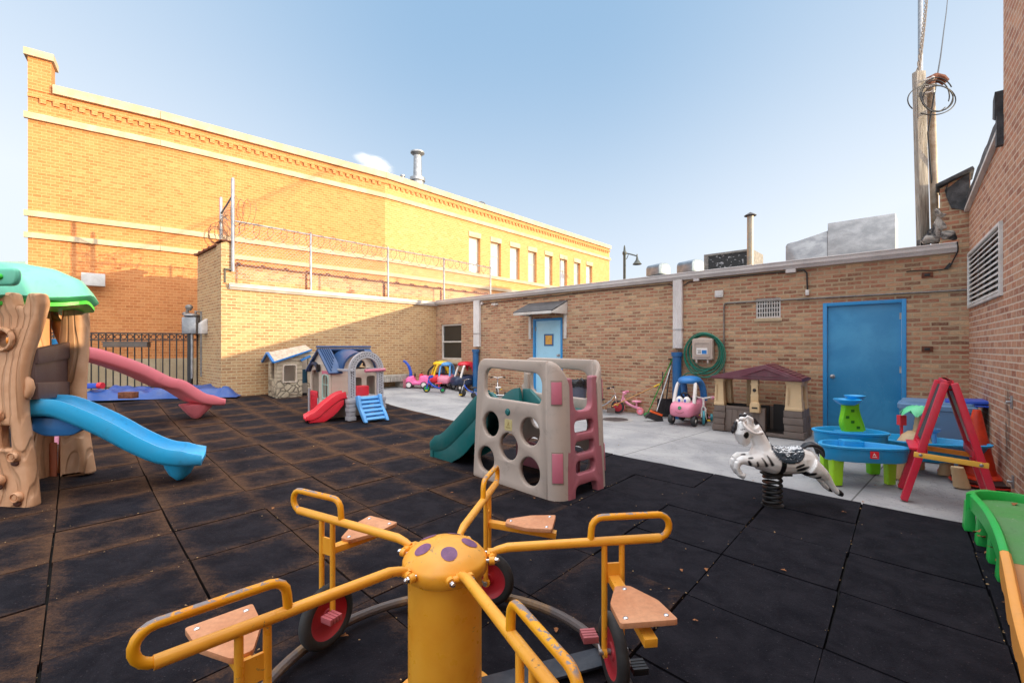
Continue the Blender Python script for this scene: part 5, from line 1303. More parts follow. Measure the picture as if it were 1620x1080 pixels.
for x in (.03, WP-.07): M().panel([(.14,zl),(DP-.14,zl),(DP-.14,zE),(.14,zE)],[rpoly([(.19,zl+.12,0),(DP-.19,zl+.12,0),(DP-.19,zE-.08,.1),(.19,zE-.08,.1)],.08,5)],T=.03,bev=.006).warp(lambda a, b, c: (x+b, a, c)).build('side_panel', m_tand, hs_)
# ================================================================== front house with arch, slide and ladder
m_stone = pl('pale_stone_plastic', (188,174,158), .55, .4, bumps=.2); m_grey = pl('grey_arch_plastic', (158,156,160), .5, .35)
m_navy = pl('navy_roof_plastic', (34,66,108), .4, .4); m_red = pl('red_plastic', (204,36,52), .35, .25); m_cbl = pl('cornflower_plastic', (84,148,204), .4, .3)
m_navyd = pl('dark_navy_plastic', (30,40,66), .45, .3)
K1 = G(523,662); 
hh = thing('playhouse', 'stone-look playhouse with navy roof, lattice arch, red slide and blue ladder', 'playhouse', K1, rzP)
def siding(m, x0, x1, z0, z1, y, n, d=.008):
    for k in range(n): m.b(x0, y-d, z0+(z1-z0)*k/n+.004, x1, y+.001, z0+(z1-z0)*(k+1)/n-.004)
XL = -.86
gp2 = M().panel([(XL,0),(0,0),(0,.88),(-.42,1.25),(XL,.88)],[rpoly([(-.80,.05,0),(-.48,.05,0),(-.48,.86,.14),(-.80,.86,.14)],.1,6),rpoly([(-.30,.36,0),(-.09,.36,0),(-.09,.78,.09),(-.30,.78,.09)],.1,6)],T=.05,bev=.01,y0=0)
siding(gp2,-.06,-.005,.36,.84,0,6); siding(gp2,-.46,-.33,.36,.84,0,6); siding(gp2,-.46,-.0,.03,.30,0,3)
gw = gp2.build('gable_wall', m_stone, hh)
M().panel(rpoly([(-.325,.335,0),(-.065,.335,0),(-.065,.80,.10),(-.325,.80,.10)],.1,6),[rpoly([(-.295,.365,0),(-.095,.365,0),(-.095,.78,.09),(-.295,.78,.09)],.1,6)],T=.02,bev=.004,y0=-.015).b(-.20,-.01,.365,-.19,.0,.77).b(-.295,-.01,.60,-.095,.0,.61).build('window_frame', pl('mint_frame_plastic',(160,190,178),.5), gw)
M().b(-.33,-.012,.80,-.04,-.001,.86).build('awning', m_rosel, gw)
M().panel(arc((-.64,0,.80),.22,15,165,10)and [(p[0],p[2]) for p in arc((-.64,0,.80),.22,10,170,10)]+[(p[0],p[2]) for p in arc((-.64,0,.80),.165,170,10,10)],T=.06,bev=.006,y0=-.05).build('door_hood', m_navyd, gw)
dr = M().panel(rpoly([(-.79,.06,0),(-.50,.06,0),(-.50,.47,.05),(-.79,.47,.05)],.05,5),T=.03,bev=.008,y0=-.03).build('door', m_red, gw)
M().panel(rrect(-.73,.14,-.56,.40,.04),[rrect(-.715,.155,-.575,.385,.035)],T=.006,bev=.001,y0=-.036).b(-.68,-.04,.30,-.62,-.031,.32).build('door_relief', m_red, dr)
M().tube([(-.40,-.06,.86),(-.38,-.07,.98)],.02,8).box((-.40,-.05,.92),(.05,.06,.10)).build('lantern', m_black, gw)
M().b(XL-.02,-.03,0,XL+.03,.03,.5).b(-.475,-.03,0,-.45,.02,.34).build('door_post', m_grey, gw)
# long side facing right
m = M(); m.X = Matrix.Rotation(PI/2,4,'Z')        # local x -> +y ; thickness into -x
m.panel([(0,0),(.98,0),(.98,.88),(.88,.90),(.82,1.06),(.70,1.15),(.54,1.18),(.38,1.15),(.26,1.06),(.20,.90),(0,.88)],[rpoly([(.36,.30,0),(.62,.30,0),(.62,.72,.06),(.36,.72,.06)],.05,5),rpoly([(.36,.88,0),(.70,.88,0),(.70,1.0,.1),(.53,1.10,.1),(.36,1.0,.1)],.05,5),rpoly([(.72,.36,0),(.90,.36,0),(.90,.74,.05),(.72,.74,.05)],.05,4)],T=.05,bev=.008,y0=0)
siding(m,.02,.34,.03,.86,0,8); siding(m,.92,.97,.03,.86,0,8); m.build('side_wall', m_stone, hh)
M().b(XL,.93,0,0-.05,.98,.88).b(XL,.05,0,XL+.05,.93,.88).build('rear_wall', m_stone, hh)
# roof: two slopes with a barrel dormer
rm = M(); th = .03
def slab(m, p, q, r, s, t=.03):
    P = [Vector(v) for v in (p,q,r,s)]; n = (P[1]-P[0]).cross(P[3]-P[0]).normalized()*t
    return m.add(P+[v-n for v in P], [(0,1,2,3),(7,6,5,4),(0,4,5,1),(1,5,6,2),(2,6,7,3),(3,7,4,0)])
slab(rm,(-.42,-.06,1.29),(-.42,1.03,1.29),(XL-.08,1.03,.86),(XL-.08,-.06,.86))
# right slope split around the dormer
slab(rm,(.07,-.06,.85),(.07,.20,.85),(-.42,.20,1.29),(-.42,-.06,1.29)); slab(rm,(.07,.88,.85),(.07,1.03,.85),(-.42,1.03,1.29),(-.42,.88,1.29))
rings = []
for x, rs_ in ((.09,1.0),(-.1,1.0),(-.42,1.0)):
    rings.append([Vector((x, .54+.37*math.cos(PI*i/14), .88+.33*math.sin(PI*i/14)*1.05+(.06 if x < -.3 else 0))) for i in range(15)]+[Vector((x, .54+.335*math.cos(PI*i/14), .88+.295*math.sin(PI*i/14)*1.05+(.06 if x < -.3 else 0))) for i in range(14,-1,-1)])
rm.loft(rings)
for k in range(5):
    y = -.0+.04*k; rm.bar((.04-.06*k,y,.895+.055*k),(-.40,y,1.293),.014,.016)
rm.warp(lambda x, y, z: (x, y, z-.02)); rm.build('roof', m_navy, hh, smooth=30)
M().tube([(-.42,-.07,1.30),(-.42,1.04,1.30)],.022,8).build('ridge', m_navy, hh)
# platform, arch, columns
PX0, PX1, PY0, PY1, PZ = .06, .50, .12, .76, .40
M().b(0.0,PY0,PZ-.05,PX1,PY1,PZ).build('platform', m_grey, hh, bevel=.01)
cp = M(); stone_block(cp, PX1-.10,PY0-.05,PX1+.04,PY0+.09,0,PZ-.02,5); cp.build('column', m_grey, hh, bevel=.006)
cp = M(); stone_block(cp, PX1-.10,PY1-.09,PX1+.04,PY1+.05,0,PZ-.02,5); cp.build('column', m_grey, hh, bevel=.006)
M().panel([(PX1-.1+.0,0)]and [(.0,0),(.3,0),(.3,.36),(.0,.36)],[rpoly([(.06,.04,0),(.24,.04,0),(.24,.28,.08),(.06,.28,.08)],.05,4)],T=.03,bev=.004,y0=PY1-.03).build('stone_base', m_stone, hh)
m = M(); m.X = Matrix.Translation((PX1,PY0-.02,0)) @ Matrix.Rotation(PI/2,4,'Z'); Wd = PY1-PY0+.04
R1 = Wd/2; R2 = R1-.12; zc = .88
out = [(0,PZ-.02),(.12,PZ-.02)]+[(R1-R2*math.cos(PI*i/16), zc+R2*math.sin(PI*i/16)*1.0) for i in range(17)]+[(Wd-.12,PZ-.02),(Wd,PZ-.02)]+[(R1+R1*math.cos(PI*i/16), zc+R1*math.sin(PI*i/16)) for i in range(17)]
hl = []
for side_ in (0,1):
    for k in range(10):
        z = PZ+.02+k*.046
        for j in range(2):
            x = .03+.04*j+(Wd-.12 if side_ else 0)+.01; hl.append([(x-.016,z+(.023 if j else 0)),(x,z-.018+(.023 if j else 0)),(x+.016,z+(.023 if j else 0)),(x,z+.018+(.023 if j else 0))])
for i in range(18):
    a = PI*(i+.5)/18
    for rr_ in (R2+.04, R2+.08):
        aa = a+(.08 if rr_ > R2+.05 else 0); cx2 = R1+rr_*math.cos(aa); cz2 = zc+rr_*math.sin(aa); hl.append([(cx2-.013,cz2),(cx2,cz2-.013),(cx2+.013,cz2),(cx2,cz2+.013)])
m.panel(out, hl, T=.05, bev=.0); m.build('lattice_arch', m_grey, hh, smooth=20)
M().b(-.02,PY0,.86,PX1+.03,PY0+.05,.90).b(-.02,PY1-.05,.86,PX1+.03,PY1,.90).b(.0,PY0,PZ,.03,PY1,PZ+.02).build('arch_brace', m_grey, hh, bevel=.006)
M().tube([(PX1-.0,PY0+.28,.865),(PX1+.01,PY1+.04,.875)], .03, 12).build('roller', m_rosel, hh)
m = M(); m.X = Matrix.Translation((PX1-.25,PY0+.02,0)) @ Matrix.Rotation(-PI/2-.25,4,'Z')
m.loft(slide_mesh([(0,PZ+.01),(.12,PZ-.02),(.30,.25),(.45,.12),(.55,.07),(.66,.065)], .34, .10, .02)); m.panel(rpoly([(.04,PZ-.03,0),(.14,PZ-.05,0),(.30,.235,.0),(.45,.11,0),(.6,.055,0),(.6,0,0),(.35,0,.05),(.18,.12,.05),(.04,.28,0)],.02,3),y0=-.15,T=.3,bev=.01); m.build('slide', m_red, hh, smooth=50)
m = M(); m.X = Matrix.Translation((PX1+.03,(PY0+PY1)/2,0))
for y in (-.24,.18): m.panel(rpoly([(-.02,PZ+.02,.05),(.08,PZ+.05,.04),(.15,.22,.1),(.24,.14,.08),(.34,-.01,.02),(.26,-.01,.02),(.16,.10,.08),(.08,.2,.08),(-.02,PZ-.08,.02)],.03,4),T=.055,bev=.01,y0=y)
m.build('ladder', m_cbl, hh, smooth=45)
for k in range(6):
    t = k/5; M().box((PX1+.05+.24*t,(PY0+PY1)/2,PZ-.02-.34*t),(.07,.40,.035),rot('Y',.5)).build('rung', m_cbl, hh, bevel=.008)
M().b(.10,.35,PZ,.30,.6,PZ+.18).build('toy_box', m_red, hh, bevel=.02)
# ================================================================== rear cottage
K2 = G(438,630); XC = -V; rzC = math.atan2(XC.y, XC.x)
ct = thing('playhouse', 'sand-coloured stone cottage playhouse with tan shingle roof behind the navy-roofed one', 'playhouse', K2, rzC)
fC = lambda px, py=HY: (lambda t: (t[0], t[1]-K2.z))(onw(Vector((K2.x,K2.y,0)), XC, px, py))
ww0, ww1 = fC(449)[0], fC(467.5)[0]; wz0_, wz1_ = fC(458,603)[1], fC(458,578)[1]; dx0, dx1 = fC(478.5)[0], fC(487)[0]
tl_ = fC(436,571)[1]; tr2 = fC(490,554)[1]
def stonewall():
    t = NT('cobble_plastic'); v = t.co(); vo = t.n('ShaderNodeTexVoronoi', feature='DISTANCE_TO_EDGE'); t.l(t.mapv(v,(1,1,1.25)), vo.inputs[0]); vo.inputs['Scale'].default_value = 6.5
    sp_ = t.n('ShaderNodeSeparateXYZ'); t.l(v, sp_.inputs[0]); low = t.math('LESS_THAN', sp_.outputs[2], .40)
    e = t.math('MULTIPLY', t.gray(vo.outputs[0], 0, .10, 1, 0), low)
    fr = t.math('FRACT', t.math('MULTIPLY', sp_.outputs[2], 11)); ln_ = t.math('MULTIPLY', t.gray(fr, 0, .12, 1, 0), t.math('SUBTRACT', 1, low))
    e = t.math('MAXIMUM', e, t.math('MULTIPLY', ln_, .6))
    c = t.mix(t.gray(t.noise(v,5),.3,.7), s2l((200,186,160)), s2l((176,160,138))); c = t.mix(t.math('MULTIPLY', e, .62), c, s2l((88,80,70)))
    t.bump(t.math('MULTIPLY', e, -1), .9, .03); return t.done(c, .6)
m_cob = stonewall()
XE2 = fC(500)[0]+.15
m = M().panel([(0,0),(dx0,0),(dx0,tr2-.22),(dx1,tr2-.18),(dx1,0),(XE2,0),(XE2,tr2-.1),(fC(490)[0],tr2),(0,tl_)],[rpoly([(ww0,wz0_,0),(ww1,wz0_,0),(ww1,wz1_,.05),(ww0,wz1_,.05)],.04,4)],T=.05,bev=.008)
m.build('front_wall', m_cob, ct)
M().panel(rpoly([(ww0-.03,wz0_-.03,0),(ww1+.03,wz0_-.03,0),(ww1+.03,wz1_+.03,.05),(ww0-.03,wz1_+.03,.05)],.04,4),[rpoly([(ww0,wz0_,0),(ww1,wz0_,0),(ww1,wz1_,.05),(ww0,wz1_,.05)],.04,4)],T=.03,bev=.006,y0=-.02).build('window_frame', m_stone, ct)
m = M(); m.X = Matrix.Translation((0,0,0)) @ Matrix.Rotation(PI/2,4,'Z')
m.panel([(.05,0),(.52,0),(.52,tl_),(.28,tl_+.16),(.05,tl_)],[rpoly([(.16,.42,0),(.38,.42,0),(.38,.86,.03),(.16,.86,.03)],.03,3)],T=.05,bev=.008,y0=-.05); m.build('end_wall', m_cob, ct)
M().b(.05,.47,0,XE2,.52,.9).build('rear_wall', m_stone, ct)
rm = M(); slab(rm,(-.08,-.07,tl_-.02),(fC(491)[0],-.07,tr2+.02),(fC(491)[0],.28,tr2+.13),(-.08,.28,tl_+.20)); slab(rm,(-.08,.28,tl_+.20),(fC(491)[0],.28,tr2+.13),(fC(491)[0],.60,tl_),(-.08,.60,tl_-.02))
m_sh2 = noisy('tan_shingle_plastic',(214,200,180),(180,160,140),16,.6,.6,.02)
rm.build('roof', m_sh2, ct)
M().bar((-.10,-.08,tl_-.03),(fC(491)[0],-.08,tr2+.01),.035,.04).build('roof_edge', m_skyd, ct, bevel=.008)
M().bar((-.10,-.08,tl_-.03),(-.10,.27,tl_+.18),.05,.05).bar((-.10,.29,tl_+.18),(-.10,.6,tl_-.03),.05,.05).build('gable_edge', m_skyd, ct, bevel=.008)
M().bar((fC(474)[0],-.06,fC(474,570)[1]),(fC(489)[0],-.06,fC(489,563)[1]),.06,.05).build('door_hood', m_skyd, ct, bevel=.008)
M().b(dx0+.02,.12,.3,dx1+.3,.16,.62).build('inner_panel', pl('dark_teal_plastic',(24,74,96),.5), ct)
# ================================================================== ride-on toys
def wheel(parent, c, r, w_, tyre, rim, axis='Y', name='wheel', hubr=.55):
    m = M(); m.X = Matrix.Translation(c) @ (Matrix.Rotation(PI/2,4,'X') if axis == 'Y' else Matrix.Identity(4))
    m.lathe([(r*hubr,-w_/2),(r*.9,-w_/2),(r,-w_*.3),(r,w_*.3),(r*.9,w_/2),(r*hubr,w_/2),(r*hubr,-w_/2)],(0,0,0),24,caps=False); o = m.build(name, tyre, parent, smooth=50)
    h = M(); h.X = m.X; h.lathe([(.0,-w_*.42),(r*hubr*.5,-w_*.45),(r*hubr*1.01,-w_*.25),(r*hubr*1.01,w_*.25),(r*hubr*.5,w_*.45),(.0,w_*.42)],(0,0,0),18); h.build('rim', rim, o, smooth=40); return o
m_wt = pl('black_plastic', (28,28,30), .5, .3); m_wr = pl('white_hub_plastic', (214,210,206), .45, .2)
m_navyc = pl('navy_car_plastic', (30,44,72), .4, .3); m_pnk = pl('car_pink_plastic', (226,104,160), .4, .2); m_dpk = pl('dusty_pink_plastic', (206,124,148), .42, .3)
m_ywl = pl('yellow_plastic', (240,186,30), .4, .2); m_bluep = pl('royal_blue_plastic', (28,72,176), .38, .25); m_grn = pl('green_wheel_plastic', (20,140,80), .45, .2)
def coupe(label, loc, rz, body, roof, pillar, face=False, scale=1.0, group=None):
    t = thing('ride_on_car', label, 'ride-on car', loc, rz, group, scale)
    # body: x forward, from rounded slices
    rings = []
    for x, hw, z0, z1 in ((-.36,.12,.20,.34),(-.34,.18,.15,.40),(-.26,.215,.13,.43),(-.05,.22,.12,.42),(.10,.215,.12,.40),(.24,.205,.13,.38),(.32,.18,.14,.34),(.355,.12,.17,.28)):
        ring = []
        for i in range(20):
            a = 2*PI*i/20; ca, sa = math.cos(a), math.sin(a); sx = abs(ca)**.5*(1 if ca > 0 else -1); sy = abs(sa)**.5*(1 if sa > 0 else -1)
            ring.append(Vector((x, hw*sx, (z0+z1)/2+(z1-z0)/2*sy)))
        rings.append(ring)
    bo = M().loft(rings).build('body', body, t, smooth=60)
    M().ell((-.03,0,.425),(.17,.15,.02),18,6).build('cockpit', m_wt, bo)
    for s in (-1,1):
        M().tube(bez([(.17,s*.17,.36),(.12,s*.165,.52),(.06,s*.15,.66),(-.0,s*.12,.72)],4), .030, 10).build('front_pillar', pillar, t)
        M().tube(bez([(-.30,s*.17,.38),(-.27,s*.165,.55),(-.20,s*.15,.68),(-.10,s*.12,.73)],4), [.055]*13, 10).build('rear_pillar', roof, t)
    rg = []
    for (s, z) in ((.96,.685),(1.06,.705),(1.04,.74),(.90,.775),(.6,.80),(.02,.81)): rg.append([Vector((-.09+.24*s*math.cos(a*PI/10), .18*s*math.sin(a*PI/10), z)) for a in range(20)])
    M().loft(rg).build('roof', roof, t, smooth=60)
    wl_ = M(); wl_.X = Matrix.Translation((.10,0,.48)) @ Matrix.Rotation(-.9,4,'Y'); wl_.lathe([(.055,-.01),(.075,-.01),(.075,.01),(.055,.01),(.055,-.01)],(0,0,0),18,caps=False); wl_.box((0,0,0),(.12,.02,.012)); wl_.build('steering_wheel', m_wt, t)
    for s in (-1,1):
        wheel(t, (.22,s*.19,.085), .085, .07, m_wt, m_wr); wheel(t, (-.25,s*.20,.085), .085, .07, m_wt, m_wr)
        if face:
            e = M().ell((.20,s*.062,.40),(.055,.062,.075),16,12).build('eye', m_wr, bo, smooth=60)
            M().ell((.245,s*.052,.405),(.014,.022,.030),12,8).build('iris', m_bluep, e)
            M().ell((.325,s*.12,.27),(.02,.032,.032),12,8).build('headlamp', m_wr, bo)
        else: M().ell((.325,s*.12,.27),(.02,.03,.03),12,8).build('headlamp', m_ywl if roof is m_red else m_wr, bo)
    if face:
        m = M(); m.X = Matrix.Translation((.352,0,.295)) @ Matrix.Rotation(PI/2,4,'Y') @ Matrix.Rotation(PI/2,4,'Z'); m.lathe([(.0,.012),(.028,.010),(.030,.0)],(0,0,0),20).warp(lambda x, y, z: (x, y, z)); lg = m.build('badge', pl('badge_green',(40,140,90),.4), bo)
        M().tube(bez([(.355,-.07,.235),(.364,-.03,.215),(.366,0,.210),(.364,.03,.215),(.355,.07,.235)],4),.005,6).build('smile', m_rose, bo)
        txt(bo, 'little tikes', .013, (.3665,-.029,.291), (PI/2,0,PI/2), m_wr)
    return t
def txt(parent, s, size, loc, rot_, mat, name='lettering'):
    cu = bpy.data.curves.new(name, 'FONT'); cu.body = s; cu.size = size; cu.extrude = .0005
    o = bpy.data.objects.new(name, cu); col.objects.link(o)
    dg = bpy.context.evaluated_depsgraph_get(); me = bpy.data.meshes.new_from_object(o.evaluated_get(dg)); bpy.data.objects.remove(o)
    me.materials.clear(); me.materials.append(mat); o = bpy.data.objects.new(name, me); col.objects.link(o); o.parent = parent; o.location = loc; o.rotation_euler = rot_; return o
def face_to(px, py, px2, py2):
    a = G(px,py); b = G(px2,py2); return math.atan2(b.y-a.y, b.x-a.x)
q = G(1088,669); coupe('pink toy coupe with blue roof, white pillars and cartoon eyes beside the playhouse', q, R(228), m_dpk, m_skyd, m_wr, True, 1.06)
# little sit-on convertible and the cluster in the far corner
def lc(px, py, dy=0): g = G(px, py); return g+Vector((0,dy,0))
q = lc(661,613)
cv = thing('ride_on_car', 'small bright pink convertible ride-on with white wheels and blue push handle', 'ride-on car', q, R(180))
m = M().panel(rpoly([(-.34,.08,.05),(.34,.08,.05),(.34,.20,.08),(.27,.32,.08),(.10,.34,.04),(.06,.20,.06),(-.04,.18,.06),(-.08,.34,.04),(-.26,.36,.06),(-.34,.26,.06)],.05,5),T=.34,bev=.05,y0=-.17); bo = m.build('body', m_pnk, cv, smooth=60)
for s in (-1,1): wheel(cv,(.22,s*.165,.09),.09,.05,m_wt,m_wr,hubr=.78); wheel(cv,(-.20,s*.165,.09),.09,.05,m_wt,m_wr,hubr=.78)
M().ell((.08,0,.36),(.02,.06,.06)).ell((-.10,0,.38),(.02,.06,.06)).build('steering_wheel', m_wt, cv)
M().b(-.14,-.13,.18,-.06,.13,.40).build('seat', m_red, cv, bevel=.02)
M().tube(bez([(.20,.05,.30),(.19,.05,.42),(.24,.05,.60),(.33,.05,.72),(.40,.05,.76)],5), [.045]*6+[.04]*6+[.035]*8+[.03], 10).build('push_handle', m_bluep, cv)
q = lc(640,613.5,-.0); tag(M().b(-.035,-.02,0,-.005,.02,.24).b(.005,-.02,0,.035,.02,.24).b(-.034,-.015,.08,.034,.015,.16).build('plastic_block', m_rose, bevel=.006), 'dark red plastic fence piece standing at the end of the bench', 'toy'); bpy.data.objects['plastic_block'].location = q
q = lc(690,614,.35)
rc_ = coupe('red and yellow covered ride-on car half hidden behind the blue and pink coupe', q, R(200), m_red, m_ywl, m_ywl, False, .95)
M().tube(bez([(.28,-.2,.30),(.25,-.22,.50),(.08,-.22,.66),(-.10,-.22,.74)],5), .028, 10).build('side_bar', m_wt, rc_)
q = lc(705,613,.05); coupe('pink toy coupe with bright blue roof parked in the far corner', q, R(262), m_dpk, m_cbl, m_cbl, False, .92)
q = lc(732,617,.1); coupe('navy toy coupe with red roof and white front pillars beside the downspout', q, R(215), m_navyc, m_red, m_red, False, 1.0)
for o in kids(bpy.data.objects['ride_on_car.004'] if 'ride_on_car.004' in bpy.data.objects else cv):
    if o.name.startswith('front_pillar'): o.data.materials[0] = m_wr
def trike(label, loc, rz, fr, front_rim, rear_rim, seat, bar, fr_r=.13, scale=1.0, tyre=None, chunky=False, pedal=None):
    tyre = tyre or m_wt; pedal = pedal or m_ywl
    t = thing('tricycle', label, 'tricycle', loc, rz, None, scale)
    rt = .022 if chunky else .012
    wheel(t, (.26,0,fr_r), fr_r, .045, tyre, front_rim, hubr=.72)
    for s in (-1,1): wheel(t, (-.22,s*.17,.075), .075, .045, tyre, rear_rim, hubr=.62)
    M().tube(bez([(.20,0,fr_r*2+.10),(.10,0,fr_r+.10),(-.05,0,.14),(-.22,0,.10)],5), rt*1.3, 10).tube([(-.22,-.17,.075),(-.22,.17,.075)], rt, 8).build('frame', fr, t)
    for s in (-1,1): M().tube([(.26,s*.035,fr_r),(.23,s*.035,fr_r*2+.04),(.21,0,fr_r*2+.08)], rt*.8, 8).build('fork', bar, t)
    M().tube([(.22,0,fr_r*2+.06),(.18,0,fr_r*2+.24)], rt, 8).tube(bez([(.12,-.17,fr_r*2+.24),(.17,-.11,fr_r*2+.25),(.18,0,fr_r*2+.23),(.17,.11,fr_r*2+.25),(.12,.17,fr_r*2+.24)],4), rt*.8, 8).build('handlebar', bar, t)
    for s in (-1,1): M().tube([(.145,s*.145,fr_r*2+.245),(.095,s*.19,fr_r*2+.238)], rt*1.5, 8).build('grip', m_wt if not chunky else fr, t)
    M().ell((-.10,0,.26),(.11,.08,.025),16,8).tube([(-.10,0,.12),(-.10,0,.25)], rt, 8).build('seat', seat, t)
    for s, z in ((-1,.05),(1,-.05)): M().box((.26,s*.09,fr_r+z),(.07,.06,.02)).build('pedal', pedal, t)
    return t
trike('blue and yellow tricycle with green wheels standing in front of the corner cars', lc(689,620), R(185), m_bluep, m_grn, m_grn, m_red, m_bluep, .11, .9, None, True)
trike('silver and blue tricycle with black wheels beside the grey-brown climber', lc(744,628), R(150), m_bluep, m_wt, m_wt, m_wt, m_chrome, .11, .95)
trike('white and blue tricycle with black tyres glimpsed through the climber window', lc(788,628), R(95), m_chrome, m_wt, m_chrome, m_wr, m_chrome, .13, 1.0)
trike('chrome tricycle with a crimson front wheel just right of the climber', G(957,652), R(-28), m_chrome, m_redrim, m_redrim, m_wt, m_chrome, .13, 1.05)
tk = trike('pink tricycle with a coral front wheel in front of the long wall', G(1000,653), R(150), m_pinkl, m_pink, m_pinkl, m_pinkl, m_pinkl, .105, .95, m_pink, True, m_pinkl)
trike('teal-wheeled pink and white tricycle tucked between coupe and brown playhouse', G(1112,668), R(250), m_pinkl, m_teal, m_teal, m_pink, m_wr, .135, .92, pl('teal_tyre_plastic',(60,150,164),.45,.2), True)
# ride-on scooter glimpsed behind the climber and the refuse bin
q = G(917,652)+Vector((0,.35,0))
bn = thing('rubbish_bin', 'grey rubbish bin with a black bag liner against the long wall', 'bin', q)
M().lathe([(.0,0),(.17,0),(.22,.62),(.235,.63),(.235,.66),(.21,.66),(.2,.60),(.16,.03)],(0,0,0),24).build('bin_body', pl('grey_bin_plastic',(74,80,96),.5,.3), bn)
rg = []; rr2 = random.Random(5)
for (r, z) in ((.238,.52),(.246,.57),(.245,.64),(.23,.675),(.20,.66),(.17,.58)): rg.append([Vector(((r+rr2.uniform(-.006,.006))*math.cos(a*PI/18),(r+rr2.uniform(-.006,.006))*math.sin(a*PI/18), z+rr2.uniform(-.03,.02))) for a in range(36)])
M().loft(rg, caps=False).build('bag', pl('black_bag',(22,22,24),.25,.1), bn)
q = G(899,652)+Vector((0,-.1,0)); so2 = thing('ride_on_scooter', 'low red and yellow ride-on scooter behind the climber', 'ride-on toy', q)
M().ell((0,0,.18),(.24,.10,.07),18,10).build('body', m_red, so2); M().ell((.03,0,.235),(.16,.07,.03),16,8).build('seat', m_ywl, so2); M().tube([(-.18,0,.2),(-.20,0,.40)],.018,8).tube([(-.20,-.12,.40),(-.20,.12,.40)],.016,8).build('handlebar', m_wt, so2)
for x in (-.17,.17): wheel(so2,(x,0,.08),.08,.06,m_wt,m_red)
# ================================================================== bench by wall B
bt0 = fB(640)[0]; ge = .27
bh = thing('bench', 'low weathered timber bench against the sunlit brick wall', 'bench', C1+V*bt0-U*.0+Vector((0,0,ge)), RZB)
M().b(0,.05,.27,1.5,.42,.34).build('seat', m_wood, bh, bevel=.01); M().b(.0,.40,.16,1.5,.43,.27).build('apron', m_wood, bh, bevel=.004)
for x in (.12,1.25): M().b(x,.08,-.02,x+.25,.38,.27).build('leg', m_wood, bh, bevel=.006)
# ================================================================== brooms and shovels at the downspout
def WPt(px, py, off): # point off the wall A plane
    t, z = fA(px, py); return W0+U*t+V*off+Vector((0,0,z))
def stick(name, label, cat, a, b, r, mat, extra=None, group=None):
    a = Vector(a); b = Vector(b); t = thing(name, label, cat, a, 0, group); M().tube([(0,0,0), b-a], r, 8).build('handle', mat, t); return t, b-a
gA = lambda px, py: G(px, py)
q = gA(1038,665); t, d = stick('broom', 'black push broom with an orange band and grey handle leaning on the wall', 'broom', q+Vector((0,0,.14)), WPt(1064,575,.04), .012, m_galv)
M().loft([[Vector((x,y,z)) for x,y in ((-w_,-h_),(w_,-h_),(w_,h_),(-w_,h_))] for w_,h_,z in ((.05,.02,.04),(.13,.025,-.02),(.20,.045,-.14))]).build('bristles', m_wt, t); M().box((0,0,.0),(.24,.055,.04)).build('head', pl('orange_broom_plastic',(230,96,40),.45,.2), t)
for c in kids(t):
    if c.name.split('.')[0] != 'handle': c.rotation_euler = (0,.35,.2)
q = gA(1026,661); t, d = stick('broom', 'green-handled broom with green bristles behind the black broom', 'broom', q+Vector((-.02,.05,.05)), WPt(1066,566,.05), .011, pl('green_handle',(34,120,40),.4,.2))
M().ell((-.0,0,.0),(.06,.04,.055)).build('bristles', pl('green_bristle',(24,110,50),.6,.2), t)
q = gA(1053,659); t, d = stick('snow_shovel', 'black snow shovel standing upright with its blade on the ground', 'shovel', q+Vector((0,-.02,.28)), WPt(1064,568,.06), .013, m_wt)
m = M()
rg = []
for k in range(5):
    z = -.27+.36*k/4; rg.append([Vector((x, .05*math.cos(x*5)*-1-.04*k/4+.0, z)) for x in (-.19,-.1,0,.1,.19)]+[Vector((x, .05*math.cos(x*5)*-1-.04*k/4+.012, z)) for x in (.19,.1,0,-.1,-.19)])
m.loft(rg); 
for x in (-.14,-.05,.05,.14): m.bar((x,-.08,-.24),(x*.7,-.09,.06),.012,.012)
m.build('blade', m_wt, t, smooth=40); M().tube([d+Vector((-.06,0,0)), d+Vector((.06,0,0))],.014,8).build('grip', m_wt, t)
q = gA(1049,660); t, d = stick('rake', 'thin black-handled tool leaning behind the snow shovel', 'garden tool', q+Vector((0,0,.02)), WPt(1050,588,.05), .012, m_wt); M().box((0,0,.02),(.18,.03,.05)).build('head', m_wt, t)
q = gA(968,655); t, d = stick('broom', 'wooden broom handle with yellow grip leaning low along the wall', 'broom', q+Vector((0,.0,.16)), WPt(1046,607,.06), .011, pl('wood_handle',(176,128,72),.5,.3))
M().tube([d*.88, d],.015,8).build('grip', m_ywl, t); M().box((-.02,0,-.08),(.16,.04,.10)).build('bristles', m_umb, t)
# ================================================================== hose on its reel box
t0, z0 = fA(1115.5, 552)
hz_ = thing('hose_reel', 'green garden hose coiled around a beige wall-mounted hose box', 'hose reel', W0+U*t0+Vector((0,0,z0)), RZA)
M().panel(rpoly([(-.19,-.20,.02),(.19,-.20,.02),(.19,.19,.03),(.0,.22,.06),(-.19,.19,.03)],.03,5),y0=.02,T=.14,bev=.02).build('hose_box', m_taup, hz_)
bxk = M().panel(rrect(-.15,-.15,.15,.13,.03),[rrect(-.13,-.13,.13,.11,.02)],y0=.16,T=.012,bev=.003); bxk.build('box_rim', m_taup, hz_)
lb = M().b(-.10,.161,-.10,.10,.166,.02).build('label', m_wr, hz_); M().b(-.09,.167,-.09,.0,.169,-.02).build('label_picture', m_skyd, lb); M().b(.015,.167,-.03,.085,.169,-.02).b(.015,.167,-.055,.075,.169,-.045).b(.015,.167,-.08,.08,.169,-.07).build('label_lines', m_black, lb)
M().b(-.12,.06,-.26,-.09,.16,-.20).build('bracket', m_taup, hz_); M().b(.09,.06,-.26,.12,.16,-.20).build('bracket', m_taup, hz_)
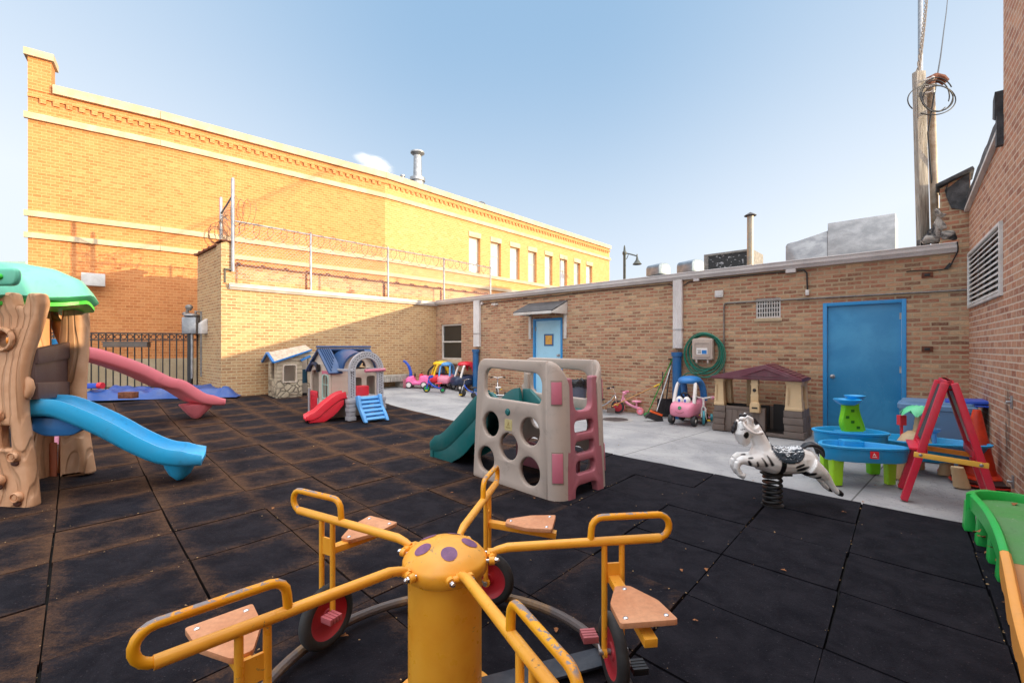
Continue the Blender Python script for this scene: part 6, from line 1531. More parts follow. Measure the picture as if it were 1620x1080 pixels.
hm_ = M(); rr3 = random.Random(2)
for k in range(7):
    rx = .30+.018*k+rr3.uniform(-.01,.01); rzv = .30+.02*k+rr3.uniform(-.02,.02); cx2 = rr3.uniform(-.03,.03); cz2 = -.05-.012*k
    hm_.tube([(cx2+rx*math.cos(2*PI*i/40), .03+.012*k, cz2+rzv*math.sin(2*PI*i/40)) for i in range(40)], .0115, 8, closed=True)
hm_.tube(bez([(-.10,.12,-.40),(.10,.12,-.46),(.30,.10,-.46),(.42,.08,-.52)],5), .0115, 8)
hm_.warp(lambda x, y, z: (x*.92, y, z)).build('hose', pl('hose_green',(10,104,84),.35,.2), hz_, smooth=60)
# manhole
g_ = G(973,662.5)
mh = thing('manhole_cover', 'round dark manhole cover set in a concrete collar', 'manhole cover', (g_.x,g_.y,g_.z-.012))
M().lathe([(.34,-.02),(.34,.004),(.25,.006),(.25,-.02)],(0,0,0),40,caps=False).build('collar', noisy('collar_concrete',(150,148,146),(176,172,168),5,.9,.3), mh)
M().lathe([(.0,.004),(.215,.005),(.235,.008),(.248,.006),(.249,-.02)],(0,0,0),36,caps=False).build('cover', noisy('cast_iron',(60,54,54),(92,82,80),14,.7,.5), mh)
# ================================================================== water tables
m_wblue = pl('water_table_blue', (20,146,204), .36, .4); m_wgrn = pl('table_leg_lime', (150,206,28), .42, .25); m_twgrn = pl('tower_green', (110,200,20), .42, .25)
def basin(m, outl, z0, z1, th=.02, lip=.018, floor=.03):
    o = outl if area2(outl) > 0 else list(reversed(outl))
    r = []
    for d, z in ((.03,z0),(.008,z0+.02),(.0,z1-.03),(-lip,z1-.02),(-lip,z1-.004),(-lip*.5,z1),(th*.6,z1),(th,z1-.01),(th+.01,z0+floor+.02),(th+.03,z0+floor)):
        r.append([Vector((p[0],p[1],z)) for p in (inset(o, d) if abs(d) > 1e-6 else o)])
    n = len(o); base = len(m.v); m.loft(r, caps=False)
    for ring, z, fl in ((inset(o,.03), z0, True),(inset(o,th+.03), z0+floor, False)):
        vs = [(p[0],p[1],z) for p in ring]; fs = [tuple(t) if not fl else tuple(reversed(t)) for t in tessellate_polygon([[Vector((p[0],p[1],0)) for p in ring]])]
        m.add(vs, fs)
    return m
def xy(px, py, z): # world point of pixel at absolute height z
    Y = (CAMZ-z)*F/(py-HY); return ((px-CX)/F*Y, Y)
org = Vector((3.75,4.85,0))
wt_ = thing('water_table', 'blue two-tier water table on lime green legs with a green tower', 'water table', org)
def L2(pts, z): return [(xy(px,py,z)[0]-org.x, xy(px,py,z)[1]-org.y) for px, py in pts]
front = [(1297,694),(1303,691),(1318,690),(1334,690),(1343,689),(1352,693),(1376,696),(1400,700),(1413,703),(1415,709),(1405,713),(1385,712),(1362,711),(1345,709),(1334,713),(1318,711),(1304,706),(1297,700)]
# plan view kidney shapes, metres
ang = math.radians(-20)
def kid(cx, cy, a, b, n=44, l1=.10, ph=0, rot_=ang):
    out = []
    for i in range(n):
        t = 2*PI*i/n; r = 1+l1*math.cos(3*t+ph); x = a*r*math.cos(t); y = b*r*math.sin(t)
        out.append((cx+x*math.cos(rot_)-y*math.sin(rot_), cy+x*math.sin(rot_)+y*math.cos(rot_)))
    return out
fb = kid(-.27,-.25,.36,.19,l1=.10,ph=.6); rbb = kid(-.06,.16,.33,.22,l1=.07,ph=2.0)
b1 = basin(M(), fb, .25, .405).build('lower_basin', m_wblue, wt_, smooth=50)
b2 = basin(M(), rbb, .31, .475).build('upper_basin', m_wblue, wt_, smooth=50)
p_ = M(); cx3 = (-.17,-.06)
p_.prism(rpoly([(-.36,-.16),(-.18,-.22),(-.15,-.10),(-.33,-.04)],.02,3), .26, .42); p_.build('spillway', m_wblue, b1, bevel=.01)
for i, (px, py, w_, tt) in enumerate(((1327,768,.10,.0),(1413,767,.085,.3),(1310,745,.09,0),(1386,750,.11,.2))):
    X, Y = xy(px, py, 0); z1 = .28
    m = M(); lw = w_*.55; rg = []
    for z, k in ((0,.86),(.02,.9),(.15,.97),(z1,1.12)): rg.append([Vector((X-org.x+x*lw*k, Y-org.y+.04+y*lw*.7*k, z)) for x, y in rpoly([(-1,-1),(1,-1),(1,1),(-1,1)],.35,3)])
    m.loft(rg); m.build('leg', m_wgrn if i != 3 else m_twgrn, wt_, smooth=50)
def tower(dx, dy, h, k=1):
    m = M(); rg = []
    for t in [i/10 for i in range(11)]:
        z = .46+h*t; w_ = (.105-.035*t+.012*math.sin(t*6))*k; ox = dx-.03*math.sin(t*2.6)+.03*(1-t)
        rg.append([Vector((ox+x*w_, dy+y*.035, z)) for x, y in rpoly([(-1,-1),(1,-1),(1,1),(-1,1)],.3,2)])
    m.loft(rg); o = m.build('tower', m_twgrn, wt_, smooth=40)
    for (x, t) in ((.0,.78),(-.055,.55),(.0,.38),(.06,.18)):
        if k == 1: M().b(dx+x-.017,dy-.040,.46+h*t-.014,dx+x+.017,dy-.034,.46+h*t+.014).build('window_recess', pl('dark_tower_green',(30,110,10),.5,.1), o)
    return o
M().box((-.08,.12,.44),(.26,.16,.06)).build('tower_base', m_wblue, b2, bevel=.01)
tower(-.09,.11,.30); tower(.05,.22,.33,.62)
def bowl(x, y, z, r):
    m = M().lathe([(.0,z-.045),(r*.55,z-.045),(r*.85,z-.02),(r,z+.0),(r*1.04,z+.006),(r*1.04,z+.014),(r*.95,z+.012),(r*.8,z-.01),(r*.5,z-.033),(.0,z-.035)],(x,y,0),28); m.build('bowl', m_wblue, wt_, smooth=50)
bowl(-.12,.11,.80,.125); bowl(.04,.22,.83,.095)
st_ = M(); X, Y = xy(1383, 716, .40); 
o_ = M().panel(rrect(-.035,-.035,.035,.035,.008),T=.003,bev=0).build('logo_plate', m_red, b1)
o_.location = (-.27, -.452, .34); o_.rotation_euler = (0,0,ang+.0)
o2_ = M().panel([(-.018,-.02),(.018,-.02),(.018,-.014),(-.018,-.014)],T=.002,bev=0,y0=-.003).panel([(-.014,-.006),(-.003,.022),(.012,-.006),(.005,-.006),(-.003,.008),(-.008,-.006)],T=.002,bev=0,y0=-.003).build('logo_mark', m_wr, o_)
# ship-shaped sand and water table
og = Vector((4.52,5.0,0)); ss = thing('water_table', 'blue ship-shaped water table with a little palm tree on tan trunk legs', 'water table', og)
shp = []
for i in range(48):
    t = 2*PI*i/48; x = .50*math.cos(t); y = .26*math.sin(t)*(1-.28*max(0,math.cos(t))**2)*(1+.12*math.cos(3*t)); shp.append((x*math.cos(-.55)-y*math.sin(-.55), x*math.sin(-.55)+y*math.cos(-.55)))
o = basin(M(), shp, .16, .37, lip=.022).warp(lambda x, y, z: (x*(.82+.18*min(1,(z-.16)/.2)), y*(.75+.25*min(1,(z-.16)/.2)), z+.05*max(0,(x-.35))*1.0)).build('hull', m_wblue, ss, smooth=50)
for k in range(2):
    M().loft([[Vector((p[0]*s*(.9+.04*k), p[1]*s*(.88+.05*k), z)) for p in shp] for s, z in ((1.0,.31+.06*k),(1.02,.315+.06*k),(1.02,.335+.06*k),(1.0,.34+.06*k))]).build('hull_band', m_wblue, o, smooth=60) if False else None
for (px, py) in ((1423,757),(1527,772),(1500,752),(1455,742)):
    X, Y = xy(px, py, 0); m = M(); rg = []
    for i in range(9):
        t = i/8; rr4 = .070-.018*t+(.004 if i%2 else 0); z = .20*t; rg.append([Vector((X-og.x-(.05*t if px > 1500 else -.02*t)+rr4*math.cos(a*PI/8), Y-og.y+.03+rr4*.8*math.sin(a*PI/8), z)) for a in range(16)])
    m.loft(rg).build('leg', m_tan, ss, smooth=25)
M().loft([[Vector((-.06+r_*math.cos(a*PI/10)*1.3, .06+r_*math.sin(a*PI/10), z-.09)) for a in range(20)] for r_, z in ((.15,.27),(.14,.42),(.10,.50),(.06,.54),(.02,.545))]).build('island', m_tan, ss, smooth=50)
pt_ = M(); rg = []
for i in range(11): rr5 = .030-.001*i+(.004 if i%2 else 0); rg.append([Vector((-.06+.01*i*.3+rr5*math.cos(a*PI/6), .06+rr5*math.sin(a*PI/6), .43+.026*i)) for a in range(12)])
pt_.loft(rg).build('palm_trunk', m_tan, ss, smooth=30)
m_palm = pl('palm_mint_green', (90,196,140), .4, .3)
for k in range(7):
    a = 2*PI*k/7+.3; d = Vector((math.cos(a), math.sin(a), 0)); s_ = Vector((-d.y, d.x, 0)); c = Vector((-.03,.06,.70)); rg = []
    for t, w_, dz in ((0,.02,0),(.3,.055,.025),(.6,.06,.005),(.85,.035,-.035),(1,.006,-.07)):
        q = c+d*.17*t+Vector((0,0,dz)); rg.append([q-s_*w_-Vector((0,0,.012)), q+Vector((0,0,.008)), q+s_*w_-Vector((0,0,.012)), q-Vector((0,0,.004))])
    M().loft(rg).build('frond', m_palm, ss, smooth=50)
M().tube([(-.15,.14,.30),(-.15,.14,.52)],.014,8).box((-.15,.14,.56),(.07,.05,.11)).build('toy_post', m_red, ss); M().box((.08,.12,.55),(.06,.05,.10)).build('toy_box', m_twgrn, ss, bevel=.006)
M().tube([(.03,-.06,.30),(.03,-.06,.46)],.022,10).lathe([(.02,.45),(.055,.48),(.06,.50),(.0,.50)],(.03,-.06,0),16).build('funnel', m_cbl, ss)
# ================================================================== easel
fl = Vector((3.54,4.14,0)); ea = Vector((.79,-.61,0)).normalized(); eb = Vector((.61,.79,0)).normalized()
es = thing('easel', 'red A-frame easel with black chalkboard and yellow spreader bars', 'easel', fl)
m_er = pl('easel_red', (196,28,56), .38, .35); m_ey = pl('easel_yellow', (236,172,70), .42, .3)
apx = ea*.30+Vector((0,0,1.065))
for s in (0, .46):
    o0 = eb*s
    M().bar(o0, o0+apx-ea*.028, .052, .085, eb).build('leg', m_er, es, bevel=.010)
    M().bar(o0+ea*.60, o0+apx+ea*.028, .052, .085, eb).build('leg', m_er, es, bevel=.010)
    M().tube([o0+apx-eb*.032+Vector((0,0,-.035)), o0+apx+eb*.032+Vector((0,0,-.035))], .014, 8).build('hinge_pin', m_black, es)
    a = o0+apx*.40+ea*-.01; b = o0+ea*.60+(apx-ea*.60)*.37
    off = -eb*.036
    br_ = M().bar(a-ea*.045+off, b+ea*.045+off, .018, .046, (0,0,1)).build('spreader', m_ey if s == 0 else pl('easel_orange',(222,138,40),.42,.3), es, bevel=.006)
    for q in (a, b): m = M(); m.ell(q+off-eb*.010,(.014,.006,.014),12,8, Matrix((ea,eb,Vector((0,0,1)))).transposed()); m.build('bolt', m_galv, br_)
for t, h in ((.99,.09),(.45,.06)):
    for sgn in (0,1):
        p = apx*t if sgn == 0 else ea*.60+(apx-ea*.60)*t
        M().bar(p+eb*.0+Vector((0,0,-.01)), p+eb*.46+Vector((0,0,-.01)), .05, h, (0,0,1)).build('cross_rail', m_er, es, bevel=.006)
def quad_plate(m, a, b, c, d, n, t):
    n = n.normalized()*t; P = [a,b,c,d]; return m.add([q+n for q in P]+[q-n for q in P], [(0,1,2,3),(7,6,5,4),(0,4,5,1),(1,5,6,2),(2,6,7,3),(3,7,4,0)])
p0_, p1_ = apx*.50, apx*.97; nn = (p1_-p0_).cross(eb)
m = M(); quad_plate(m, p0_+eb*.02-ea*.02, p0_+eb*.44-ea*.02, p1_+eb*.44-ea*.02, p1_+eb*.02-ea*.02, nn, .008); m.build('chalkboard', pl('chalkboard',(46,50,54),.8,.6), es)
p0_, p1_ = ea*.60+(apx-ea*.60)*.50, ea*.60+(apx-ea*.60)*.97
m = M(); quad_plate(m, p0_+eb*.02+ea*.02, p0_+eb*.44+ea*.02, p1_+eb*.44+ea*.02, p1_+eb*.02+ea*.02, (p1_-p0_).cross(eb), .008); m.build('whiteboard', m_wr, es)
M().bar(apx*.44-ea*.05+Vector((0,0,0)), apx*.44+eb*.46-ea*.05, .09, .02, (0,0,1)).build('tray', m_er, es, bevel=.004)
# ================================================================== bin, cone and black disc
q = Vector((5.20,5.62,0))
sb2 = thing('storage_bin', 'large slate blue plastic bin with a bright blue lid in the wall corner', 'bin', q, math.atan2(.679,.734)*-1)
rg = []
for z, a, b in ((0,.28,.22),(.03,.29,.23),(.30,.31,.25),(.31,.32,.26),(.62,.34,.28),(.63,.355,.295),(.68,.355,.295),(.69,.33,.27),(.72,.32,.26)): rg.append([Vector((p[0],p[1],z)) for p in rrect(-a,-b,a,b,.09,4)])
M().loft(rg).build('tub', pl('slate_blue_plastic',(88,124,160),.5,.35), sb2, smooth=40)
for x in (-.15,.05,.22): M().b(x-.004,-.345,.08,x+.004,-.27,.60).build('rib', m_dblue, sb2) if False else None
q2 = Vector((5.42,5.68,.0)); M().box((.28,.03,.735),(.40,.40,.035),rot('Y',-.05)).box((.28,.03,.70),(.43,.43,.02)).build('lid', m_bluep, sb2, bevel=.01)
q = Vector((4.93,4.86,0)); cn_ = thing('traffic_cone', 'large scuffed orange traffic cone standing behind the easel', 'traffic cone', q)
m_cone = noisy('scuffed_orange_cone',(222,62,26),(186,44,22),6,.5,.15,fine=30)
M().lathe([(.0,.02),(.165,.02),(.150,.06),(.035,.70),(.03,.715),(.0,.715)],(0,0,0),28).build('cone_body', m_cone, cn_, smooth=50); M().loft([[Vector((p[0],p[1],z)) for p in rrect(-a,-a,a,a,.05,4)] for a, z in ((.23,0),(.23,.03),(.21,.045),(.17,.05))]).build('base', m_cone, cn_, smooth=30)
q = Vector((4.78,4.60,0)); ds = thing('saucer_disc', 'black rubber disc with red rim lying flat under the ship water table', 'disc', q)
M().lathe([(.0,.02),(.20,.022),(.29,.045),(.31,.05),(.30,.03),(.2,.008),(.0,.006)],(0,0,0),36).warp(lambda x,y,z:(x*.95,y*.8,z)).build('disc', m_black, ds); M().lathe([(.24,.0),(.325,.016),(.33,.026),(.30,.024)],(0,0,0),36,caps=False).warp(lambda x,y,z:(x*.95,y*.8,z)).build('rim', pl('red_orange_rim',(216,50,30),.4,.2), ds)
# ================================================================== toy roller-coaster ramp
m_rg = pl('ramp_green', (30,168,70), .4, .3); m_rt = pl('ramp_track_green', (76,140,72), .6, .6, speck=.5); m_ro = pl('ramp_orange', (234,156,72), .42, .35); m_rto = pl('ramp_track_tan', (176,130,82), .6, .6, speck=.4)
r0 = Vector((3.43,3.50,0)); rd = Vector((2.02,1.70,0))-r0; RL = rd.length; rd.normalize(); rn = Vector((-rd.y, rd.x, 0))  # rn: left of travel (towards wall)
if rn.x < 0: rn = -rn
rp_ = thing('toy_coaster_track', 'green and orange plastic roller-coaster ramp with dead leaves caught underneath', 'coaster track', r0, math.atan2(rd.y, rd.x))
YS = 1 if Vector((-rd.y, rd.x, 0)).dot(rn) > 0 else -1
def hz(x): return .315 if x < .35 else .315-.20*(0.5-0.5*math.cos(min(1,(x-.35)/2.1)*PI))
def swing(x): return .05*math.sin(x*1.9+.2)-.01
def track(x0, x1, mat_s, mat_t, name, wave):
    n = 26; W_ = .52
    sec_l = []; sec_r = []; bed = []
    for i in range(n+1):
        x = x0+(x1-x0)*i/n; z = hz(x); sw2 = swing(x)
        end = 0
        if name == 'green_section' and x < .22: end = .26*(1-math.sqrt(max(0,1-((.22-x)/.26)**2)))
        sk_ = z-.11-(.05*abs(math.sin(x*11)) if wave else 0)
        yl = (sw2+end)*YS; yr = (sw2+W_-end)*YS
        for (y, s, sec) in ((yl,1,sec_l),(yr,-1,sec_r)):
            s *= YS
            sec.append([Vector((x,y-s*.0,sk_)),Vector((x,y-s*.0,z-.01)),Vector((x,y+s*.012,z)),Vector((x,y+s*.034,z)),Vector((x,y+s*.045,z-.015)),Vector((x,y+s*.05,z-.06)),Vector((x,y+s*.03,z-.085)),Vector((x,y+s*.02,sk_))])
        bed.append([Vector((x,yl+YS*.03,z-.062)),Vector((x,(yl+yr)/2,z-.056)),Vector((x,yr-YS*.03,z-.062)),Vector((x,yr-YS*.03,z-.085)),Vector((x,(yl+yr)/2,z-.085)),Vector((x,yl+YS*.03,z-.085))])
    o = M().loft(sec_l).build('side_rail', mat_s, rp_, smooth=50); M().loft(sec_r).build('side_rail', mat_s, rp_, smooth=50)
    M().loft(bed).build('track', mat_t, rp_, smooth=40)
track(.0, 1.18, m_rg, m_rt, 'green_section', False); track(1.183, 2.9, m_ro, m_rto, 'orange_section', True)
m = M()  # curved end wall
ew = []
for i in range(15):
    a = PI*i/14; yy = .26-.26*math.cos(a); xx = .22-.24*math.sin(a)*1.0
    ew.append([Vector((xx,(yy+swing(0))*YS,hz(0)-.13)),Vector((xx,(yy+swing(0))*YS,hz(0)-.01)),Vector((xx+.018*math.sin(a),(yy+swing(0)+.012*math.cos(a))*YS,hz(0)+.002)),Vector((xx+.04*math.sin(a),(yy+swing(0)+.034*math.cos(a))*YS,hz(0))),Vector((xx+.05*math.sin(a),(yy+swing(0)+.045*math.cos(a))*YS,hz(0)-.06))])
m.loft(ew).build('end_rail', m_rg, rp_, smooth=50)
for (x, w2_) in ((.02,.085),(.34,.075),(.66,.07),(.96,.07)):
    for y in (.02,.46):
        m = M(); h0 = hz(x)-.10; rg = []
        yy = (y+swing(x))*YS
        for z, k in ((0,1.35),(.03,1.3),(h0,.95)): rg.append([Vector((x+w2_*k*a_, yy+.02*YS+.05*k*b_, z)) for a_, b_ in ((-.5,-.5),(.5,-.5),(.5,.5),(-.5,.5))])
        m.loft(rg).build('leg', m_rg, rp_, bevel=.008)
for x in (1.35,1.65,1.95,2.3):
    for y in (.01,.45):
        h0 = hz(x)-.13
        if h0 > .02: M().b(x-.045,(y+swing(x)+.03)*YS-.02,0,x+.045,(y+swing(x)+.03)*YS+.02,h0+.04).build('leg', m_ro, rp_, bevel=.01)
# ================================================================== fallen leaves
m_leaf = noisy('dead_leaf', (168,108,60), (116,70,40), 30, .8, .3, lo=.3, hi=.7)
rl = random.Random(21)
def leafmesh():
    m = M(); vs = []; n = 7
    for i in range(n+1):
        t = i/n; w_ = .016*math.sin(PI*min(1,t*1.05))**.8*(1+.25*math.sin(t*18)); vs.append([Vector((t*.065-.03, -w_, .012*abs(w_)*60*rl.uniform(.6,1.2)+.003)), Vector((t*.065-.03, 0, .003+.008*math.sin(t*3))), Vector((t*.065-.03, w_, .012*abs(w_)*60*rl.uniform(.4,1)+.003))])
    fs = []; V_ = [q for r in vs for q in r]
    for i in range(n):
        for k in range(2): a = i*3+k; fs.append((a, a+1, a+4, a+3))
    return m.add(V_, fs)
lf0 = leafmesh().build('fallen_leaf', m_leaf, fix=False)
spots = []
base_r = Matrix.Rotation(math.atan2(rd.y, rd.x), 3, 'Z')
for k in range(16): 
    x = rl.uniform(.40,.95); y = rl.uniform(-.02,.10)*YS; p = r0+base_r @ Vector((x, y+swing(x)*YS, 0)); spots.append((p.x, p.y, rl.uniform(.01,.13), 'dead brown leaf caught in the pile under the green ramp', 'leaves piled under the green ramp', 1.3))
for k in range(4):
    x = .12+.15*k+rl.uniform(-.03,.03); y = rl.uniform(.12,.38)*YS; p = r0+base_r @ Vector((x, y+swing(x)*YS, 0)); spots.append((p.x, p.y, hz(x)-.056, 'dead brown leaf lying on the green ramp track', 'leaves on the green ramp', 1.0))
for (px, py) in ((1565,838),(1576,868),(1590,957),(1528,720),(1466,752),(1480,690),(1192,762),(1193,790),(1385,769),(1366,796),(1335,812),(715,781),(845,790),(900,790),(560,735),(432,806),(633,693),(545,1010),(1117,904),(1078,905),(880,1000),(1240,905),(1100,985)):
    g = G(px, py); spots.append((g.x, g.y, g.z+.012, 'small dry leaf blown loose on the yard surface', 'loose leaves scattered over the yard', rl.uniform(.35,.65)))
for i, (x, y, z, lab, grp, s) in enumerate(spots):
    o = lf0 if i == 0 else lf0.copy()
    if i: col.objects.link(o)
    o.location = (x, y, z); o.rotation_euler = (rl.uniform(-.5,.5)*(1 if s > 1.1 else .2), rl.uniform(-.5,.5)*(1 if s > 1.1 else .2), rl.uniform(0,6.28)); o.scale = (s,)*3
    tag(o, lab, 'leaf', grp)
# grit, crumbs and leaf scraps lodged in the joints between the tiles
gr = M(); rg7 = random.Random(77)
for k in range(620):
    if rg7.random() < .8:
        if rg7.random() < .85: i = rg7.randint(-2, 9); a = i*TS+rg7.uniform(-.012,.012); b = rg7.uniform(-4.4, 1.3)
        else: j = rg7.randint(-6, 1); b = j*TS+rg7.uniform(-.012,.012); a = rg7.uniform(-1.5, 6)
    else: a = rg7.uniform(-2,7); b = rg7.uniform(-4.4,1.9)
    p = TW(a, b); z = E(p.x,p.y)+(.012 if b < 1.3 else 0); s_ = rg7.uniform(.0012,.0038)*(1 if rg7.random() < .9 else 1.8)
    gr.box((p.x,p.y,z), (s_*2.2,s_*1.2,s_*.7), rot('Z', rg7.uniform(0,3)) @ rot('X', rg7.uniform(-.6,.6)))
tag(gr.build('grit', noisy('grit_mix',(196,160,110),(120,100,84),40,.9,.2), smooth=0), 'tiny pale crumbs and grit lodged in the joints of the rubber floor', 'grit', kind='stuff')
# ================================================================== chain-link fence with razor wire on the low roof
fe = thing('chain_link_fence', 'galvanised chain-link fence topped with razor wire above the sunlit low wall', 'fence', C1)
def FB(px, z, y=.06): return (fB(px)[0], y, z)
def putB(o): return put(o, C1, RZB)
ZR = 4.17
for px, zb0, zt0, r in ((490,2.80,4.20,.028),(612,2.80,4.20,.028),(703,2.80,4.20,.028),(776.5,2.80,4.42,.028)):
    t = fB(px)[0]; y = .06 if t > 0 else -.02
    putB(M().lathe([(r,zb0),(r,zt0),(.01,zt0+.03)],(t,y,0),12).build('post', m_galv, fe))
    if t > -1: putB(M().box((t-.07 if False else t+.10,y-.03,2.98),(.035,.04,.40)).box((t+.05,y,2.84),(.16,.03,.03)).box((t+.05,y,3.04),(.12,.02,.02)).build('bracket', m_rust, fe))
tcor = fB(367.5)[0]
zc0 = onw(C1, V, 368, 428)[1]; zc1 = onw(C1, V, 367, 284)[1]
putB(M().lathe([(.038,zc0-.02),(.038,zc1),(.02,zc1+.03)],(tcor,.04,0),14).build('post', m_galv, fe)); putB(M().b(tcor,-.0,zc0-.0,tcor+.16,.06,zc0+.03).b(tcor+.13,-.03,zc0-.28,tcor+.16,.03,zc0).build('bracket', m_black, fe))
tsd = LB-.16; ysd = -.62; zs1 = 4.80
putB(M().lathe([(.034,ZP+.03),(.034,zs1),(.02,zs1+.03)],(tsd,ysd,0),14).build('post', m_galv, fe))
t3 = fB(776.5)[0]
putB(M().tube([(tcor,.06,ZR),(0,.06,ZR)],.018,8).tube([(0,.06,ZR),(t3,-.02,ZR)],.018,8).build('top_rail', m_galv, fe))
putB(M().tube([(tcor,.04,4.74),(tsd,ysd,4.44)],.022,8).build('top_rail', m_conduit, fe))
putB(M().tube([(tsd,ysd,4.42),(tcor,-.3,4.25)],.012,6).build('top_rail', m_galv, fe))
# mesh fabric
wm_ = M(); stp = .085; x0, x1 = t3, tcor; z0, z1 = 2.90, ZR; Hf = z1-z0
k = x0-Hf
while k < x1:
    for s in (1,-1):
        a = k; b = k+Hf
        za, zb = (z0, z1) if s > 0 else (z1, z0)
        if a < x0: za += (zb-za)*(x0-a)/Hf; a = x0
        if b > x1: zb = za+(zb-za)*(x1-a)/(b-a) if b > a else zb; b = x1
        if b > a: wm_.tube([(a,.055,za),(b,.055,zb)], .0024, 3, caps=False)
    k += stp
putB(wm_.build('chain_link_mesh', m_galv, fe, smooth=0))
wm_ = M()
for k in range(-9, 20):
    for s in (1,-1):
        f0_ = k/9
        pts = [(f0_+ (i/6 if s > 0 else -i/6)*.9, i/6) for i in range(7)]; pts = [p for p in pts if 0 <= p[0] <= 1]
        if len(pts) > 1: wm_.tube([(tcor+(tsd-tcor)*u_, .04+(ysd-.04)*u_, 3.74+(4.74-.30*u_-3.74)*w_) for u_, w_ in (pts[0], pts[-1])], .0024, 3, caps=False)
putB(wm_.build('chain_link_mesh', m_galv, fe, smooth=0))
def razor(path, r, pitch, name, wob=.04, flat=.5, bar=.055):
    P = [Vector(p) for p in path]; Ls = [0]
    for a, b in zip(P, P[1:]): Ls.append(Ls[-1]+(b-a).length)
    tot = Ls[-1]; n = int(tot/pitch*22); m = M(); pts = []; rz6 = random.Random(len(P)+n)
    rs = [rz6.uniform(-wob,wob) for _ in range(int(tot/pitch)+2)]
    for i in range(n+1):
        s = tot*i/n; j = max(k for k in range(len(P)-1) if Ls[k] <= s+1e-9); d = (P[j+1]-P[j]).normalized(); c = P[j]+d*(s-Ls[j])
        tt = s/pitch; a = 2*PI*tt; rr_ = r+rs[int(tt)]*(1-tt%1)+rs[int(tt)+1]*(tt%1)
        pts.append(c+d*(math.cos(a)*pitch*.35)+Vector((0,0,1))*rr_*math.sin(a)+d.cross(Vector((0,0,1)))*rr_*flat*math.cos(a))
    m.tube(pts, .0048, 4)
    for i in range(0, n, 3):
        q = pts[i]; m.box(q, (.009,.006,bar), rot('Y', rz6.uniform(0,3))); 
    return putB(m.build(name, pl('razor_wire_brown',(104,72,50),.5,.3), fe, smooth=0))
razor([(tcor-.1,.06,ZR-.17),(1.5,.06,ZR-.15),(0,.06,ZR-.13),(t3,-.0,ZR-.12)], .19, .30, 'razor_wire', .07)
razor([(tcor+.02,.10,4.35),(tcor-.35,.12,4.40)], .30, .12, 'razor_wire', .05, .9)
razor([(tcor-.0,.04,4.15),(tsd,ysd,4.02)], .27, .10, 'razor_wire', .08, .6)
razor([(tsd,ysd,4.0),(tsd-.1,-1.6,4.05)], .24, .14, 'razor_wire', .08, .9)
# inner rusty rail above the rear parapet, casting onto the orange wall
# ================================================================== iron fence across the alley
i0 = Vector((-7.60,11.30,0)); i1 = Vector((-13.6,10.0,0)); idr = (i1-i0); IL = idr.length; idr.normalize(); rzI = math.atan2(idr.y, idr.x)
ife = thing('iron_fence', 'black wrought iron fence with ring frieze across the alley gap', 'fence', i0+Vector((0,0,.0)), rzI)
gz = .36; tz = 1.73
M().b(0,-.015,tz-.03,IL,.015,tz).b(0,-.015,tz-.19,IL,.015,tz-.165).b(0,-.015,gz+.05,IL,.015,gz+.08).build('rail', m_black, ife)
ringm = M(); x = .08
while x < IL:
    ringm.tube([(x+.055*math.cos(a*PI/7), 0, tz-.097+.055*math.sin(a*PI/7)) for a in range(14)], .009, 5, closed=True); x += .125
ringm.build('ring_frieze', m_black, ife)
x = .0; k = 0
while x < IL and k < 100:
    if abs(x-.30) > .08: M().b(x-.010,-.010,gz,x+.010,.010,tz-.03).build('bar', m_black, ife, smooth=0)
    x += .148; k += 1
for x in (.30, 2.6): M().b(x-.045,-.045,gz-.1,x+.045,.045,tz+.05).lathe([(.06,tz+.05),(.05,tz+.09),(.01,tz+.11)],(x,0,0),10).build('post', m_black, ife, smooth=30)
pl_ = tag(M().b(-.45,-.10,-.06,.45,.06,.06).b(-.47,-.12,.05,.47,.07,.075).build('window_box', pl('brown_box',(86,76,68),.6,.4), bevel=.004), 'long dark planter box hung on the black iron fence', 'planter'); pl_.location = at(203,545,10.85)-Vector((0,.05,0)); pl_.rotation_euler = (0,0,rzI)
# gas meter, pipes and hood on the side wall
gm_ = thing('gas_meter', 'grey gas meter and regulator on pipes beside the iron fence', 'meter', at(303,520,11.05))
M().box((0,0,.08),(.34,.20,.40)).lathe([(.10,.28),(.17,.30),(.17,.34),(.05,.38)],(0,0,0),16).build('meter_body', m_galv, gm_, bevel=.02)
M().tube([(-.10,0,.28),(-.10,0,.45),(-.02,0,.47)],.035,8).tube([(.10,0,.28),(.10,0,.42),(.24,0,.42),(.24,0,-1.15)],.03,8).ell((-.06,0,.52),(.09,.06,.07),12,8).ell((-.16,0,.36),(.06,.05,.05),10,6).build('pipework', m_conduit, gm_)
M().tube([(-.02,.05,-.1),(-.02,.05,-1.2)],.03,8).build('riser', m_galv, gm_)
hd = M().panel(rpoly([(-.08,-.2,0),(.08,-.2,0),(.08,.2,.02),(-.08,.2,.02)],.02,3),T=.17,bev=.01)
hq = C1+V*LB+U*.55; 
o = M().add([(0,-.17,-.22),(0,.17,-.22),(0,.17,.22),(0,-.17,.22),(.16,-.17,-.22),(.16,.17,-.22),(.16,.17,.08),(.16,-.17,.08)],[(0,1,2,3),(4,7,6,5),(0,4,5,1),(1,5,6,2),(2,6,7,3),(3,7,4,0)]).build('vent_hood', m_white, bevel=.01)
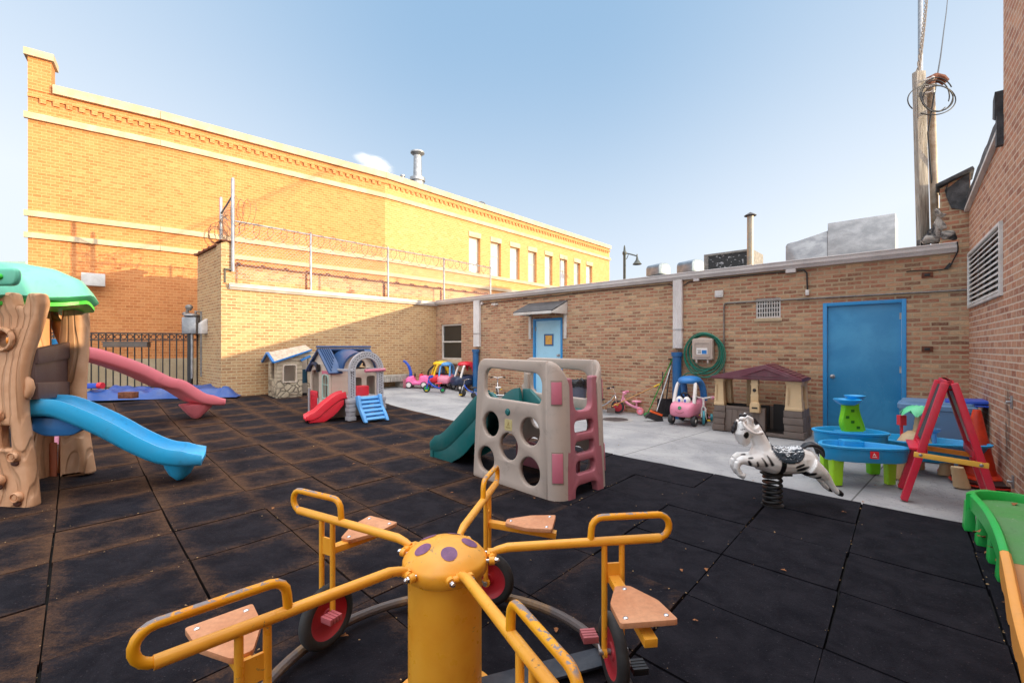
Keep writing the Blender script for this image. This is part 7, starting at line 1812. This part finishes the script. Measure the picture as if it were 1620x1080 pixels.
tS, zS = onw(C1+V*LB, U, 326, 516); hq = C1+V*LB+U*tS; o.location = (hq.x, hq.y, zS); o.rotation_euler = (0,0,RZB); o.scale = (.8,.8,.8); tag(o, 'white wedge-shaped dryer vent hood on the shaded end of the low wall', 'vent')
# ================================================================== blue tarpaulin and beam by the alley fence
tp = M(); nx, ny = 60, 20; rt_ = random.Random(4)
tq = Vector((-7.55,10.0,.30))
import mathutils
vs = []
for j in range(ny+1):
    for i in range(nx+1):
        x = 3.0*i/nx-1.5; y = 1.0*j/ny-.5; e = min(1, (1-abs(x)/1.5)*5)*min(1, (1-abs(y)/.5)*3.5)
        h = .24*e*(.55+.55*mathutils.noise.noise(Vector((x*1.6,y*2.5,3.1)))+.35*mathutils.noise.noise(Vector((x*5,y*6,1.1)))+.3)
        vs.append((x, y+.05*mathutils.noise.noise(Vector((x*3,0,0))), max(.005,h)))
tp.add(vs, [(j*(nx+1)+i, j*(nx+1)+i+1, (j+1)*(nx+1)+i+1, (j+1)*(nx+1)+i) for j in range(ny) for i in range(nx)])
to = tag(tp.build('tarpaulin', pl('tarp_blue',(22,66,134),.4,.5), smooth=50, fix=False), 'crumpled blue tarpaulin heaped along the foot of the alley fence', 'tarpaulin'); to.location = tq; to.rotation_euler = (0,0,.28)
sdk = thing('sandpit_board', 'long blue plastic beam with a red end cap lying behind the pink slide', 'beam', (-9.6,9.3,.36), .05)
M().bar((-1.6,0,.17),(1.15,0,.24),.10,.10).build('beam', m_bluep, sdk, bevel=.015); M().lathe([(.0,-.04),(.065,-.04),(.065,.04),(.0,.04)],(1.2,0,.24),16,rot('Y',PI/2)).build('end_cap', m_red, sdk)
for x in (-1.2,.6): M().b(x-.05,-.12,-.02,x+.05,.12,.16).build('foot', m_black, sdk)
q = G(207,632); tag(M().b(-.14,-.08,-.02,.14,.08,.10).build('block', m_rust, bevel=.01), 'dark brown block weighing down the blue tarpaulin', 'block').location = q+Vector((.0,-.15,.12))
bpy.data.objects['block'].location = at(203, 628, 8.85)
